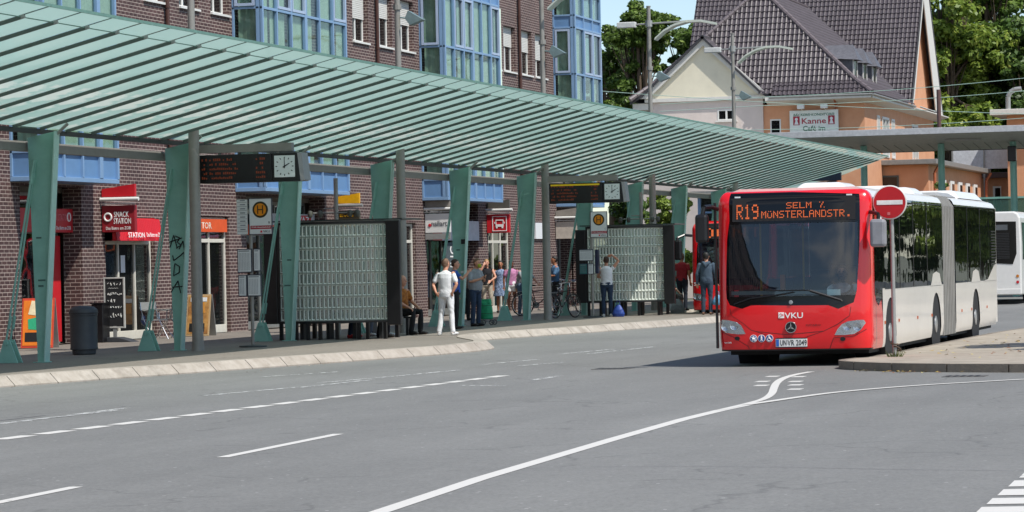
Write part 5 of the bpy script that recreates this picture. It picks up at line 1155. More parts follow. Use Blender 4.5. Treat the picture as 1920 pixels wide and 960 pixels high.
# mirrors
b = B(); b.box(HW + .02, HW + .27, -.10, .10, 1.86, 2.30); m_ = b.build('mirror', M('mirror_shell', '#84858a', .4), e, bevel=.05)
b = B(); b.path([(HW - .02, .25, 2.42), (HW + .15, .0, 2.38), (HW + .15, .0, 2.28)], .03, 8); b.build('mirror_arm', black, e, smooth=True)
b = B(); b.box(-HW - .26, -HW - .05, -.32, -.16, 1.98, 2.44); b.build('mirror', black, e, bevel=.05)
b = B(); b.path([(-HW + .02, .15, 2.52), (-HW - .05, -.05, 2.56), (-HW - .12, -.22, 2.55), (-HW - .15, -.24, 2.42)], .035, 8); b.build('mirror_arm', black, e, smooth=True)
b = B(); b.box(-HW - .035, -HW + .0, .10, .16, .30, 2.62); b.build('door_edge', black, e)
# interior seen through the windscreen
interior(e, .45, JW0); interior(e, JW1, LEND - .1)
b = B(); b.prism([(-1.1, .18, .95), (1.1, .18, .95), (1.1, .62, 1.12), (-1.1, .62, 1.12)], (0, 0, -.25)); b.box(-1.12, 1.12, .2, .9, .4, .72); b.build('dashboard', M('dash', '#15181b', .6), e)
b = B(); b.ring((.62, .72, 1.22), (0, -.55, 1), .21, .016); b.tube((.62, .66, 1.0), (.62, .72, 1.2), .03); b.build('steering_wheel', black, e)
b = B(); b.box(.38, .86, 1.25, 1.36, .75, 1.60); b.box(.38, .86, .85, 1.3, .72, .80); b.build('driver_seat', M('seat_dark', '#22262c', .9), e, bevel=.03)
for x, y in ((-.12, 1.7), (-.75, 1.3)): b = B(); b.tube((x, y, .36), (x, y, 2.6), .018); b.build('hand_pole', ypole, e)
b = B(); b.box(.05, 1.15, 1.45, 1.49, .36, 1.5); b.build('cab_partition', inter, e)
for x in (-.35, -.18): b = B(); b.box(x, x + .05, 1.6, 1.64, 2.25, 2.33); b.build('grab_handle', signr, e)
p0, p1 = Zz([(604, 594), (672, 555)]); b = B(); yy = surf(p0[0], 1.12, 0).y + .05; b.box(p0[0], p1[0], yy, yy + .006, p0[1], p1[1]); b.build('dash_card', M('card_mint', '#cfe6dc', .6), e)
b = B(); b.box(xf(398), xf(442), .2, .26, zf(250), zf(218)); b.build('inner_mirror', black, e, bevel=.02)
b = B(); b.box(xf(305), xf(328), .9, 1.0, 1.0, 1.45); b.build('ticket_machine', M('ticket_orange', '#b5651c', .5), e)
b = B(); b.box(xf(98), xf(118), .35, .4, 1.05, 1.22); b.build('validator', signr, e)
b = B(); b.box(xf(90), xf(600), .25, .27, zf(582), zf(562)); b.build('dash_edge', M('dash_grey', '#5d6a68', .6), e)
# ---------------- second red bus behind the farther shelter
hx2 = e
e2 = empty('city_bus', (-18.12, 90.6, 0), 'second red city bus, partly hidden by the nearest bus, by the far kerb', 'bus')
body2, _, _ = bus_front(e2, bred, bred, [('DONT', 120, 700, 190, 100)], 11, None, None)
for sg in (1, -1):
    A = arch_poly(SC + .02, sp(11.6), .25, 1.20, (sp(2.3), sp(8.4))); patch([[(sg * s, z) for s, z in A]], 0, bred, 'side_panel', e2)
    patch([[(sg * (SC + .02), 2.66), (sg * sp(11.6), 2.66), (sg * sp(11.6), ZT), (sg * (SC + .02), ZT)]], 0, bred, 'roof_edge', e2)
    for y0, y1 in ((.45, 3.2), (3.22, 6.4), (6.42, 9), (9.02, 11.6)): side_win(e2, sp(y0), sp(y1), 1.18, 2.66, sg)
    for y in (2.3, 8.4): wheel(e2, sg * (HW - .16), y, out=sg)
b = B(); b.prism([(-HW, 11.6, .3), (HW, 11.6, .3), (HW, 11.6, 2.65), (HW - .15, 11.6, ZT), (-HW + .15, 11.6, ZT), (-HW, 11.6, 2.65)], (0, .05, 0)); b.build('rear_panel', bred, e2)
roof(e2, .35, 11.6, bred); interior(e2, .45, 11.5)
b = B(); b.box(-HW + .12, HW - .12, .5, 11.5, .18, .32); b.build('underbody', dark, e2)
b = B(); b.box(-1.1, 1.1, .2, .6, .4, 1.05); b.build('dashboard', M('dash', '#15181b', .6), e2)
b = B(); b.box(-HW - .42, -HW - .20, -.30, -.14, 1.72, 2.30); b.build('mirror', black, e2, bevel=.05)
b = B(); b.path([(-HW + .02, .15, 2.42), (-HW - .15, -.05, 2.44), (-HW - .32, -.2, 2.36), (-HW - .33, -.22, 2.28)], .04, 8); b.build('mirror_arm', black, e2, smooth=True)
s0 = surf(x2s(-1.0), 1.02, .01); txt('544', (s0.x - .02, s0.y - .03, 1.02), (1, -.35, 0), Uz, .26, .10, wl, e2, W=False)
roof_y = e2
# ---------------- white bus seen from behind at the right
e3 = empty('white_bus', (-12.98, 108.0, 0), 'white bus seen from behind at the right edge beyond the articulated bus', 'bus')
b = B(); W_ = 1.23; P = rnd([(-W_, 0, .32)[:1] + (.32,), (W_, .32), (W_, 3.02), (W_ - .1, 3.12), (-W_ + .1, 3.12), (-W_, 3.02)], 1) if False else [(-W_, .32), (W_, .32), (W_ + .01, 2.0), (W_ - .02, 2.9), (W_ - .1, 3.06), (W_ - .22, 3.12), (-W_ + .22, 3.12), (-W_ + .1, 3.06), (-W_ + .02, 2.9), (-W_ - .01, 2.0)]
b.prism([(x, 0, z) for x, z in P], (0, 12, 0)); b.build('body', bwhite, e3, bevel=.05)
b = B(); b.prism([(-1.0, -.012, 1.48), (.95, -.012, 1.35), (1.08, -.012, 1.7), (1.08, -.012, 2.78), (-1.0, -.012, 2.82)], (0, .01, 0)); b.build('rear_window', bblack, e3)
b = B()
for k in range(16): b.box(-.9, .85, -.022, -.014, 1.55 + k * .055, 1.575 + k * .055)
b.build('grille', M('grille_dark', '#1f2022', .5), e3)
b = B(); b.box(-.5, .2, -.02, -.014, 2.58, 2.7); b.build('route_label', M('label_grey', '#9aa0a4', .5), e3); b = B(); b.box(.35, .8, -.02, -.014, 2.5, 2.68); b.build('rear_camera_window', M('smoke_grey', '#55595c', .3), e3)
for z in (.75, .95): b = B(); b.lathe((1.1, -.008, z), [(0, -.006), (.05, -.006), (.05, 0)], 14, 'y'); b.build('tail_light', signr if z < .9 else M('amber_lamp', '#c77a1c', .4), e3)
b = B(); b.box(-W_ + .03, W_ - .03, -.02, .0, .34, .52); b.build('bumper', bwhite, e3, bevel=.01)
for sg in (-1, 1):
    for y in (3.2, 9.2): wheel(e3, sg * (W_ - .15), y, out=sg)
    b = B(); b.box(sg * (W_ + .0) - .012, sg * (W_ + .0) + .012, .4, 11.6, 1.5, 2.75); b.build('side_window', sideg if sg else bblack, e3)
# ================================================================== station house with tiled roof
pinkw = M('render_pink', '#cfc3bb', .8, var=.05, scale=1.2, bump=.1, dirt=.06); yell = M('render_yellow', '#dcd5be', .8, var=.05, scale=1.0, bump=.1, dirt=.06)
orng = M('render_orange', '#d09b77', .8, var=.06, scale=1.2, bump=.1, col2='#c78e6a', dirt=.06); cornice = M('cornice_white', '#cfcdc6', .6, var=.05, dirt=.1)
tile = M('roof_tile', '#403a3e', .42, var=.16, scale=2.5, col2='#514a4e', dirt=.12, spec=.5); slate = M('slate', '#5b5b60', .5, var=.2, scale=9, bump=.4); gutterm = M('zinc', '#8a8a87', .45, metal=.3); copper = M('copper_pipe', '#a85f3c', .5)
def tiled(name, O, U, V, w_, h, clip, parent, cw=.215, rh=.33):
    """roof slope of overlapping pantiles; O low left corner, U along the eave, V up the slope; clip = polygon in (u,v)"""
    O = Vector(O); U = Vector(U).normalized(); V = Vector(V).normalized(); N_ = U.cross(V).normalized()
    if N_.z < 0: N_ = -N_
    nc = int(w_ / cw) + 1; nr = int(h / rh) + 1; prof = [(0, 0), (.2, .0), (.34, .025), (.55, .052), (.78, .035), (.92, .0)]
    us = [(i + p) * cw for i in range(nc) for p, _ in prof]; hs = [q for i in range(nc) for _, q in prof]; n = len(us)
    vs = []; fs = []
    for r_ in range(nr):
        b0 = len(vs)
        for (vv, lift) in ((r_ * rh - .02, .0), (r_ * rh - .02, .05), ((r_ + 1) * rh + .0, .006)):
            for u, q in zip(us, hs): vs.append((u, vv, (q + lift) if lift else (q * 0 - .0)))
        for k in range(2):
            for i in range(n - 1): fs.append((b0 + k * n + i, b0 + k * n + i + 1, b0 + (k + 1) * n + i + 1, b0 + (k + 1) * n + i))
    me = bpy.data.meshes.new('t'); me.from_pydata(vs, [], fs); bm = bmesh.new(); bm.from_mesh(me); bpy.data.meshes.remove(me)
    cxy = Vector((sum(p[0] for p in clip) / len(clip), sum(p[1] for p in clip) / len(clip)))
    for i in range(len(clip)):
        a = Vector(clip[i]); c = Vector(clip[(i + 1) % len(clip)]); d = c - a; nn = Vector((d.y, -d.x))
        if nn.dot(cxy - a) > 0: nn = -nn
        bmesh.ops.bisect_plane(bm, geom=bm.verts[:] + bm.edges[:] + bm.faces[:], plane_co=(a.x, a.y, 0), plane_no=(nn.x, nn.y, 0), clear_outer=True)
    off = rootloc(parent)
    for v in bm.verts: v.co = O + U * v.co.x + V * v.co.y + N_ * v.co.z - off
    me = bpy.data.meshes.new(name); bm.to_mesh(me); bm.free(); me.materials.append(tile); o = bpy.data.objects.new(name, me); COL.objects.link(o); o.parent = parent; return o
st = empty('station_house', (-28, 145, 0), 'orange and pink station house with steep dark tiled roof, cream gable and three small dormers', 'building')
XL, XR = -33.55, -22.28; YE = 144.4; ZE = 9.12
wy = 145.0
# walls
b = B(); gridwall(b, 'y', wy, wy + .4, -32.6, -27.42, 0, 9.05, [(-29.55, -28.72, 8.12, 8.62), (-31.05, -30.55, 7.3, 8.15), (-32.0, -31.5, 7.3, 8.12)]); b.build('wall', pinkw, st, W=True); b = B(); b.box(-32.6, -32.2, wy + .41, 157.5, 0, 9.05); b.build('wall', pinkw, st, W=True)
b = B(); gridwall(b, 'y', wy + .12, wy + .42, -27.42, -22.75, 0, 8.78, [(-27.12, -26.62, 6.6, 8.1), (-24.6, -24.1, 4.6, 6.2)]); 
gridwall(b, 'x', -22.75, -23.1, wy + .42, 168.4, 0, 8.9, [(148.7, 149.5, 6.4, 8.3), (150.3, 152.4, 6.4, 8.3), (153.2, 154.2, 6.4, 8.3), (160.2, 162.2, 6.6, 8.2)]); b.build('wall', orng, st, W=True); b = B(); b.box(-34, -32.2, 157.6, 158.0, 0, 9.2); b.build('wall', orng, st, W=True)
b = B(); b.prism([(-22.76, 158.1, 8.9), (-22.76, 168.6, 8.9), (-22.76, 163.35, 16.2)], (-.3, 0, 0)); b.build('gable_wall', orng, st, W=True)
b = B(); b.prism([(-32.75, wy - .1, 9.22), (-27.3, wy - .1, 9.22), (-30.1, wy - .1, 11.75)], (0, .3, 0)); b.build('gable_wall', yell, st, W=True)
b = B(); b.box(-32.95, -27.15, wy - .16, wy + .3, 9.05, 9.22); b.box(-33.55, -32.6, wy - .05, 158, 8.72, 9.02)
b.prism([(-33.2, wy - .28, 9.225), (-32.75, wy - .28, 9.225), (-30.12, wy - .28, 11.6), (-30.12, wy - .28, 11.93)], (0, .17, 0)); b.prism([(-27.1, wy - .28, 9.225), (-27.55, wy - .28, 9.225), (-30.12, wy - .28, 11.6), (-30.12, wy - .28, 11.93)], (0, .171, 0)); b.build('cornice', cornice, st, W=True)
# boxed eaves of the wing
b = B(); b.prism([(-27.2, YE - .05, 8.92), (XR - .02, YE - .05, 8.92), (-22.75, wy + .12, 8.76), (-27.2, wy + .12, 8.76)], (0, 0, .16)); b.prism([(XR + .02, YE, 8.92), (XR + .02, 158, 8.92), (-22.75, 158, 8.76), (-22.75, wy + .12, 8.76)], (0, 0, .158)); b.build('eave_board', cornice, st, W=True)
b = B(); b.tube((-27.0, YE - .06, 9.07), (XR + .03, YE - .06, 9.07), .055); b.tube((XR + .05, YE - .06, 9.07), (XR + .05, 158, 9.07), .055); b.build('gutter', gutterm, st, W=True, smooth=True)
b = B(); b.path([(-24.05, YE - .03, 9.0), (-24.05, wy + .05, 8.7), (-24.05, wy + .05, 3)], .05); b.build('downpipe', copper, st, W=True, smooth=True)
# hipped roof of the wing: bell-cast foot + steep slopes
XM = (XL + XR) / 2; AY = 147.6; AZ = 14.3
def slope2(name, e0, e1, apex0, apex1, foot=.9):
    e0, e1, a0, a1 = map(Vector, (e0, e1, apex0, apex1)); U = (e1 - e0).normalized(); m_ = a0 - e0; V = (m_ - U * m_.dot(U)).normalized(); 
    P = [(0, 0), ((e1 - e0).length, 0), ((a1 - e0).dot(U), (a1 - e0).dot(V)), ((a0 - e0).dot(U), (a0 - e0).dot(V))]
    if (Vector(P[2]) - Vector(P[3])).length < .05: P = P[:3]
    return tiled(name, e0, U, V, P[1][0], max(p[1] for p in P), P, st)
FZ = 9.75
kx0, kx1, ky = XL + .85, XR - .85, YE + .62      # kick line
slope2('roof', (-27.55, YE + .2, ZE + .1), (XR, YE + .2, ZE + .1), (-27.55, ky, FZ), (kx1, ky, FZ)); slope2('roof', (-26.9, YE, ZE), (XR, YE, ZE), (-26.9, ky, FZ), (kx1, ky, FZ)); slope2('roof', (kx0, ky, FZ), (kx1, ky, FZ), (XM, AY, AZ), (XM, AY, AZ))
slope2('roof', (XR, YE, ZE), (XR, 158, ZE), (kx1, ky, FZ), (kx1, 158, FZ)); slope2('roof', (kx1, ky, FZ), (kx1, 160, FZ), (XM, AY, AZ), (XM, 160, AZ)); slope2('roof', (kx0, 160, FZ), (kx0, ky, FZ), (XM, 160, AZ), (XM, AY, AZ))
b = B(); hp = M('ridge_tile', '#655c5e', .45, var=.1)
for P in ([(XR, YE, ZE + .06), (kx1, ky, FZ + .06), (XM, AY, AZ + .06)], [(XL, YE, ZE + .06), (kx0, ky, FZ + .06), (XM, AY, AZ + .06)], [(XM, AY, AZ + .05), (XM, 160, AZ + .05)]):
    for a, c in zip(P[:-1], P[1:]):
        a = Vector(a); c = Vector(c); n = max(1, int((c - a).length / .33))
        for k in range(n): b.tube(a.lerp(c, k / n), a.lerp(c, (k + 1.08) / n), .12, .10, n=8)
b.build('ridge_tiles', hp, st, W=True, smooth=True)
# main block roof
slope2('roof', (-34.0, 157.6, 9.2), (-22.35, 157.6, 9.2), (-34.0, 163.4, 16.9), (-22.35, 163.4, 16.9))
b = B()
d = Vector((0, 163.4 - 157.6, 16.9 - 9.2)); b.prism([(-22.36, 157.3, 9.0), (-22.36, 157.75, 9.28), (-22.36, 163.4, 16.95), (-22.36, 163.4, 16.55)], (.06, 0, 0)); b.build('verge_tiles', M('verge_slate', '#39383b', .5), st, W=True)
b = B(); b.prism([(-22.42, 157.8, 8.9), (-22.42, 163.4, 16.4), (-22.42, 163.4, 15.5), (-22.42, 158.9, 9.6)], (.05, 0, 0)); b.prism([(-22.42, 169.4, 8.9), (-22.42, 163.4, 16.6), (-22.42, 162.5, 15.2), (-22.42, 166.9, 8.9)], (.05, 0, 0)); b.build('verge_board', cornice, st, W=True)
b = B(); b.prism([(-22.76, 157.5, 8.75), (-22.76, 169.6, 8.75), (-22.1, 169.6, 8.95), (-22.1, 157.5, 8.95)], (0, 0, .05)); b.build('eave_board', cornice, st, W=True)
b = B(); b.box(-22.8, -22.7, 160.6, 161.5, 10.2, 11.5); f = b.build('window', white, st, W=True); b = B(); b.box(-22.695, -22.685, 160.7, 161.4, 10.3, 11.4); b.build('glass', bblack, f, W=True)
b = B(); b.box(-34.05, -22.35, 163.4, 169, 9, 16.8); b.v = []; b.f = []; b.m = []; b.prism([(-34, 163.4, 16.85), (-34, 169.3, 9.0), (-22.35, 169.3, 9.0), (-22.35, 163.4, 16.85)], (0, .1, .1)); b.build('roof', tile, st, W=True)
# cross gable over the left bay
GA = (-30.12, 11.95)
for sg, ex in ((-1, -33.55), (1, -26.95)):
    e0 = (ex, wy - .35, 9.05); k0 = (ex - sg * .55, wy - .35, 9.36)
    g0 = (GA[0], wy - .35, GA[1])
    A = [(e0, k0), (k0, g0)]
    for (p, q) in A:
        pp, qq = (Vector(p), Vector(q)); back = Vector((0, 4.2, 0))
        if sg > 0: tiled('roof', pp, (0, 1, 0), qq - pp, 4.0, (qq - pp).length, [(0, 0), (4.0, 0), (4.0, (qq - pp).length), (0, (qq - pp).length)], st)
        else: tiled('roof', pp + back, (0, -1, 0), qq - pp, 4.2, (qq - pp).length, [(0, 0), (4.2, 0), (4.2, (qq - pp).length), (0, (qq - pp).length)], st)
b = B()
for sg, ex in ((-1, -33.6), (1, -26.9)):
    P = [(ex, wy - .40, 9.10), (ex - sg * .57, wy - .40, 9.42), (GA[0], wy - .40, GA[1] + .08)]
    for a, c in zip(P[:-1], P[1:]): b.prism([a, c, (c[0], c[1], c[2] - .13), (a[0], a[1], a[2] - .13)], (0, .14, 0))
b.tube((GA[0], wy - .4, GA[1] + .03), (GA[0], 149, GA[1] + .03), .1); b.build('verge_tiles', M('verge_slate', '#39383b', .5), st, W=True)
def stwin(x0, x1, z0, z1, n=2, sill=True, y=None):
    y = wy if y is None else y
    b = B(); t = .06
    for a, c, e_, g in ((x0, x1, z0, z0 + t), (x0, x1, z1 - t, z1), (x0, x0 + t, z0 + t, z1 - t), (x1 - t, x1, z0 + t, z1 - t)): b.box(a, c, y - .02, y + .1, e_, g)
    if n == 2: b.box((x0 + x1) / 2 - .04, (x0 + x1) / 2 + .04, y - .015, y + .1, z0 + t, z1 - t)
    f = b.build('window', white, st, W=True); b = B(); b.box(x0 + t, x1 - t, y + .03, y + .04, z0 + t, z1 - t); b.build('glass', sglass, f, W=True); b = B(); b.box(x0, x1, y + .3, y + .33, z0, z1); b.build('curtain', M('room_dark', '#23262a', .9), f, W=True)  # dark sheet behind the pane stands for the unlit room, not cloth
    if sill: b = B(); b.box(x0 - .1, x1 + .1, y - .12, y + .02, z0 - .08, z0 - .01); b.build('sill', cornice, f, W=True)
stwin(-29.55, -28.72, 8.12, 8.62); stwin(-31.05, -30.55, 7.3, 8.15, 1); stwin(-32.0, -31.5, 7.3, 8.12, 1); stwin(-27.12, -26.62, 6.6, 8.1, 1, True, wy + .12)
for (y0, y1) in ((148.7, 149.5), (150.3, 152.4), (153.2, 154.2), (160.2, 162.2)):
    b = B(); z0, z1 = 6.4, 8.3
    for a, c, e_, g in ((y0, y1, z0, z0 + .1), (y0, y1, z1 - .12, z1), (y0, y0 + .12, z0 + .1, z1 - .12), (y1 - .12, y1, z0 + .1, z1 - .12), ((y0 + y1) / 2 - .05, (y0 + y1) / 2 + .05, z0 + .1, z1 - .12)): b.box(-22.85, -22.70, a, c, e_, g)
    f = b.build('window', white, st, W=True); b = B(); b.box(-22.84, -22.83, y0, y1, z0, z1); b.build('glass', bblack, f, W=True)
# dormers on the right hand slope of the wing
sl_ = (AZ - FZ) / (kx1 - XM)
for y in (146.3, 149.1, 152.0):
    xf_ = -23.35; zf_ = FZ + (kx1 - xf_) * sl_ - .05; h = .88; w2 = .55
    b = B(); b.prism([(xf_, y - w2, zf_), (xf_, y - w2, zf_ + h), (xf_ - h / sl_ * 1.0, y - w2, zf_ + h)], (0, 2 * w2, 0)); o = b.build('dormer', slate, st, W=True)
    b = B(); zt = zf_ + h
    b.add([(xf_ + .3, y - w2 - .2, zt - .06), (xf_ + .3, y + w2 + .2, zt - .06), (xf_ - .05, y, zt + .68), (xf_ - 1.2, y - w2 - .2, zt + .05), (xf_ - 1.2, y + w2 + .2, zt + .05), (xf_ - 1.6, y, zt + .68)], [(0, 1, 2), (0, 2, 5, 3), (1, 4, 5, 2), (0, 3, 4, 1)]); b.build('dormer_roof', slate, o, W=True)
    b = B(); b.box(xf_ + .0, xf_ + .06, y - w2, y - w2 + .1, zf_, zt); b.build('corner_board', cornice, o, W=True); b = B(); b.box(xf_ + .0, xf_ + .06, y + w2 - .1, y + w2, zf_, zt); b.build('corner_board', cornice, o, W=True); b = B(); b.box(xf_ + .005, xf_ + .03, y - w2 + .1, y + w2 - .1, zf_ + .1, zt - .05); b.build('pane', bblack, o, W=True)
# cafe sign
e = empty('cafe_sign', (-25.2, wy, 7), 'white bakery and cafe sign with two lamps on the orange station wall', 'sign')
q0 = gy(1481, 208, wy - .05); q1 = gy(1573, 250, wy - .05); x0, x1, zt, zb = q0[0], q1[0], q0[2], q1[2] - .35
b = B(); b.box(x0, x1, wy - .12, wy - .02, zb, zt); b.build('board', M('sign_mint', '#dce2db', .5, var=.03), e, W=True, bevel=.01)
gt = M('letter_green', '#2f6b4d', .5); cr_ = M('letter_crimson', '#a02238', .5); cxm = (x0 + x1) / 2; yy = wy - .128; W_ = x1 - x0
txt('BÄCKEREI·KONDITOREI', (cxm, yy, zt - .19), Rx, Uz, W_ * .84, .14, gt, e, shear=.15); txt('Kanne', (cxm, yy, zt - .49), Rx, Uz, W_ * .5, .26, cr_, e); txt('Café im', (cxm, yy, zt - .83), Rx, Uz, W_ * .46, .24, gt, e); txt('Hauptbahnhof', (cxm, yy, zt - 1.12), Rx, Uz, W_ * .84, .22, gt, e)
for sg in (-1, 1):
    c0 = (cxm + sg * W_ * .36, yy, zt - .47); b = B(); b.box(c0[0] - .15, c0[0] + .15, yy, yy + .004, c0[2] - .2, c0[2] + .2); bd = b.build('badge', cr_, e, W=True); b = B(); b.lathe((c0[0], yy - .003, c0[2] + .07), [(0, -.003), (.07, -.003), (.07, 0)], 14, 'y'); b.prism([(c0[0] - .1, yy - .003, c0[2] - .17), (c0[0] + .1, yy - .003, c0[2] - .17), (c0[0] + .04, yy - .003, c0[2]), (c0[0] - .04, yy - .003, c0[2])], (0, -.003, 0)); b.build('figure', paperm, bd, W=True)
    b = B(); b.tube((cxm + sg * W_ * .24, wy - .1, zt), (cxm + sg * W_ * .24, wy - .4, zt + .12), .02); b.box(cxm + sg * W_ * .24 - .16, cxm + sg * W_ * .24 + .16, wy - .55, wy - .3, zt + .05, zt + .25); b.build('lamp', white, e, W=True, bevel=.02)
# ------------------------------------------------------------------ far right part of the station group
def simple_house(name, x0, x1, y0, y1, z0, z1, wall, label, roofm=None, over=.5, wins=(), cat='building', rh=.3):
    e = empty(name, (x0, y0, 0), label, cat); b = B(); b.box(x0, x1, y0, y1, 0 if z0 is None else z0, z1); b.build('wall', wall, e, W=True)
    b = B(); b.box(x0 - over, x1 + over, y0 - over, y1 + over, z1 + .002, z1 + rh); b.build('roof', roofm or cornice, e, W=True, bevel=.02)
    return e
lo = simple_house('low_station_wing', -27, -20.6, 150.3, 171, 0, 5.98, orng, 'low flat roofed orange building with tall white framed windows behind the platform roof', gutterm, .45, rh=.24)
for (x0, x1, z0, z1) in ((-23.1, -22.0, 4.3, 5.5), (-26.4, -25.5, 3.2, 5.5)):
    b = B(); b.box(x0, x1, 150.25, 150.31, z0, z1); f = b.build('window', M('frame_dark', '#4f5652', .5), lo, W=True); b = B(); b.box(x0 + .08, x1 - .08, 150.235, 150.245, z0 + .08, z1 - .08); b.build('glass', sideg, f, W=True)
for k in range(5):
    y = 154.6 + k * 3.1; b = B(); b.box(-20.6, -20.53, y, y + 1.5, 3.0, 5.35); f = b.build('window', white, lo, W=True); b = B(); b.box(-20.53, -20.52, y + .55, y + 1.4, 3.1, 5.2); b.build('glass', bblack, f, W=True)
b = B(); b.box(-20.6, -20.595, 150.3, 171, 2.8, 2.84); b.box(-20.6, -20.595, 150.3, 171, 4.4, 4.44); b.box(-27, -20.6, 150.295, 150.3, 4.6, 4.63); b.build('joints', M('joint_dark', '#8f5638', .8), lo, W=True)
for y, x in ((151, -20.5), (170.5, -20.4)): b = B(); b.path([(x + .35, y, 6.0), (x + .1, y, 5.6), (x + .1, y, 0)], .07); b.build('downpipe', copper, lo, W=True, smooth=True)
fo = simple_house('far_station_wing', -21.5, -9, 176, 182, 0, 5.85, orng, 'low orange building with brown flat roof at the far right behind the bus roofs', M('roof_brown', '#5e4a44', .6), .5)
for k in range(9):
    x = -20.6 + k * 1.25; b = B(); b.box(x, x + .45, 175.93, 176.0, 3.2, 5.4); f = b.build('window', white, fo, W=True); b = B(); b.box(x + .12, x + .40, 175.92, 175.93, 3.3, 5.3); b.build('glass', bblack, f, W=True)
for x in (-18.5, -13.8): b = B(); b.path([(x, 175.7, 5.9), (x, 175.85, 5.5), (x, 175.9, 0)], .08); b.build('downpipe', copper, fo, W=True, smooth=True)
ro = simple_house('orange_block', -19.1, -12, 170, 174, 0, 9.0, orng, 'tall orange block with pale flat roof edge cut by the right frame edge', cornice, .8)
vx = gy(1891, 215, 169.6)[0]; vp = empty('vent_pipe', (vx, 169.6, 9.3), 'bent galvanised vent pipe on the roof edge at the right', 'vent pipe'); b = B(); b.path([(vx, 169.6, 9.25), (vx, 169.6, 9.95), (vx + .12, 169.6, 10.2), (vx + .35, 169.6, 10.33), (vx + .7, 169.6, 10.36)], .13, 14); b.build('pipe', galv, vp, W=True, smooth=True)
e = empty('noise_barrier', (-17, 174, 0), 'white panelled screen between the platform roof and the low orange building', 'screen'); b = B()
for k in range(6): b.box(-22.4 + k * 1.7, -22.4 + k * 1.7 + 1.62, 173.4, 173.5, 6.3, 7.5)
b.build('panels', M('panel_white', '#cfd3d8', .4), e, W=True); b = B()
for k in range(7): b.box(-22.48 + k * 1.7, -22.40 + k * 1.7, 173.3, 173.38, 0, 7.5)
b.build('posts', galv, e, W=True)
# platform roof
pc = empty('platform_canopy', (-20, 124, 0), 'long flat grey platform roof on green posts crossing behind the bus', 'canopy')
b = B(); b.prism([(-23.2, 123.9, 6.42), (-20.6, 130.4, 5.95), (5, 130.4, 5.95), (5, 123.9, 6.42)], (0, 0, .06)); b.build('soffit', M('soffit_grey', '#a9a7a1', .6, dirt=.1), pc, W=True)
b = B(); b.box(-23.25, 5, 123.82, 123.9, 6.40, 6.64); b.prism([(-23.25, 123.9, 6.60), (-20.6, 130.4, 6.2), (5, 130.4, 6.2), (5, 123.9, 6.60)], (0, 0, .04)); b.build('fascia', M('fascia_grey', '#b7b9bb', .45, metal=.1), pc, W=True, bevel=.01)
b = B()
for k in range(60): x = -22 + k * .45; b.box(x, x + .012, 124.2, 130.2, 5.94, 5.945) if False else b.prism([(x, 127.6, 6.145), (x + .015, 127.6, 6.145), (x + .015, 130.3, 5.945), (x, 130.3, 5.945)], (0, 0, -.006))
b.build('soffit_joints', M('joint_grey', '#5f605c', .8), pc, W=True)
b = B(); b.box(-20.6, 5, 130.4, 130.45, 5.93, 6.2); b.build('rear_gutter', dark, pc, W=True)
for x in (-20.05, -16.95, -14.1, -10.9, -7.5): b = B(); b.tube((x, 127.5, 0), (x, 127.5, 6.14), .135, n=18); b.build('post', green, pc, W=True, smooth=True)
for x, w_ in ((-18.2, 1.3), ): b = B(); b.box(x + 1.6, x + 1.6 + w_ * 1.1, 126.0, 126.1, 6.18, 6.24); b.build('strip_light', galv, pc, W=True)
b = B(); b.box(-14.28, -13.95, 127.1, 127.4, 5.35, 5.95); sp_ = b.build('loudspeaker', black, pc, W=True, bevel=.03)
e = empty('info_screen', (-21.9, 122.6, 5), 'dark blue station sign hanging under the platform roof above the bus', 'sign'); q0 = gy(1500, 320, 122.5); q1 = gy(1577, 338, 122.5); b = B(); b.box(q0[0], q1[0], 122.5, 122.7, q1[2], q0[2]); b.build('panel', navy, e, W=True, bevel=.01); b = B(); b.tube((q0[0] + .3, 122.6, q0[2]), (q0[0] + .3, 122.6, 5.6), .02); b.tube((q1[0] - .3, 122.6, q0[2]), (q1[0] - .3, 122.6, 5.6), .02); b.build('hangers', galv, e, W=True)
# green glass fence behind the buses
e = empty('green_fence', (-14, 134, 0), 'green tinted glass fence behind the roofs of the buses', 'fence'); b = B(); b.box(-17.5, -2, 134, 134.04, .2, 4.0); b.build('glass_panels', Mglass('fence_glass', (.45, .68, .6), .55, (.10, .2, .17), .1, 1.5), e, W=True); b = B()
for k in range(9): b.tube((-17.5 + k * 1.9, 134.1, 0), (-17.5 + k * 1.9, 134.1, 4.05), .05)
b.box(-17.5, -2, 133.98, 134.1, 4.0, 4.08); b.build('posts_and_rail', green, e, W=True)
# pavilion seen through the gap under the green canopy
e = empty('white_building', (-26, 150, 0), 'pale rendered building glimpsed behind the small tree under the canopy', 'building'); b = B(); b.box(-33.5, -23.5, 138, 142, 0, 6.4); b.v = []; b.f = []; b.m = []; b.box(-33.0, -26.0, 140, 143.5, 0, 6.0); b.build('wall', pinkw, e, W=True); b = B(); b.box(-33.2, -25.8, 139.8, 143.7, 6.002, 6.2); b.build('roof', cornice, e, W=True)
e = empty('glazed_pavilion', (-23, 118, 0), 'blue framed glazed pavilion glimpsed above the second red bus', 'building'); x0 = gy(1312, 380, 128)[0]; x1 = gy(1500, 380, 128)[0]
b = B(); n = 6
for k in range(n + 1): x = x0 + (x1 - x0) * k / n; b.box(x - .06, x + .06, 127.9, 128.02, 0, 4.3)
for z in (0.3, 2.0, 2.9, 3.6, 4.25): b.box(x0, x1, 127.92, 128.0, z, z + .08)
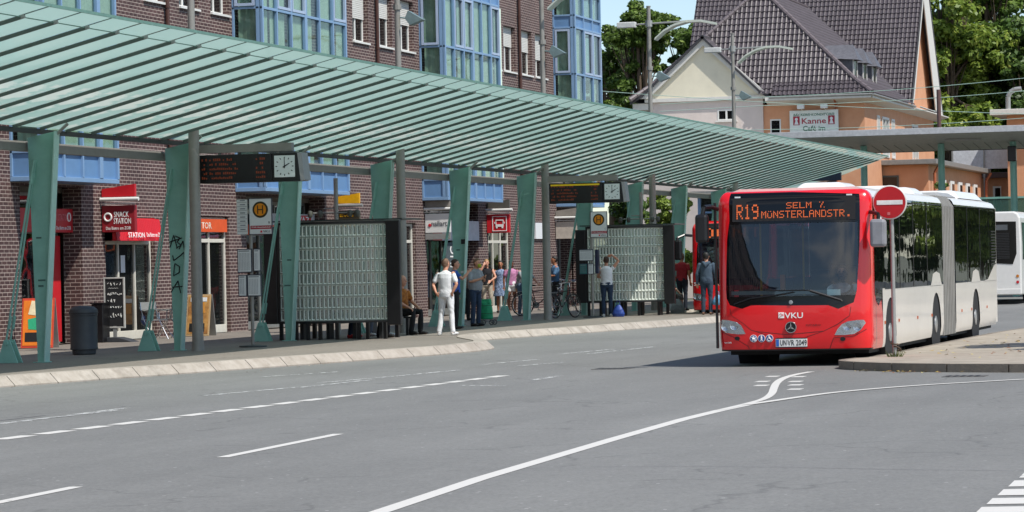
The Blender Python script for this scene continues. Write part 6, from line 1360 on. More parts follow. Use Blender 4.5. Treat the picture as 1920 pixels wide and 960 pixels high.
b.build('frame', blue, e, W=True); b = B(); b.box(x0, x1, 128.03, 128.05, 0, 4.3); b.build('glass', sideg, e, W=True); b = B(); b.box(x0 - .3, x1 + .3, 127.6, 135, 4.34, 4.5); b.build('roof', galv, e, W=True); b = B(); b.box(x0, x1, 134, 134.1, 0, 4.3); b.build('wall', M('room_dark2', '#4b5256', .9), e, W=True)
# overhead wires
wm = M('wire', '#9db8ac', .5)
for (a, c, n_) in (((1130, 171), (1925, 214), 0), ((1430, 182), (1925, 146), 1), ((1430, 198), (1925, 170), 2), ((1430, 243), (1925, 221), 3)):
    p = Vector(gy(*a, 136)); q = Vector(gy(*c, 136)); b = B(); P = [p.lerp(q, k / 10) - Vector((0, 0, .25 * (1 - (2 * k / 10 - 1) ** 2) * .4)) for k in range(11)]
    ext = (q - p) * .4; P = [p - ext] + P + [q + ext]
    b.path(P, .013, 5); o = b.build('overhead_wire', wm, None, W=True, loc=tuple(p)); tag(o, ['thin overhead wire low across the trees left of the station gable', 'topmost overhead wire crossing the tall trees at the right', 'second overhead wire crossing the tall trees at the right', 'lowest overhead wire just above the platform roof'][n_], 'wire', 'overhead wires near the station')
e = empty('catenary_mast', (0, 0, 0), 'thin brown mast beside the station gable rising behind the platform roof', 'mast'); q = gy(1760, 168, 136); e.location = (q[0], 136, 0); b = B(); b.tube((0, 0, 0), (0, 0, q[2]), .09); b.build('pole', M('rust_brown', '#5e4440', .6), e); b = B(); b.tube((0, 0, q[2] - 1.0), (-.8, 0, q[2] - .7), .03); b.build('bracket', galv, e)
# ================================================================== trees
leafA = Mleaf('leaf_mid', '#435723', '#6e8a3c', '#9aa855'); leafB = Mleaf('leaf_dark', '#384b22', '#587535', '#7b8d46'); leafC = Mleaf('leaf_sunny', '#5b722c', '#8ea345', '#b5b65b'); bark = M('bark', '#5a4c3e', .9, scale=8, bump=.5)
def crown(blobs, n, size, seed):
    rg = np.random.default_rng(seed); V = []; cs = []
    W_ = np.array([b_[3] * b_[4] * b_[5] for b_ in blobs]) ** .67; W_ /= W_.sum()
    sub = []
    for b_, w_ in zip(blobs, W_):
        k = max(8, int(w_ * n / 150))
        d = rg.normal(size=(k, 3)); d /= np.linalg.norm(d, axis=1)[:, None]; r = rg.uniform(.45, 1.0, (k, 1)) ** .6
        sub += [(np.array(b_[:3]) + d[i] * r[i] * np.array(b_[3:6]), rg.uniform(.30, .55) * min(b_[3:6]) * 1.1) for i in range(k)]
    per = n // len(sub)
    for c, r in sub:
        d = rg.normal(size=(per, 3)); d /= np.linalg.norm(d, axis=1)[:, None]; p = c + d * (rg.uniform(.25, 1, (per, 1)) ** .5) * r * np.array([1.15, 1.15, .8])
        nrm = d + rg.normal(size=(per, 3)) * .55 + np.array([0, 0, .5]); nrm /= np.linalg.norm(nrm, axis=1)[:, None]
        t = np.cross(nrm, rg.normal(size=(per, 3))); t /= np.linalg.norm(t, axis=1)[:, None]; u = np.cross(nrm, t); s_ = size * rg.uniform(.55, 1.3, (per, 1))
        q = np.stack([p - t * s_, p - u * s_ * .55 + t * s_ * .1, p + t * s_, p + u * s_ * .55 + t * s_ * .1], 1); V.append(q.reshape(-1, 3))
    V = np.concatenate(V); nf = len(V) // 4
    me = bpy.data.meshes.new('crown'); me.vertices.add(len(V)); me.vertices.foreach_set('co', V.reshape(-1)); me.loops.add(nf * 4); me.loops.foreach_set('vertex_index', np.arange(nf * 4)); me.polygons.add(nf); me.polygons.foreach_set('loop_start', np.arange(nf) * 4); me.polygons.foreach_set('loop_total', np.full(nf, 4)); me.update(); me.validate()
    return me
def tree(x, y, h, blobs, n, size, leaf, label, seed, tr=.3, group='broad trees around the station', cat='tree', name='broadleaf_tree'):
    e = empty(name, (x, y, 0), label, cat, group)
    me = crown(blobs, n, size, seed); me.materials.append(leaf); o = bpy.data.objects.new('crown', me); COL.objects.link(o); o.parent = e
    rg = random.Random(seed); b = B(); top = max(q[2] for q in blobs)
    b.tube((0, 0, 0), (.1, 0, top * .45), tr, tr * .7); b.tube((.1, 0, top * .45), (0, .1, top), tr * .7, tr * .2)
    for q in blobs:
        z0 = rg.uniform(.3, .6) * top; m_ = Vector((q[0] * .5, q[1] * .5, (z0 + q[2]) / 2 + .2)); b.tube((.05, 0, z0), m_, tr * .4, tr * .25, 7); b.tube(m_, q[:3], tr * .25, tr * .06, 6)
        for _ in range(3): d = Vector((rg.uniform(-1, 1) * q[3], rg.uniform(-1, 1) * q[4], rg.uniform(-.3, 1) * q[5])) * .8; b.tube(m_, Vector(q[:3]) + d, tr * .16, tr * .03, 5)
    b.build('trunk', bark, e); return e
def blobs(w_, h0, h1, n, seed, d=None, sf=1.0):
    rg = random.Random(seed); out = []
    for k in range(n):
        a = rg.uniform(0, 6.28); r = rg.uniform(.1, 1) ** .6; z = rg.uniform(h0, h1); f = 1 - ((z - h0) / (h1 - h0)) ** 2 * .55
        s_ = rg.uniform(.36, .55) * w_ * sf; out.append((math.cos(a) * r * (w_ - s_ * .6) * f, math.sin(a) * r * ((d or w_) - s_ * .5) * f, z, s_, s_, s_ * rg.uniform(.6, .85)))
    return out
qa = gy(1198, 200, 172)
tree(qa[0], 172, 14, blobs(2.9, 4.5, 15.2, 34, 11, None, .65), 60000, .15, leafA, 'bright green broad tree between the brick building and the station gable', 11)
tree(qa[0] - 2.6, 176, 13, blobs(2.8, 4, 14.0, 28, 12, None, .68), 44000, .16, leafB, 'dark green tree partly behind the blue corner bay', 12)
tree(qa[0] + 1.7, 178, 13, blobs(2.8, 4.5, 15.6, 28, 13, None, .68), 42000, .16, leafA, 'green tree top close to the left edge of the big tiled roof', 13)
tree(qa[0] + .3, 182, 12, blobs(4.5, 2, 8.5, 12, 14), 22000, .17, leafB, 'low dark tree filling the gap below the brighter crowns', 14)
for i, (px, y, hw_, h0, h1, lf, lab) in enumerate(((1780, 186, 3.7, 4, 21, leafC, 'large yellow green tree directly right of the station gable'), (1852, 190, 4.2, 4, 20, leafA, 'large green tree in the middle of the right hand group'), (1925, 188, 3.6, 4, 15.0, leafB, 'dark green tree cut by the right frame edge'), (1800, 196, 4.6, 3, 15, leafB, 'lower green tree behind the vent pipe'), (1890, 198, 4.8, 3, 14, leafB, 'lower dark tree above the orange block'), (1990, 192, 4, 4, 15, leafA, 'green tree beyond the right frame edge'))):
    q = gy(px, 200, y); tree(q[0], y, 15, blobs(hw_, h0, h1, 30, 30 + i, None, .85), 60000, .17, lf, lab, 30 + i)
q = gy(1262, 430, 114); tree(q[0], 114, 5, blobs(1.25, 1.6, 4.2, 9, 51), 9000, .09, leafC, 'small sunlit tree behind the farther shelter', 51, .1, 'small trees behind the farther shelter')
q = gy(1168, 430, 117); tree(q[0], 117, 5, blobs(1.2, 1.4, 4.4, 8, 52), 9000, .09, leafB, 'small shaded tree between the brick corner and the mast', 52, .1, 'small trees behind the farther shelter')
q = gy(1215, 430, 121); tree(q[0], 121, 5, blobs(1.3, .9, 3.0, 8, 53), 7000, .09, leafA, 'low green bush tree between the two small trees', 53, .1, 'small trees behind the farther shelter')
q = gy(1765, 350, 133); 
ivy = tree(q[0], 133, 5, [(0, 0, 1.6 + .5 * k, .25, .25, .4) for k in range(7)], 2500, .07, leafA, 'ivy climbing a pole between platform roof and orange building', 54, .05, None, 'climbing plant', 'ivy_plant')
# trees beside the road, right of the picture: they shade the island and mirror in the bus windows
tree(-1.6, 53.5, 8, blobs(2.6, 3.6, 7.0, 10, 61), 9000, .13, leafA, 'street tree right of the island shading its paving', 61, .16, 'street trees beyond the right frame edge')
for k, (x, y) in enumerate(((1.5, 66), (.8, 84), (4.5, 104), (-3.5, 142), (1.2, 138), (3.8, 118), (7.6, 124), (-1.2, 129), (5.8, 140), (10, 146), (15, 142))): tree(x, y, 9, blobs(3.2, 3.2 if k < 3 else .9, 8.2, 11, 62 + k), 7000, .25, [leafA, leafC, leafB][k % 3], 'street tree along the side road, reflected in the bus windows', 62 + k, .18, 'street trees beyond the right frame edge')

# unseen block and trees added behind the viewer for dark shapes in the windscreen reflection
nb = empty('reflection_block', (-32, 0, 0), 'unseen brick block added behind the viewpoint for the windscreen reflection', 'building')
hs_ = [(y, y + 1.6, z, z + 1.6) for y in range(-62, 26, 4) for z in (1.4, 4.4, 7.4, 10.4)]
b = B(); gridwall(b, 'x', -31.0, -31.4, -65, 28, 0, 14, hs_); gridwall(b, 'y', 28, 27.6, -45, -31.4, 0, 14, []); b.build('wall', brick, nb, W=True)
b = B(); b.box(-31.35, -31.3, -65, 28, 0, 14); b.build('glass', bblack, nb, W=True); b = B(); b.box(-45, -30.8, -65, 28.2, 14.002, 14.3); b.build('roof', M('roof_felt', '#4c4c4c', .9), nb, W=True)
for k, (x, y) in enumerate(((-18, -70), (-26, -75), (-9, -78), (2, -72))): tree(x, y, 9, blobs(4.5, 2.0, 9.0, 10, 162 + k), 5000, .35, leafB, 'unseen tree added far behind the viewpoint for the windscreen reflection', 162 + k, .25, 'trees behind the viewpoint')  # trees added out of view to darken the windscreen reflection
# ================================================================== people
def loft(b, rings, n=14):
    vs = []
    for c, a, d in rings:
        c, a, d = Vector(c), Vector(a), Vector(d)
        for i in range(n): t = 2 * math.pi * i / n; vs.append(c + a * math.cos(t) + d * math.sin(t))
    m_ = len(rings); fs = [(k * n + i, k * n + (i + 1) % n, (k + 1) * n + (i + 1) % n, (k + 1) * n + i) for k in range(m_ - 1) for i in range(n)] + [tuple(range(n))[::-1], tuple((m_ - 1) * n + i for i in range(n))]
    b.add(vs, fs)
def limb(b, pts, n=12, ext=0.0):
    """round tapered limb through (point, radius) pairs with rounded ends"""
    P = [(Vector(p), r) for p, r in pts]
    d0 = (P[0][0] - P[1][0]).normalized(); d1 = (P[-1][0] - P[-2][0]).normalized()
    P = [(P[0][0] + d0 * P[0][1] * .7, P[0][1] * .55)] + P + [(P[-1][0] + d1 * P[-1][1] * .7, P[-1][1] * .55)]
    rings = []; ref = None
    for i, (p, r) in enumerate(P):
        d = (P[min(i + 1, len(P) - 1)][0] - P[max(i - 1, 0)][0]).normalized()
        u = d.orthogonal().normalized() if ref is None else (ref - d * ref.dot(d)).normalized(); ref = u; rings.append((p, u * r, d.cross(u) * r))
    loft(b, rings, n)
def remeshed(b, name, mat, parent, vox, wrinkle=0.0, seed=0):
    me = bpy.data.meshes.new('r'); me.from_pydata(b.v, [], b.f); o = bpy.data.objects.new('r', me); COL.objects.link(o)
    m_ = o.modifiers.new('r', 'REMESH'); m_.mode = 'VOXEL'; m_.voxel_size = vox; m_.adaptivity = 0
    s_ = o.modifiers.new('s', 'SMOOTH'); s_.factor = .5; s_.iterations = 2
    dg = bpy.context.evaluated_depsgraph_get(); me2 = bpy.data.meshes.new_from_object(o.evaluated_get(dg)); bpy.data.objects.remove(o); bpy.data.meshes.remove(me)
    me2.name = name
    if wrinkle:
        n = len(me2.vertices); co = np.empty(n * 3); no = np.empty(n * 3); me2.vertices.foreach_get('co', co); me2.vertices.foreach_get('normal', no); co = co.reshape(-1, 3); no = no.reshape(-1, 3)
        w_ = .6 * np.sin(co[:, 2] * 17 + co[:, 0] * 23 + 2.5 * np.sin(co[:, 0] * 9 + seed) + seed) + .5 * np.sin(co[:, 0] * 31 - co[:, 2] * 27 + 3 * np.sin(co[:, 2] * 11 + seed) + co[:, 1] * 19)
        co += no * (w_ * wrinkle)[:, None]; me2.vertices.foreach_set('co', co.reshape(-1)); me2.update()
    me2.polygons.foreach_set('use_smooth', [True] * len(me2.polygons)); me2.materials.clear(); me2.materials.append(mat)
    r = bpy.data.objects.new(name, me2); COL.objects.link(r); r.parent = parent; return r
skins = {'light': M('skin_light', '#c48e74', .5, var=.06, scale=12), 'tan': M('skin_tan', '#a06a4c', .5, var=.06, scale=12), 'brown': M('skin_brown', '#6e4430', .5, var=.06, scale=12)}
hairs = {'brown': M('hair_brown', '#3a261b', .7, var=.25, scale=30), 'dark': M('hair_dark', '#17120f', .6, var=.2, scale=30), 'ginger': M('hair_ginger', '#7d4a26', .7, var=.2, scale=30), 'short': M('hair_short', '#6d5442', .8, var=.15, scale=30), 'blond': M('hair_blond', '#a8875a', .7, var=.2, scale=30)}
BASE = dict(P=(0, 0, .96), C=(0, 0, 1.30), N=(0, .01, 1.47), H=(0, -.02, 1.62), sh=(.185, 0, 1.40), el=(.245, .03, 1.12), wr=(.25, -.04, .87), hip=(.09, 0, .92), kn=(.10, -.02, .50), an=(.105, .02, .09), foot=(.12, -.13, .03))
def person(px, py, rz, scale, label, pose=None, skin='light', top=None, sleeve=.55, bottom=None, blen=1.0, shoes=None, hair='brown', long_hair=0, belly=0.0, female=False, hand_obj=None, x=None, y=None, z=.15, group='people waiting at the bus station', skirt=None, nohair=False, mask=None, hood=False, headturn=0, loc=None):
    J = {}
    for k, v in BASE.items():
        if k in ('P', 'C', 'N', 'H'): J[k] = Vector(v)
        else: J[k + 'L'] = Vector(v); J[k + 'R'] = Vector((-v[0], v[1], v[2]))
    for k, v in (pose or {}).items(): J[k] = Vector(v)
    q = loc or gz(px, py, z); e = empty('person', (q[0], q[1], z), label, 'person', group, rz=rz); e.scale = (scale,) * 3
    shw = .9 if female else 1.0
    X = lambda v: Vector((v, 0, 0)); side = (J['shL'] - J['shR']).normalized(); hs = (J['hipL'] - J['hipR']).normalized(); spine = (J['C'] - J['P']).normalized(); dep = spine.cross(side).normalized(); hd = Vector((0, 0, 1)).cross(hs).normalized()
    def torso(b, g, w0=1.0):
        P, C, N_ = J['P'], J['C'], J['N']; wa = .145 if female else .165
        dp = dep
        loft(b, [(P - spine * .10, hs * (.13 + g), hd * (.10 + g)), (P - spine * .02, hs * (.168 + g), hd * (.118 + g + belly * .3)), (P + (C - P) * .3 - dp * 0 - hd * 0, side * (wa + g + belly * .5), dp * (.105 + g + belly)), (P + (C - P) * .65, side * (.155 + g + belly * .3), dp * (.112 + g + belly * .7)), (C, side * (.172 * shw + g), dp * (.118 + g)), (C + (N_ - C) * .55, side * (.165 * shw + g), dp * (.095 + g)), (C + (N_ - C) * .85, side * (.09 + g * .6), dp * (.07 + g * .6)), (N_, side * .055, dp * .055)], 20)
    b = B(); torso(b, 0)
    H = J['H']; limb(b, [(J['N'] - Vector((0, 0, .05)), .058), (J['N'] + (H - J['N']) * .5, .052)])
    R_ = Matrix.Rotation(headturn, 3, 'Z'); hv = lambda x_, y_, z_: H + R_ @ Vector((x_, y_, z_))
    loft(b, [(hv(0, -.025, -.125), R_ @ X(.022), R_ @ Vector((0, .03, 0))), (hv(0, -.022, -.10), R_ @ X(.045), R_ @ Vector((0, .055, 0))), (hv(0, -.005, -.05), R_ @ X(.066), R_ @ Vector((0, .085, 0))), (hv(0, 0, 0), R_ @ X(.075), R_ @ Vector((0, .095, 0))), (hv(0, .008, .05), R_ @ X(.074), R_ @ Vector((0, .094, 0))), (hv(0, .01, .09), R_ @ X(.056), R_ @ Vector((0, .072, 0))), (hv(0, .01, .112), R_ @ X(.025), R_ @ Vector((0, .035, 0)))], 18)
    limb(b, [(hv(0, -.090, .015), .009), (hv(0, -.112, -.028), .016)], 8)
    for s_ in (-1, 1): limb(b, [(hv(s_ * .076, .008, .018), .014), (hv(s_ * .080, .012, -.018), .010)], 8)
    limb(b, [(hv(-.02, -.088, -.066), .010), (hv(.02, -.088, -.066), .010)], 6)
    for s_ in 'LR':
        sh, el, wr = J['sh' + s_], J['el' + s_], J['wr' + s_]; d = (wr - el).normalized()
        limb(b, [(sh, .055), (sh.lerp(el, .35), .050), (el, .038), (el.lerp(wr, .3), .040), (wr, .026)])
        hdv = J.get('ha' + s_, wr + d * .09); hd_ = (hdv - wr).normalized(); sd = hd_.cross(Vector((0, 1, 0)) if abs(hd_.y) < .8 else Vector((0, 0, 1))).normalized(); pn = hd_.cross(sd)
        loft(b, [(wr, sd * .024, pn * .018), (wr + hd_ * .04, sd * .038, pn * .016), (wr + hd_ * .085, sd * .040, pn * .013), (wr + hd_ * .092, sd * .030, pn * .009)], 10)
        for k, (o_, l_) in enumerate(((-.029, .062), (-.010, .074), (.010, .070), (.028, .055))):
            f0 = wr + hd_ * .082 + sd * o_; f1 = f0 + hd_ * l_ * .5 + pn * .008; f2 = f1 + hd_ * l_ * .35 + pn * .025; limb(b, [(f0, .0095), (f1, .009), (f2, .0075)], 6)
        t0 = wr + hd_ * .03 - sd * .03; limb(b, [(t0, .013), (t0 + hd_ * .03 - sd * .025, .011), (t0 + hd_ * .055 - sd * .03 + pn * .01, .009)], 6)
        hp, kn, an, ft = J['hip' + s_], J['kn' + s_], J['an' + s_], J['foot' + s_]
        limb(b, [(hp, .088), (hp.lerp(kn, .4), .075), (kn, .052), (kn.lerp(an, .3), .054), (an, .034)])
        limb(b, [(an + Vector((0, .03, -.03)), .036), (an.lerp(ft, .5) - Vector((0, 0, .02)), .034), (ft, .026)], 10)
    body = remeshed(b, 'body', skins[skin], e, .0085)
    for s_ in (-1, 1):
        b = B(); c_ = hv(s_ * .031, -.086, .012); b.lathe(c_, [(0, -.008), (.008, -.006), (.011, 0), (.006, .004)], 8, 'y'); b.build('eye', M('eye', '#1b1512', .2), e, smooth=True)
    b = B(); c_ = hv(0, -.097, -.068); b.box(c_.x - .018, c_.x + .018, c_.y - .004, c_.y + .004, c_.z - .004, c_.z + .004); b.build('mouth', M('lips', '#7c4238', .5), e)
    if top:
        b = B(); torso(b, .016)
        for s_ in 'LR':
            sh, el, wr = J['sh' + s_], J['el' + s_], J['wr' + s_]
            if sleeve <= 0: limb(b, [(sh, .06), (sh.lerp(J['C'], .2), .06)]); continue
            if sleeve <= 1: e_ = sh.lerp(el, sleeve); limb(b, [(sh - Vector((0, 0, .012)), .060), (sh.lerp(e_, .5), .060), (e_, .060 if sleeve < .9 else .05)], 14)
            else: limb(b, [(sh, .068), (sh.lerp(el, .4), .062), (el, .052), (wr, .042)], 14)
        remeshed(b, 'top', top, e, .012, .0035, len(label))
    if hood:
        b = B(); N_ = J['N']; limb(b, [(N_ + Vector((-.09, .03, -.02)), .045), (N_ + Vector((-.05, .10, -.03)), .06), (N_ + Vector((0, .12, -.10)), .07), (N_ + Vector((.05, .10, -.03)), .06), (N_ + Vector((.09, .03, -.02)), .045)], 12); remeshed(b, 'hood', top, e, .012, .003)
    if bottom:
        b = B(); P = J['P']; loft(b, [(P + spine * .09, hs * (.158 + belly * .4), hd * (.12 + belly * .8)), (P, hs * .182, hd * (.132 + belly * .3)), (P - spine * .09, hs * .175, hd * .128), (P - spine * .14, hs * .10, hd * .08)], 20)
        for s_ in 'LR':
            hp, kn, an = J['hip' + s_], J['kn' + s_], J['an' + s_]; tf = 1.0 + .25 * (not female)
            if blen < 1: en = hp.lerp(kn, blen * 1.9) if blen < .53 else kn.lerp(an, (blen - .53) / .47); limb(b, [(hp, .102), (hp.lerp(en, .5), .095), (en, .086)] if blen < .53 else [(hp, .102), (hp.lerp(kn, .5), .088), (kn, .075), (en, .072)], 14)
            else: limb(b, [(hp, .102), (hp.lerp(kn, .45), .085), (kn, .062), (kn.lerp(an, .35), .062), (an + (an - kn).normalized() * .01, .046 * tf)], 14)
        remeshed(b, 'trousers', bottom, e, .012, .004, 3)
    if skirt:
        b = B(); P = J['P']; loft(b, [(P + Vector((0, 0, .10)), X(.15), Vector((0, .11, 0))), (P, X(.19), Vector((0, .14, 0))), (P - Vector((0, 0, .40)), X(.26), Vector((0, .19, 0)))], 24); remeshed(b, 'skirt', skirt, e, .014, .006)
    for s_ in 'LR':
        an, ft = J['an' + s_], J['foot' + s_]; b = B(); h_ = an + Vector((0, .045, -.045)); d = (ft - an); d.z = 0; d = d.normalized() if d.length > .01 else Vector((0, -1, 0)); sdv = Vector((-d.y, d.x, 0)); c0 = Vector((an.x, an.y, J['foot' + s_].z + .015))
        loft(b, [(c0 - d * .055, sdv * .032, Vector((0, 0, .04))), (c0 - d * .03, sdv * .042, Vector((0, 0, .05))), (c0 + d * .06, sdv * .045, Vector((0, 0, .042))), (c0 + d * .15, sdv * .046, Vector((0, 0, .032))), (c0 + d * .20, sdv * .028, Vector((0, 0, .02)))], 14)
        remeshed(b, 'shoe', shoes or gb, e, .010)
    if not nohair:
        b = B(); g = .012
        hb = [(hv(0, .045, -.06), R_ @ X(.060), R_ @ Vector((0, .055, 0))), (hv(0, .035, -.02), R_ @ X(.078), R_ @ Vector((0, .072, 0))), (hv(0, .028, .03), R_ @ X(.086), R_ @ Vector((0, .088, 0))), (hv(0, .018, .075), R_ @ X(.080), R_ @ Vector((0, .092, 0))), (hv(0, .012, .11), R_ @ X(.052), R_ @ Vector((0, .066, 0))), (hv(0, .012, .125), R_ @ X(.02), R_ @ Vector((0, .03, 0)))]
        loft(b, hb, 16)
        if long_hair: loft(b, [(hv(0, .05, .04), R_ @ X(.08), R_ @ Vector((0, .05, 0))), (hv(0, .06, -.08), R_ @ X(.085), R_ @ Vector((0, .045, 0))), (hv(0, .075, -.08 - long_hair), R_ @ X(.07), R_ @ Vector((0, .03, 0)))], 14)
        remeshed(b, 'hair', hairs[hair], e, .010, .003, 5)
    if mask:
        b = B(); loft(b, [(hv(0, -.07, -.115), R_ @ X(.035), R_ @ Vector((0, .03, 0))), (hv(0, -.07, -.07), R_ @ X(.058), R_ @ Vector((0, .052, 0))), (hv(0, -.07, -.02), R_ @ X(.05), R_ @ Vector((0, .045, 0)))], 14); remeshed(b, 'face_mask', mask, e, .009)
    return e
C_ = lambda n, c, **k: M('cloth_' + n, c, .9, var=k.get('var', .08), scale=k.get('scale', 9), bump=.3, bscale=300, col2=k.get('col2'))
wcl = C_('white', '#dfe0e2'); blk = C_('black', '#17181b'); jean = C_('jean', '#27384f'); jeanl = C_('jean_light', '#4d6076'); greyt = C_('grey', '#8d9296')
person(838, 629, R(172), .985, 'man in white t shirt and white trousers standing with his back to the road', pose=dict(elL=(.29, .05, 1.15), wrL=(.20, .10, .97), haL=(.15, .09, .91), elR=(-.29, .05, 1.15), wrR=(-.2, .08, .97), haR=(-.15, .06, .91), knL=(.13, -.02, .50), anL=(.17, .03, .09), footL=(.21, -.11, .03), knR=(-.13, 0, .5), anR=(-.16, .02, .09), footR=(-.19, -.12, .03), H=(0, -.03, 1.62)), top=wcl, bottom=wcl, shoes=M('shoe_white', '#d5d5d3', .5), hair='short', sleeve=.7, headturn=R(-15), skin='light')
sp_shirt = C_('orange_pattern', '#b8752a', scale=16, col2='#7a3f14', var=.3)
SEAT = dict(P=(0, .05, .50), C=(0, .0, .86), N=(0, -.02, 1.03), H=(0, -.06, 1.19), shL=(.19, -.01, .97), shR=(-.19, -.01, .97), elL=(.25, -.12, .72), wrL=(.17, -.34, .60), elR=(-.25, -.12, .72), wrR=(-.17, -.34, .60), hipL=(.10, .0, .50), hipR=(-.10, .0, .50), knL=(.14, -.44, .50), knR=(-.12, -.44, .50), anL=(.13, -.42, .09), anR=(-.12, -.36, .09), footL=(.14, -.57, .03), footR=(-.13, -.51, .03), haL=(.15, -.42, .56), haR=(-.15, -.42, .56))
q = gz(768, 625, .15)
person(0, 0, R(70), 1.04, 'heavy bald man in orange patterned shirt and black trousers sitting at the shelter end', pose=SEAT, top=sp_shirt, bottom=blk, belly=.07, nohair=True, loc=(q[0] + .28, 69.6, .15), sleeve=.75, shoes=gb)
st_ = empty('bench', (q[0] + .22, 69.6, .15), 'low dark metal bench under the sitting man in the orange shirt', 'bench'); b = B(); b.box(-.75, .35, -.22, .22, .38, .42); b.build('seat', M('bench_dark', '#2c2d2e', .5), st_, bevel=.01)
for s_ in (-.6, .25):
    b = B(); b.box(s_ - .03, s_ + .03, -.18, .18, 0, .38); b.build('leg', M('bench_dark', '#2c2d2e', .5), st_)
person(0, 0, R(62), .98, 'seated person hidden by the black shelter end, grey jeans and white shoe showing', pose={**SEAT, 'anL': (.2, -.62, .09), 'footL': (.22, -.77, .03)}, top=C_('darkgrey', '#3b3f44'), bottom=C_('greyjean', '#5c6470'), loc=(q[0] - .42, 68.9, .15), shoes=M('shoe_pale', '#c9c9c6', .5), sleeve=1.6)
person(0, 0, R(75), .97, 'person sitting on the shelter bench behind the glass blocks in dark clothes', pose=SEAT, top=C_('navy', '#222b3d'), bottom=blk, loc=(-21.6, 67.1, .15), sleeve=1.6, shoes=gb)
person(0, 0, R(100), .97, 'second person sitting on the shelter bench behind the glass blocks in a pink top', pose=SEAT, top=C_('rose', '#9a5560'), bottom=jean, loc=(-22.4, 67.15, .15), sleeve=.6, shoes=signr, female=True)
person(862, 622, R(100), .98, 'person in a bright blue top mostly hidden behind the man in white', top=C_('blue', '#2c57a8'), bottom=blk, loc=(-21.9, 75.0, .15), pose=dict(elR=(-.24, -.22, 1.25), wrR=(-.12, -.36, 1.42)), hair='brown', sleeve=.6)
PH = dict(elL=(.25, -.06, 1.13), wrL=(.06, -.27, 1.22), haL=(.0, -.34, 1.27), elR=(-.25, -.06, 1.13), wrR=(-.08, -.27, 1.20), haR=(-.02, -.34, 1.25), H=(0, -.09, 1.60), N=(0, -.02, 1.47))
q = gz(893, 612, .15)
man = person(893, 612, R(62), 1.0, 'man in grey t shirt with yellow green face mask looking at his phone', pose=PH, top=greyt, bottom=jean, belly=.06, mask=M('mask_lime', '#9aa62a', .8), shoes=gb, hair='short', sleeve=.8)
ph = empty('phone', (q[0] + .30, q[1] - .16, 1.43), 'dark phone held by the man with the face mask', 'phone'); b = B(); b.obox((0, 0, 0), ((1, 0, 0), (0, 1, 0), (0, .2, 1)), (.006, .035, .07)); b.build('shell', black, ph, bevel=.003); b = B(); b.obox((-.0075, 0, 0), ((1, 0, 0), (0, 1, 0), (0, .2, 1)), (.001, .03, .062)); b.build('screen', M('screen_dark', '#2a3a44', .1), ph)
person(0, 0, R(35), .98, 'ginger haired person standing directly behind the man with the face mask', top=C_('brown', '#54392c'), bottom=blk, loc=(-24.9, 86.2, .15), hair='ginger', sleeve=1.6)
# women by the red bus symbol door
person(0, 0, R(20), .99, 'woman in black top and pale loose trousers shading her face with a raised hand', pose=dict(elL=(.28, -.1, 1.16), wrL=(.12, -.2, 1.05), elR=(-.24, -.2, 1.30), wrR=(-.10, -.18, 1.56), haR=(-.06, -.15, 1.64), knL=(.12, -.05, .5)), top=C_('black2', '#15151a'), bottom=C_('beige', '#a89d8c'), loc=(-27.45, 97.6, .15), hair='blond', female=True, sleeve=.0, skin='light', shoes=M('shoe_white', '#d5d5d3', .5))
person(0, 0, R(15), .96, 'dark curly haired woman in a blue and white patterned dress between two others', top=C_('bluepat', '#2f4b74', col2='#9fb0c8', scale=25, var=.3), skirt=C_('bluepat', '#2f4b74'), loc=(-27.35, 98.9, .15), hair='dark', female=True, long_hair=.08, skin='tan', sleeve=.3, shoes=gb)
w3 = person(0, 0, R(25), .97, 'woman in pink blouse and white shorts carrying a brown basket bag', pose=dict(elL=(.27, -.05, 1.12), wrL=(.22, -.25, 1.05)), top=C_('pink', '#b3799c'), bottom=wcl, blen=.24, loc=(-26.75, 98.0, .15), hair='dark', female=True, long_hair=.1, skin='brown', sleeve=.6, shoes=M('sandal', '#6e4c34', .7))
bk = empty('basket_bag', (-26.35, 97.85, .82), 'brown woven basket bag carried by the woman in pink', 'bag'); b = B(); b.prism([(-.20, -.08, 0), (.20, -.08, 0), (.24, -.11, .27), (-.24, -.11, .27)], (0, .18, 0)); b.build('basket', M('wicker', '#6e4f33', .8, scale=40, var=.3, bump=.5), bk, bevel=.01); b = B(); b.path([(-.13, 0, .26), (-.10, 0, .45), (.0, 0, .5), (.10, 0, .45), (.13, 0, .26)], .012, 6); b.build('handle', M('strap_brown', '#4f3624', .7), bk)
person(0, 0, R(-60), 1.02, 'man in blue shirt, black trousers and dark cap beside the far grey lamp post', pose=dict(elL=(.25, -.1, 1.14), wrL=(.12, -.27, 1.14), elR=(-.26, -.1, 1.13), wrR=(-.1, -.26, 1.1), knL=(.1, -.08, .52), anL=(.1, .1, .1), footL=(.1, -.03, .05)), top=C_('steelblue', '#456787'), bottom=blk, loc=(-24.85, 96.2, .15), hair='dark', skin='tan', sleeve=.8, shoes=M('shoe_brown', '#5e4433', .6))
person(0, 0, R(60), .99, 'person in grey top bending over a bicycle, mostly behind the grey lamp post', pose=dict(P=(0, .06, .95), C=(0, -.06, 1.25), N=(0, -.12, 1.40), H=(0, -.2, 1.52), shL=(.185, -.1, 1.33), shR=(-.185, -.1, 1.33), elL=(.24, -.28, 1.12), wrL=(.2, -.46, 1.0), elR=(-.24, -.28, 1.12), wrR=(-.2, -.46, 1.0)), top=greyt, bottom=jeanl, loc=(-24.9, 92.4, .15), hair='brown', sleeve=.9)
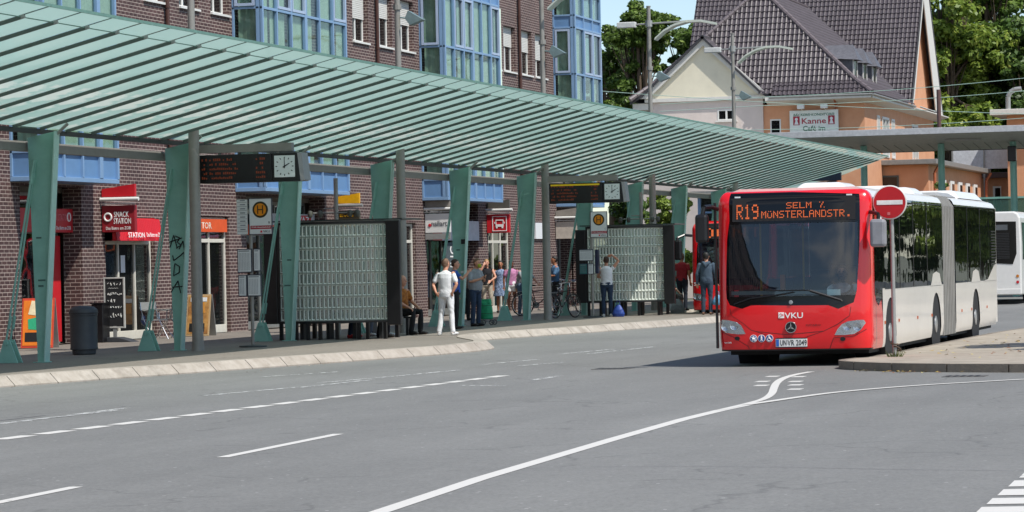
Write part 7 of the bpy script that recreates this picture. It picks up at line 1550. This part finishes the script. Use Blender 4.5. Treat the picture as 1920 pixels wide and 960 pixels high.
person(1102, 598, R(195), .985, 'woman in white sleeveless top and blue jeans with one arm raised behind the timetable', pose=dict(elR=(-.36, -.02, 1.62), wrR=(-.16, -.04, 1.79), haR=(-.08, -.06, 1.76), elL=(.24, -.12, 1.15), wrL=(.12, -.28, 1.14)), top=wcl, bottom=jean, loc=(-21.35, 88.5, .15), hair='brown', female=True, sleeve=.1, shoes=M('shoe_white', '#d5d5d3', .5), skin='light')
bg_ = empty('shopping_bag', (-20.98, 88.3, .15), 'blue carrier bag on the ground beside the woman with raised arm', 'bag')
def bag(e, m_, s_=1.0):
    b = B(); v = []; rg = random.Random(2)
    for z, w_, d in ((0, .20, .10), (.12, .24, .13), (.28, .22, .11), (.40, .15, .06), (.47, .08, .03)): v.append((Vector((0, 0, z * s_)), Vector((w_ * s_ * rg.uniform(.9, 1.1), 0, 0)), Vector((0, d * s_, 0))))
    loft(b, v, 18); remeshed(b, 'bag_body', m_, e, .012, .003, 1)
    b = B(); b.path([(-.05 * s_, 0, .45 * s_), (-.07 * s_, 0, .58 * s_), (.0, 0, .66 * s_), (.07 * s_, 0, .58 * s_), (.05 * s_, 0, .45 * s_)], .008, 5); b.build('handle', m_, e)
bag(bg_, M('bag_blue', '#24408a', .5, var=.25, scale=8), .72)
b2 = empty('shopping_bag', (-20.25, 92.8, .15), 'pale grey bag and strap on the ground at the end of the farther shelter', 'bag'); bag(b2, M('bag_pale', '#8f9ba0', .5, var=.2, scale=8), .9)
person(0, 0, R(170), 1.03, 'man in dark red t shirt walking away towards the second bus', pose=dict(knL=(.1, -.1, .52), anL=(.1, -.12, .1), footL=(.1, -.27, .04), elL=(.26, .02, 1.14), wrL=(.27, -.16, .96)), top=C_('darkred', '#96202a'), bottom=C_('darknavy', '#1d2533'), loc=(gy(1279, 520, 96.5)[0], 96.5, .15), hair='short', skin='tan', sleeve=.6, shoes=gb)
person(0, 0, R(62), .98, 'person in camouflage shorts sitting at the end of the farther shelter', top=C_('charcoal', '#22242a'), bottom=C_('camo', '#4d4648', col2='#8c8682', scale=22, var=.4), blen=.62, loc=(gy(1252, 560, 93.2)[0], 93.2, .15), hair='dark', sleeve=.8, shoes=M('shoe_white', '#d5d5d3', .5), skin='light', pose=SEAT)
hm = person(1323, 590, R(183), 1.02, 'man in blue grey hooded jacket seen from behind in front of the second bus', top=C_('hoodie', '#3f4f5e'), bottom=C_('slimjean', '#2b3a4a'), hair='dark', hood=True, sleeve=1.6, shoes=M('shoe_brown', '#5e4433', .6), skin='light', pose=dict(elL=(.26, .02, 1.13), wrL=(.27, -.03, .88), elR=(-.26, .02, 1.13), wrR=(-.27, -.03, .88)), loc=(-18.62, 89.3, .15))
b3 = empty('shopping_bag', (-18.30, 89.25, .42), 'light blue carrier bag in the hand of the man in the hooded jacket', 'bag'); bag(b3, M('bag_sky', '#5a93b8', .5, var=.3, scale=8), .62)
# driver inside the hero bus
person(0, 0, 0, .95, 'bus driver in light shirt behind the windscreen of the nearest bus', pose={**SEAT, 'elL': (.27, -.18, .82), 'wrL': (.15, -.42, .80), 'haL': (.12, -.5, .82), 'elR': (-.27, -.18, .82), 'wrR': (-.15, -.42, .80), 'haR': (-.12, -.5, .82)}, top=C_('driver', '#c3ccd6'), bottom=C_('darknavy', '#1d2533'), loc=(BXC + .62, 51.12, .32), z=.34, hair='short', sleeve=.7, group='bus driver')
# ------------------------------------------------------------------ green shopping trolley
e = empty('shopping_trolley', (-22.35, 79.4, .15), 'green wheeled shopping trolley beside the man with the face mask', 'trolley'); e.scale = (.84,) * 3
tg = M('trolley_green', '#1c8f62', .7, var=.12, scale=9, bump=.4)
b = B(); loft(b, [((0, 0, .18), (.17, 0, 0), (0, .12, 0)), ((0, 0, .22), (.20, 0, 0), (0, .14, 0)), ((-.02, 0, .45), (.21, 0, 0), (0, .15, 0)), ((-.05, 0, .70), (.20, 0, 0), (0, .14, 0)), ((-.06, 0, .76), (.15, 0, 0), (0, .10, 0))], 20); remeshed(b, 'bag_body', tg, e, .012, .006, 2)
b = B(); b.prism([(-.27, -.12, .64), (.15, -.12, .64), (.13, -.12, .80), (-.25, -.12, .80)], (0, .24, 0)); b.build('flap', tg, e, bevel=.03)
b = B()
for z in (.36, .60): b.ring((-.03, 0, z), (0, 0, 1), .215, .007, 20)
b.build('black_piping', gb, e)
b = B(); b.path([(-.19, -.1, .12), (-.25, -.1, .85), (-.25, .1, .85), (-.19, .1, .12)], .011, 6); b.path([(-.25, 0, .85), (-.33, 0, 1.05)], .012, 6); b.path([(-.19, -.1, .12), (.2, -.1, .12), (.2, .1, .12), (-.19, .1, .12)], .011, 6); b.build('frame', galv, e, smooth=True)
for x in (-.16, .2):
    for y in (-.17, .17):
        b = B(); b.ring((x, y, .085), (0, 1, 0), .07, .014, 20)
        for k in range(5): a = k * 1.257; b.tube((x, y, .085), (x + .06 * math.cos(a), y, .085 + .06 * math.sin(a)), .006, n=4)
        b.build('wheel', M('wheel_grey', '#3a3c3e', .6), e)
# ------------------------------------------------------------------ bicycles
def bicycle(x, y, rz, label, col, lean=0):
    e = empty('bicycle', (x, y, .15), label, 'bicycle', 'bicycles parked along the platform', rz=rz); e.rotation_euler = (R(lean), 0, rz)
    fm = M('bike_' + col, {'black': '#1b1c1f', 'silver': '#8d9094', 'red': '#7a1f22'}[col], .35)
    for xx in (-.52, .52):
        b = B(); b.ring((xx, 0, .34), (0, 1, 0), .325, .018, 32); w_ = b.build('wheel', rubber, e, smooth=True)
        b = B(); b.ring((xx, 0, .34), (0, 1, 0), .303, .007, 32)
        for k in range(14): a = k * math.pi / 7; b.tube((xx, .02 * (-1) ** k, .34), (xx + .30 * math.cos(a), 0, .34 + .30 * math.sin(a)), .0025, n=4)
        b.tube((xx, -.05, .34), (xx, .05, .34), .02); b.build('rim', chrome, w_)
        b = B(); b.path([(xx + .37 * math.cos(a), 0, .34 + .37 * math.sin(a)) for a in [.2 + k * .25 for k in range(10)]], .014, 5); b.build('mudguard', fm, e)
    b = B(); b.path([(-.52, .05, .34), (-.10, .03, .32), (-.24, 0, .82), (-.52, .05, .34)], .014, 6); b.path([(-.10, 0, .32), (.36, 0, .66), (.40, 0, .88)], .018, 6); b.path([(-.21, 0, .72), (.37, 0, .78)], .014, 6); b.path([(.36, 0, .72), (.52, .05, .34)], .014, 6); b.path([(.36, 0, .72), (.52, -.05, .34)], .014, 6); b.build('frame', fm, e, smooth=True)
    b = B(); b.path([(.40, 0, .88), (.38, 0, 1.0), (.42, -.12, 1.02), (.30, -.28, 1.0)], .012, 6); b.path([(.38, 0, 1.0), (.42, .12, 1.02), (.30, .28, 1.0)], .012, 6); b.build('handlebar', chrome, e, smooth=True)
    b = B(); loft(b, [((-.38, 0, .90), (0, .09, 0), (0, 0, .03)), ((-.28, 0, .91), (0, .08, 0), (0, 0, .035)), ((-.12, 0, .91), (0, .02, 0), (0, 0, .02))], 12); b.build('saddle', gb, e, smooth=True); b = B(); b.tube((-.24, 0, .8), (-.26, 0, .9), .012); b.build('seat_post', chrome, e)
    b = B(); b.lathe((-.10, .05, .32), [(.09, 0), (.09, .008), (.02, .01)], 18, 'y'); b.path([(-.10, .07, .32), (-.02, .07, .18)], .01, 5); b.path([(-.10, -.07, .32), (-.18, -.07, .46)], .01, 5); b.box(-.06, .02, .06, .15, .165, .185); b.box(-.22, -.14, -.15, -.06, .455, .475); b.build('crank', galv, e)
    b = B(); b.path([(-.30, 0, .72), (-.66, 0, .74), (-.66, .07, .74), (-.3, .07, .73)], .008, 5); b.path([(-.62, 0, .74), (-.52, .05, .36)], .007, 5); b.build('rack', galv, e)
    return e
bicycle(-26.6, 103.0, R(80), 'black bicycle leaning by the brick wall left of the tall support', 'black', 8); bicycle(-26.1, 101.2, R(95), 'silver bicycle beside the black one against the brick wall', 'silver', 6)
bicycle(-24.3, 92.2, R(25), 'dark bicycle held by the person in grey at the lamp post', 'black', 0); bicycle(-24.0, 94.8, R(70), 'red framed bicycle behind the far grey lamp post', 'red', 4)
bicycle(-22.35, 87.6, R(72), 'black bicycle leaning at the farther bus stop sign', 'black', -6)
e = empty('safety_barrier', (-9.3, 118, 0), 'low grey guard rail by the road behind the white bus', 'barrier'); b = B()
for k in range(8): b.tube((k * 2 - 2, 0, 0), (k * 2 - 2, 0, .75), .05)
b.box(-2, 13, -.08, -.02, .45, .75); b.build('rail', galv, e)
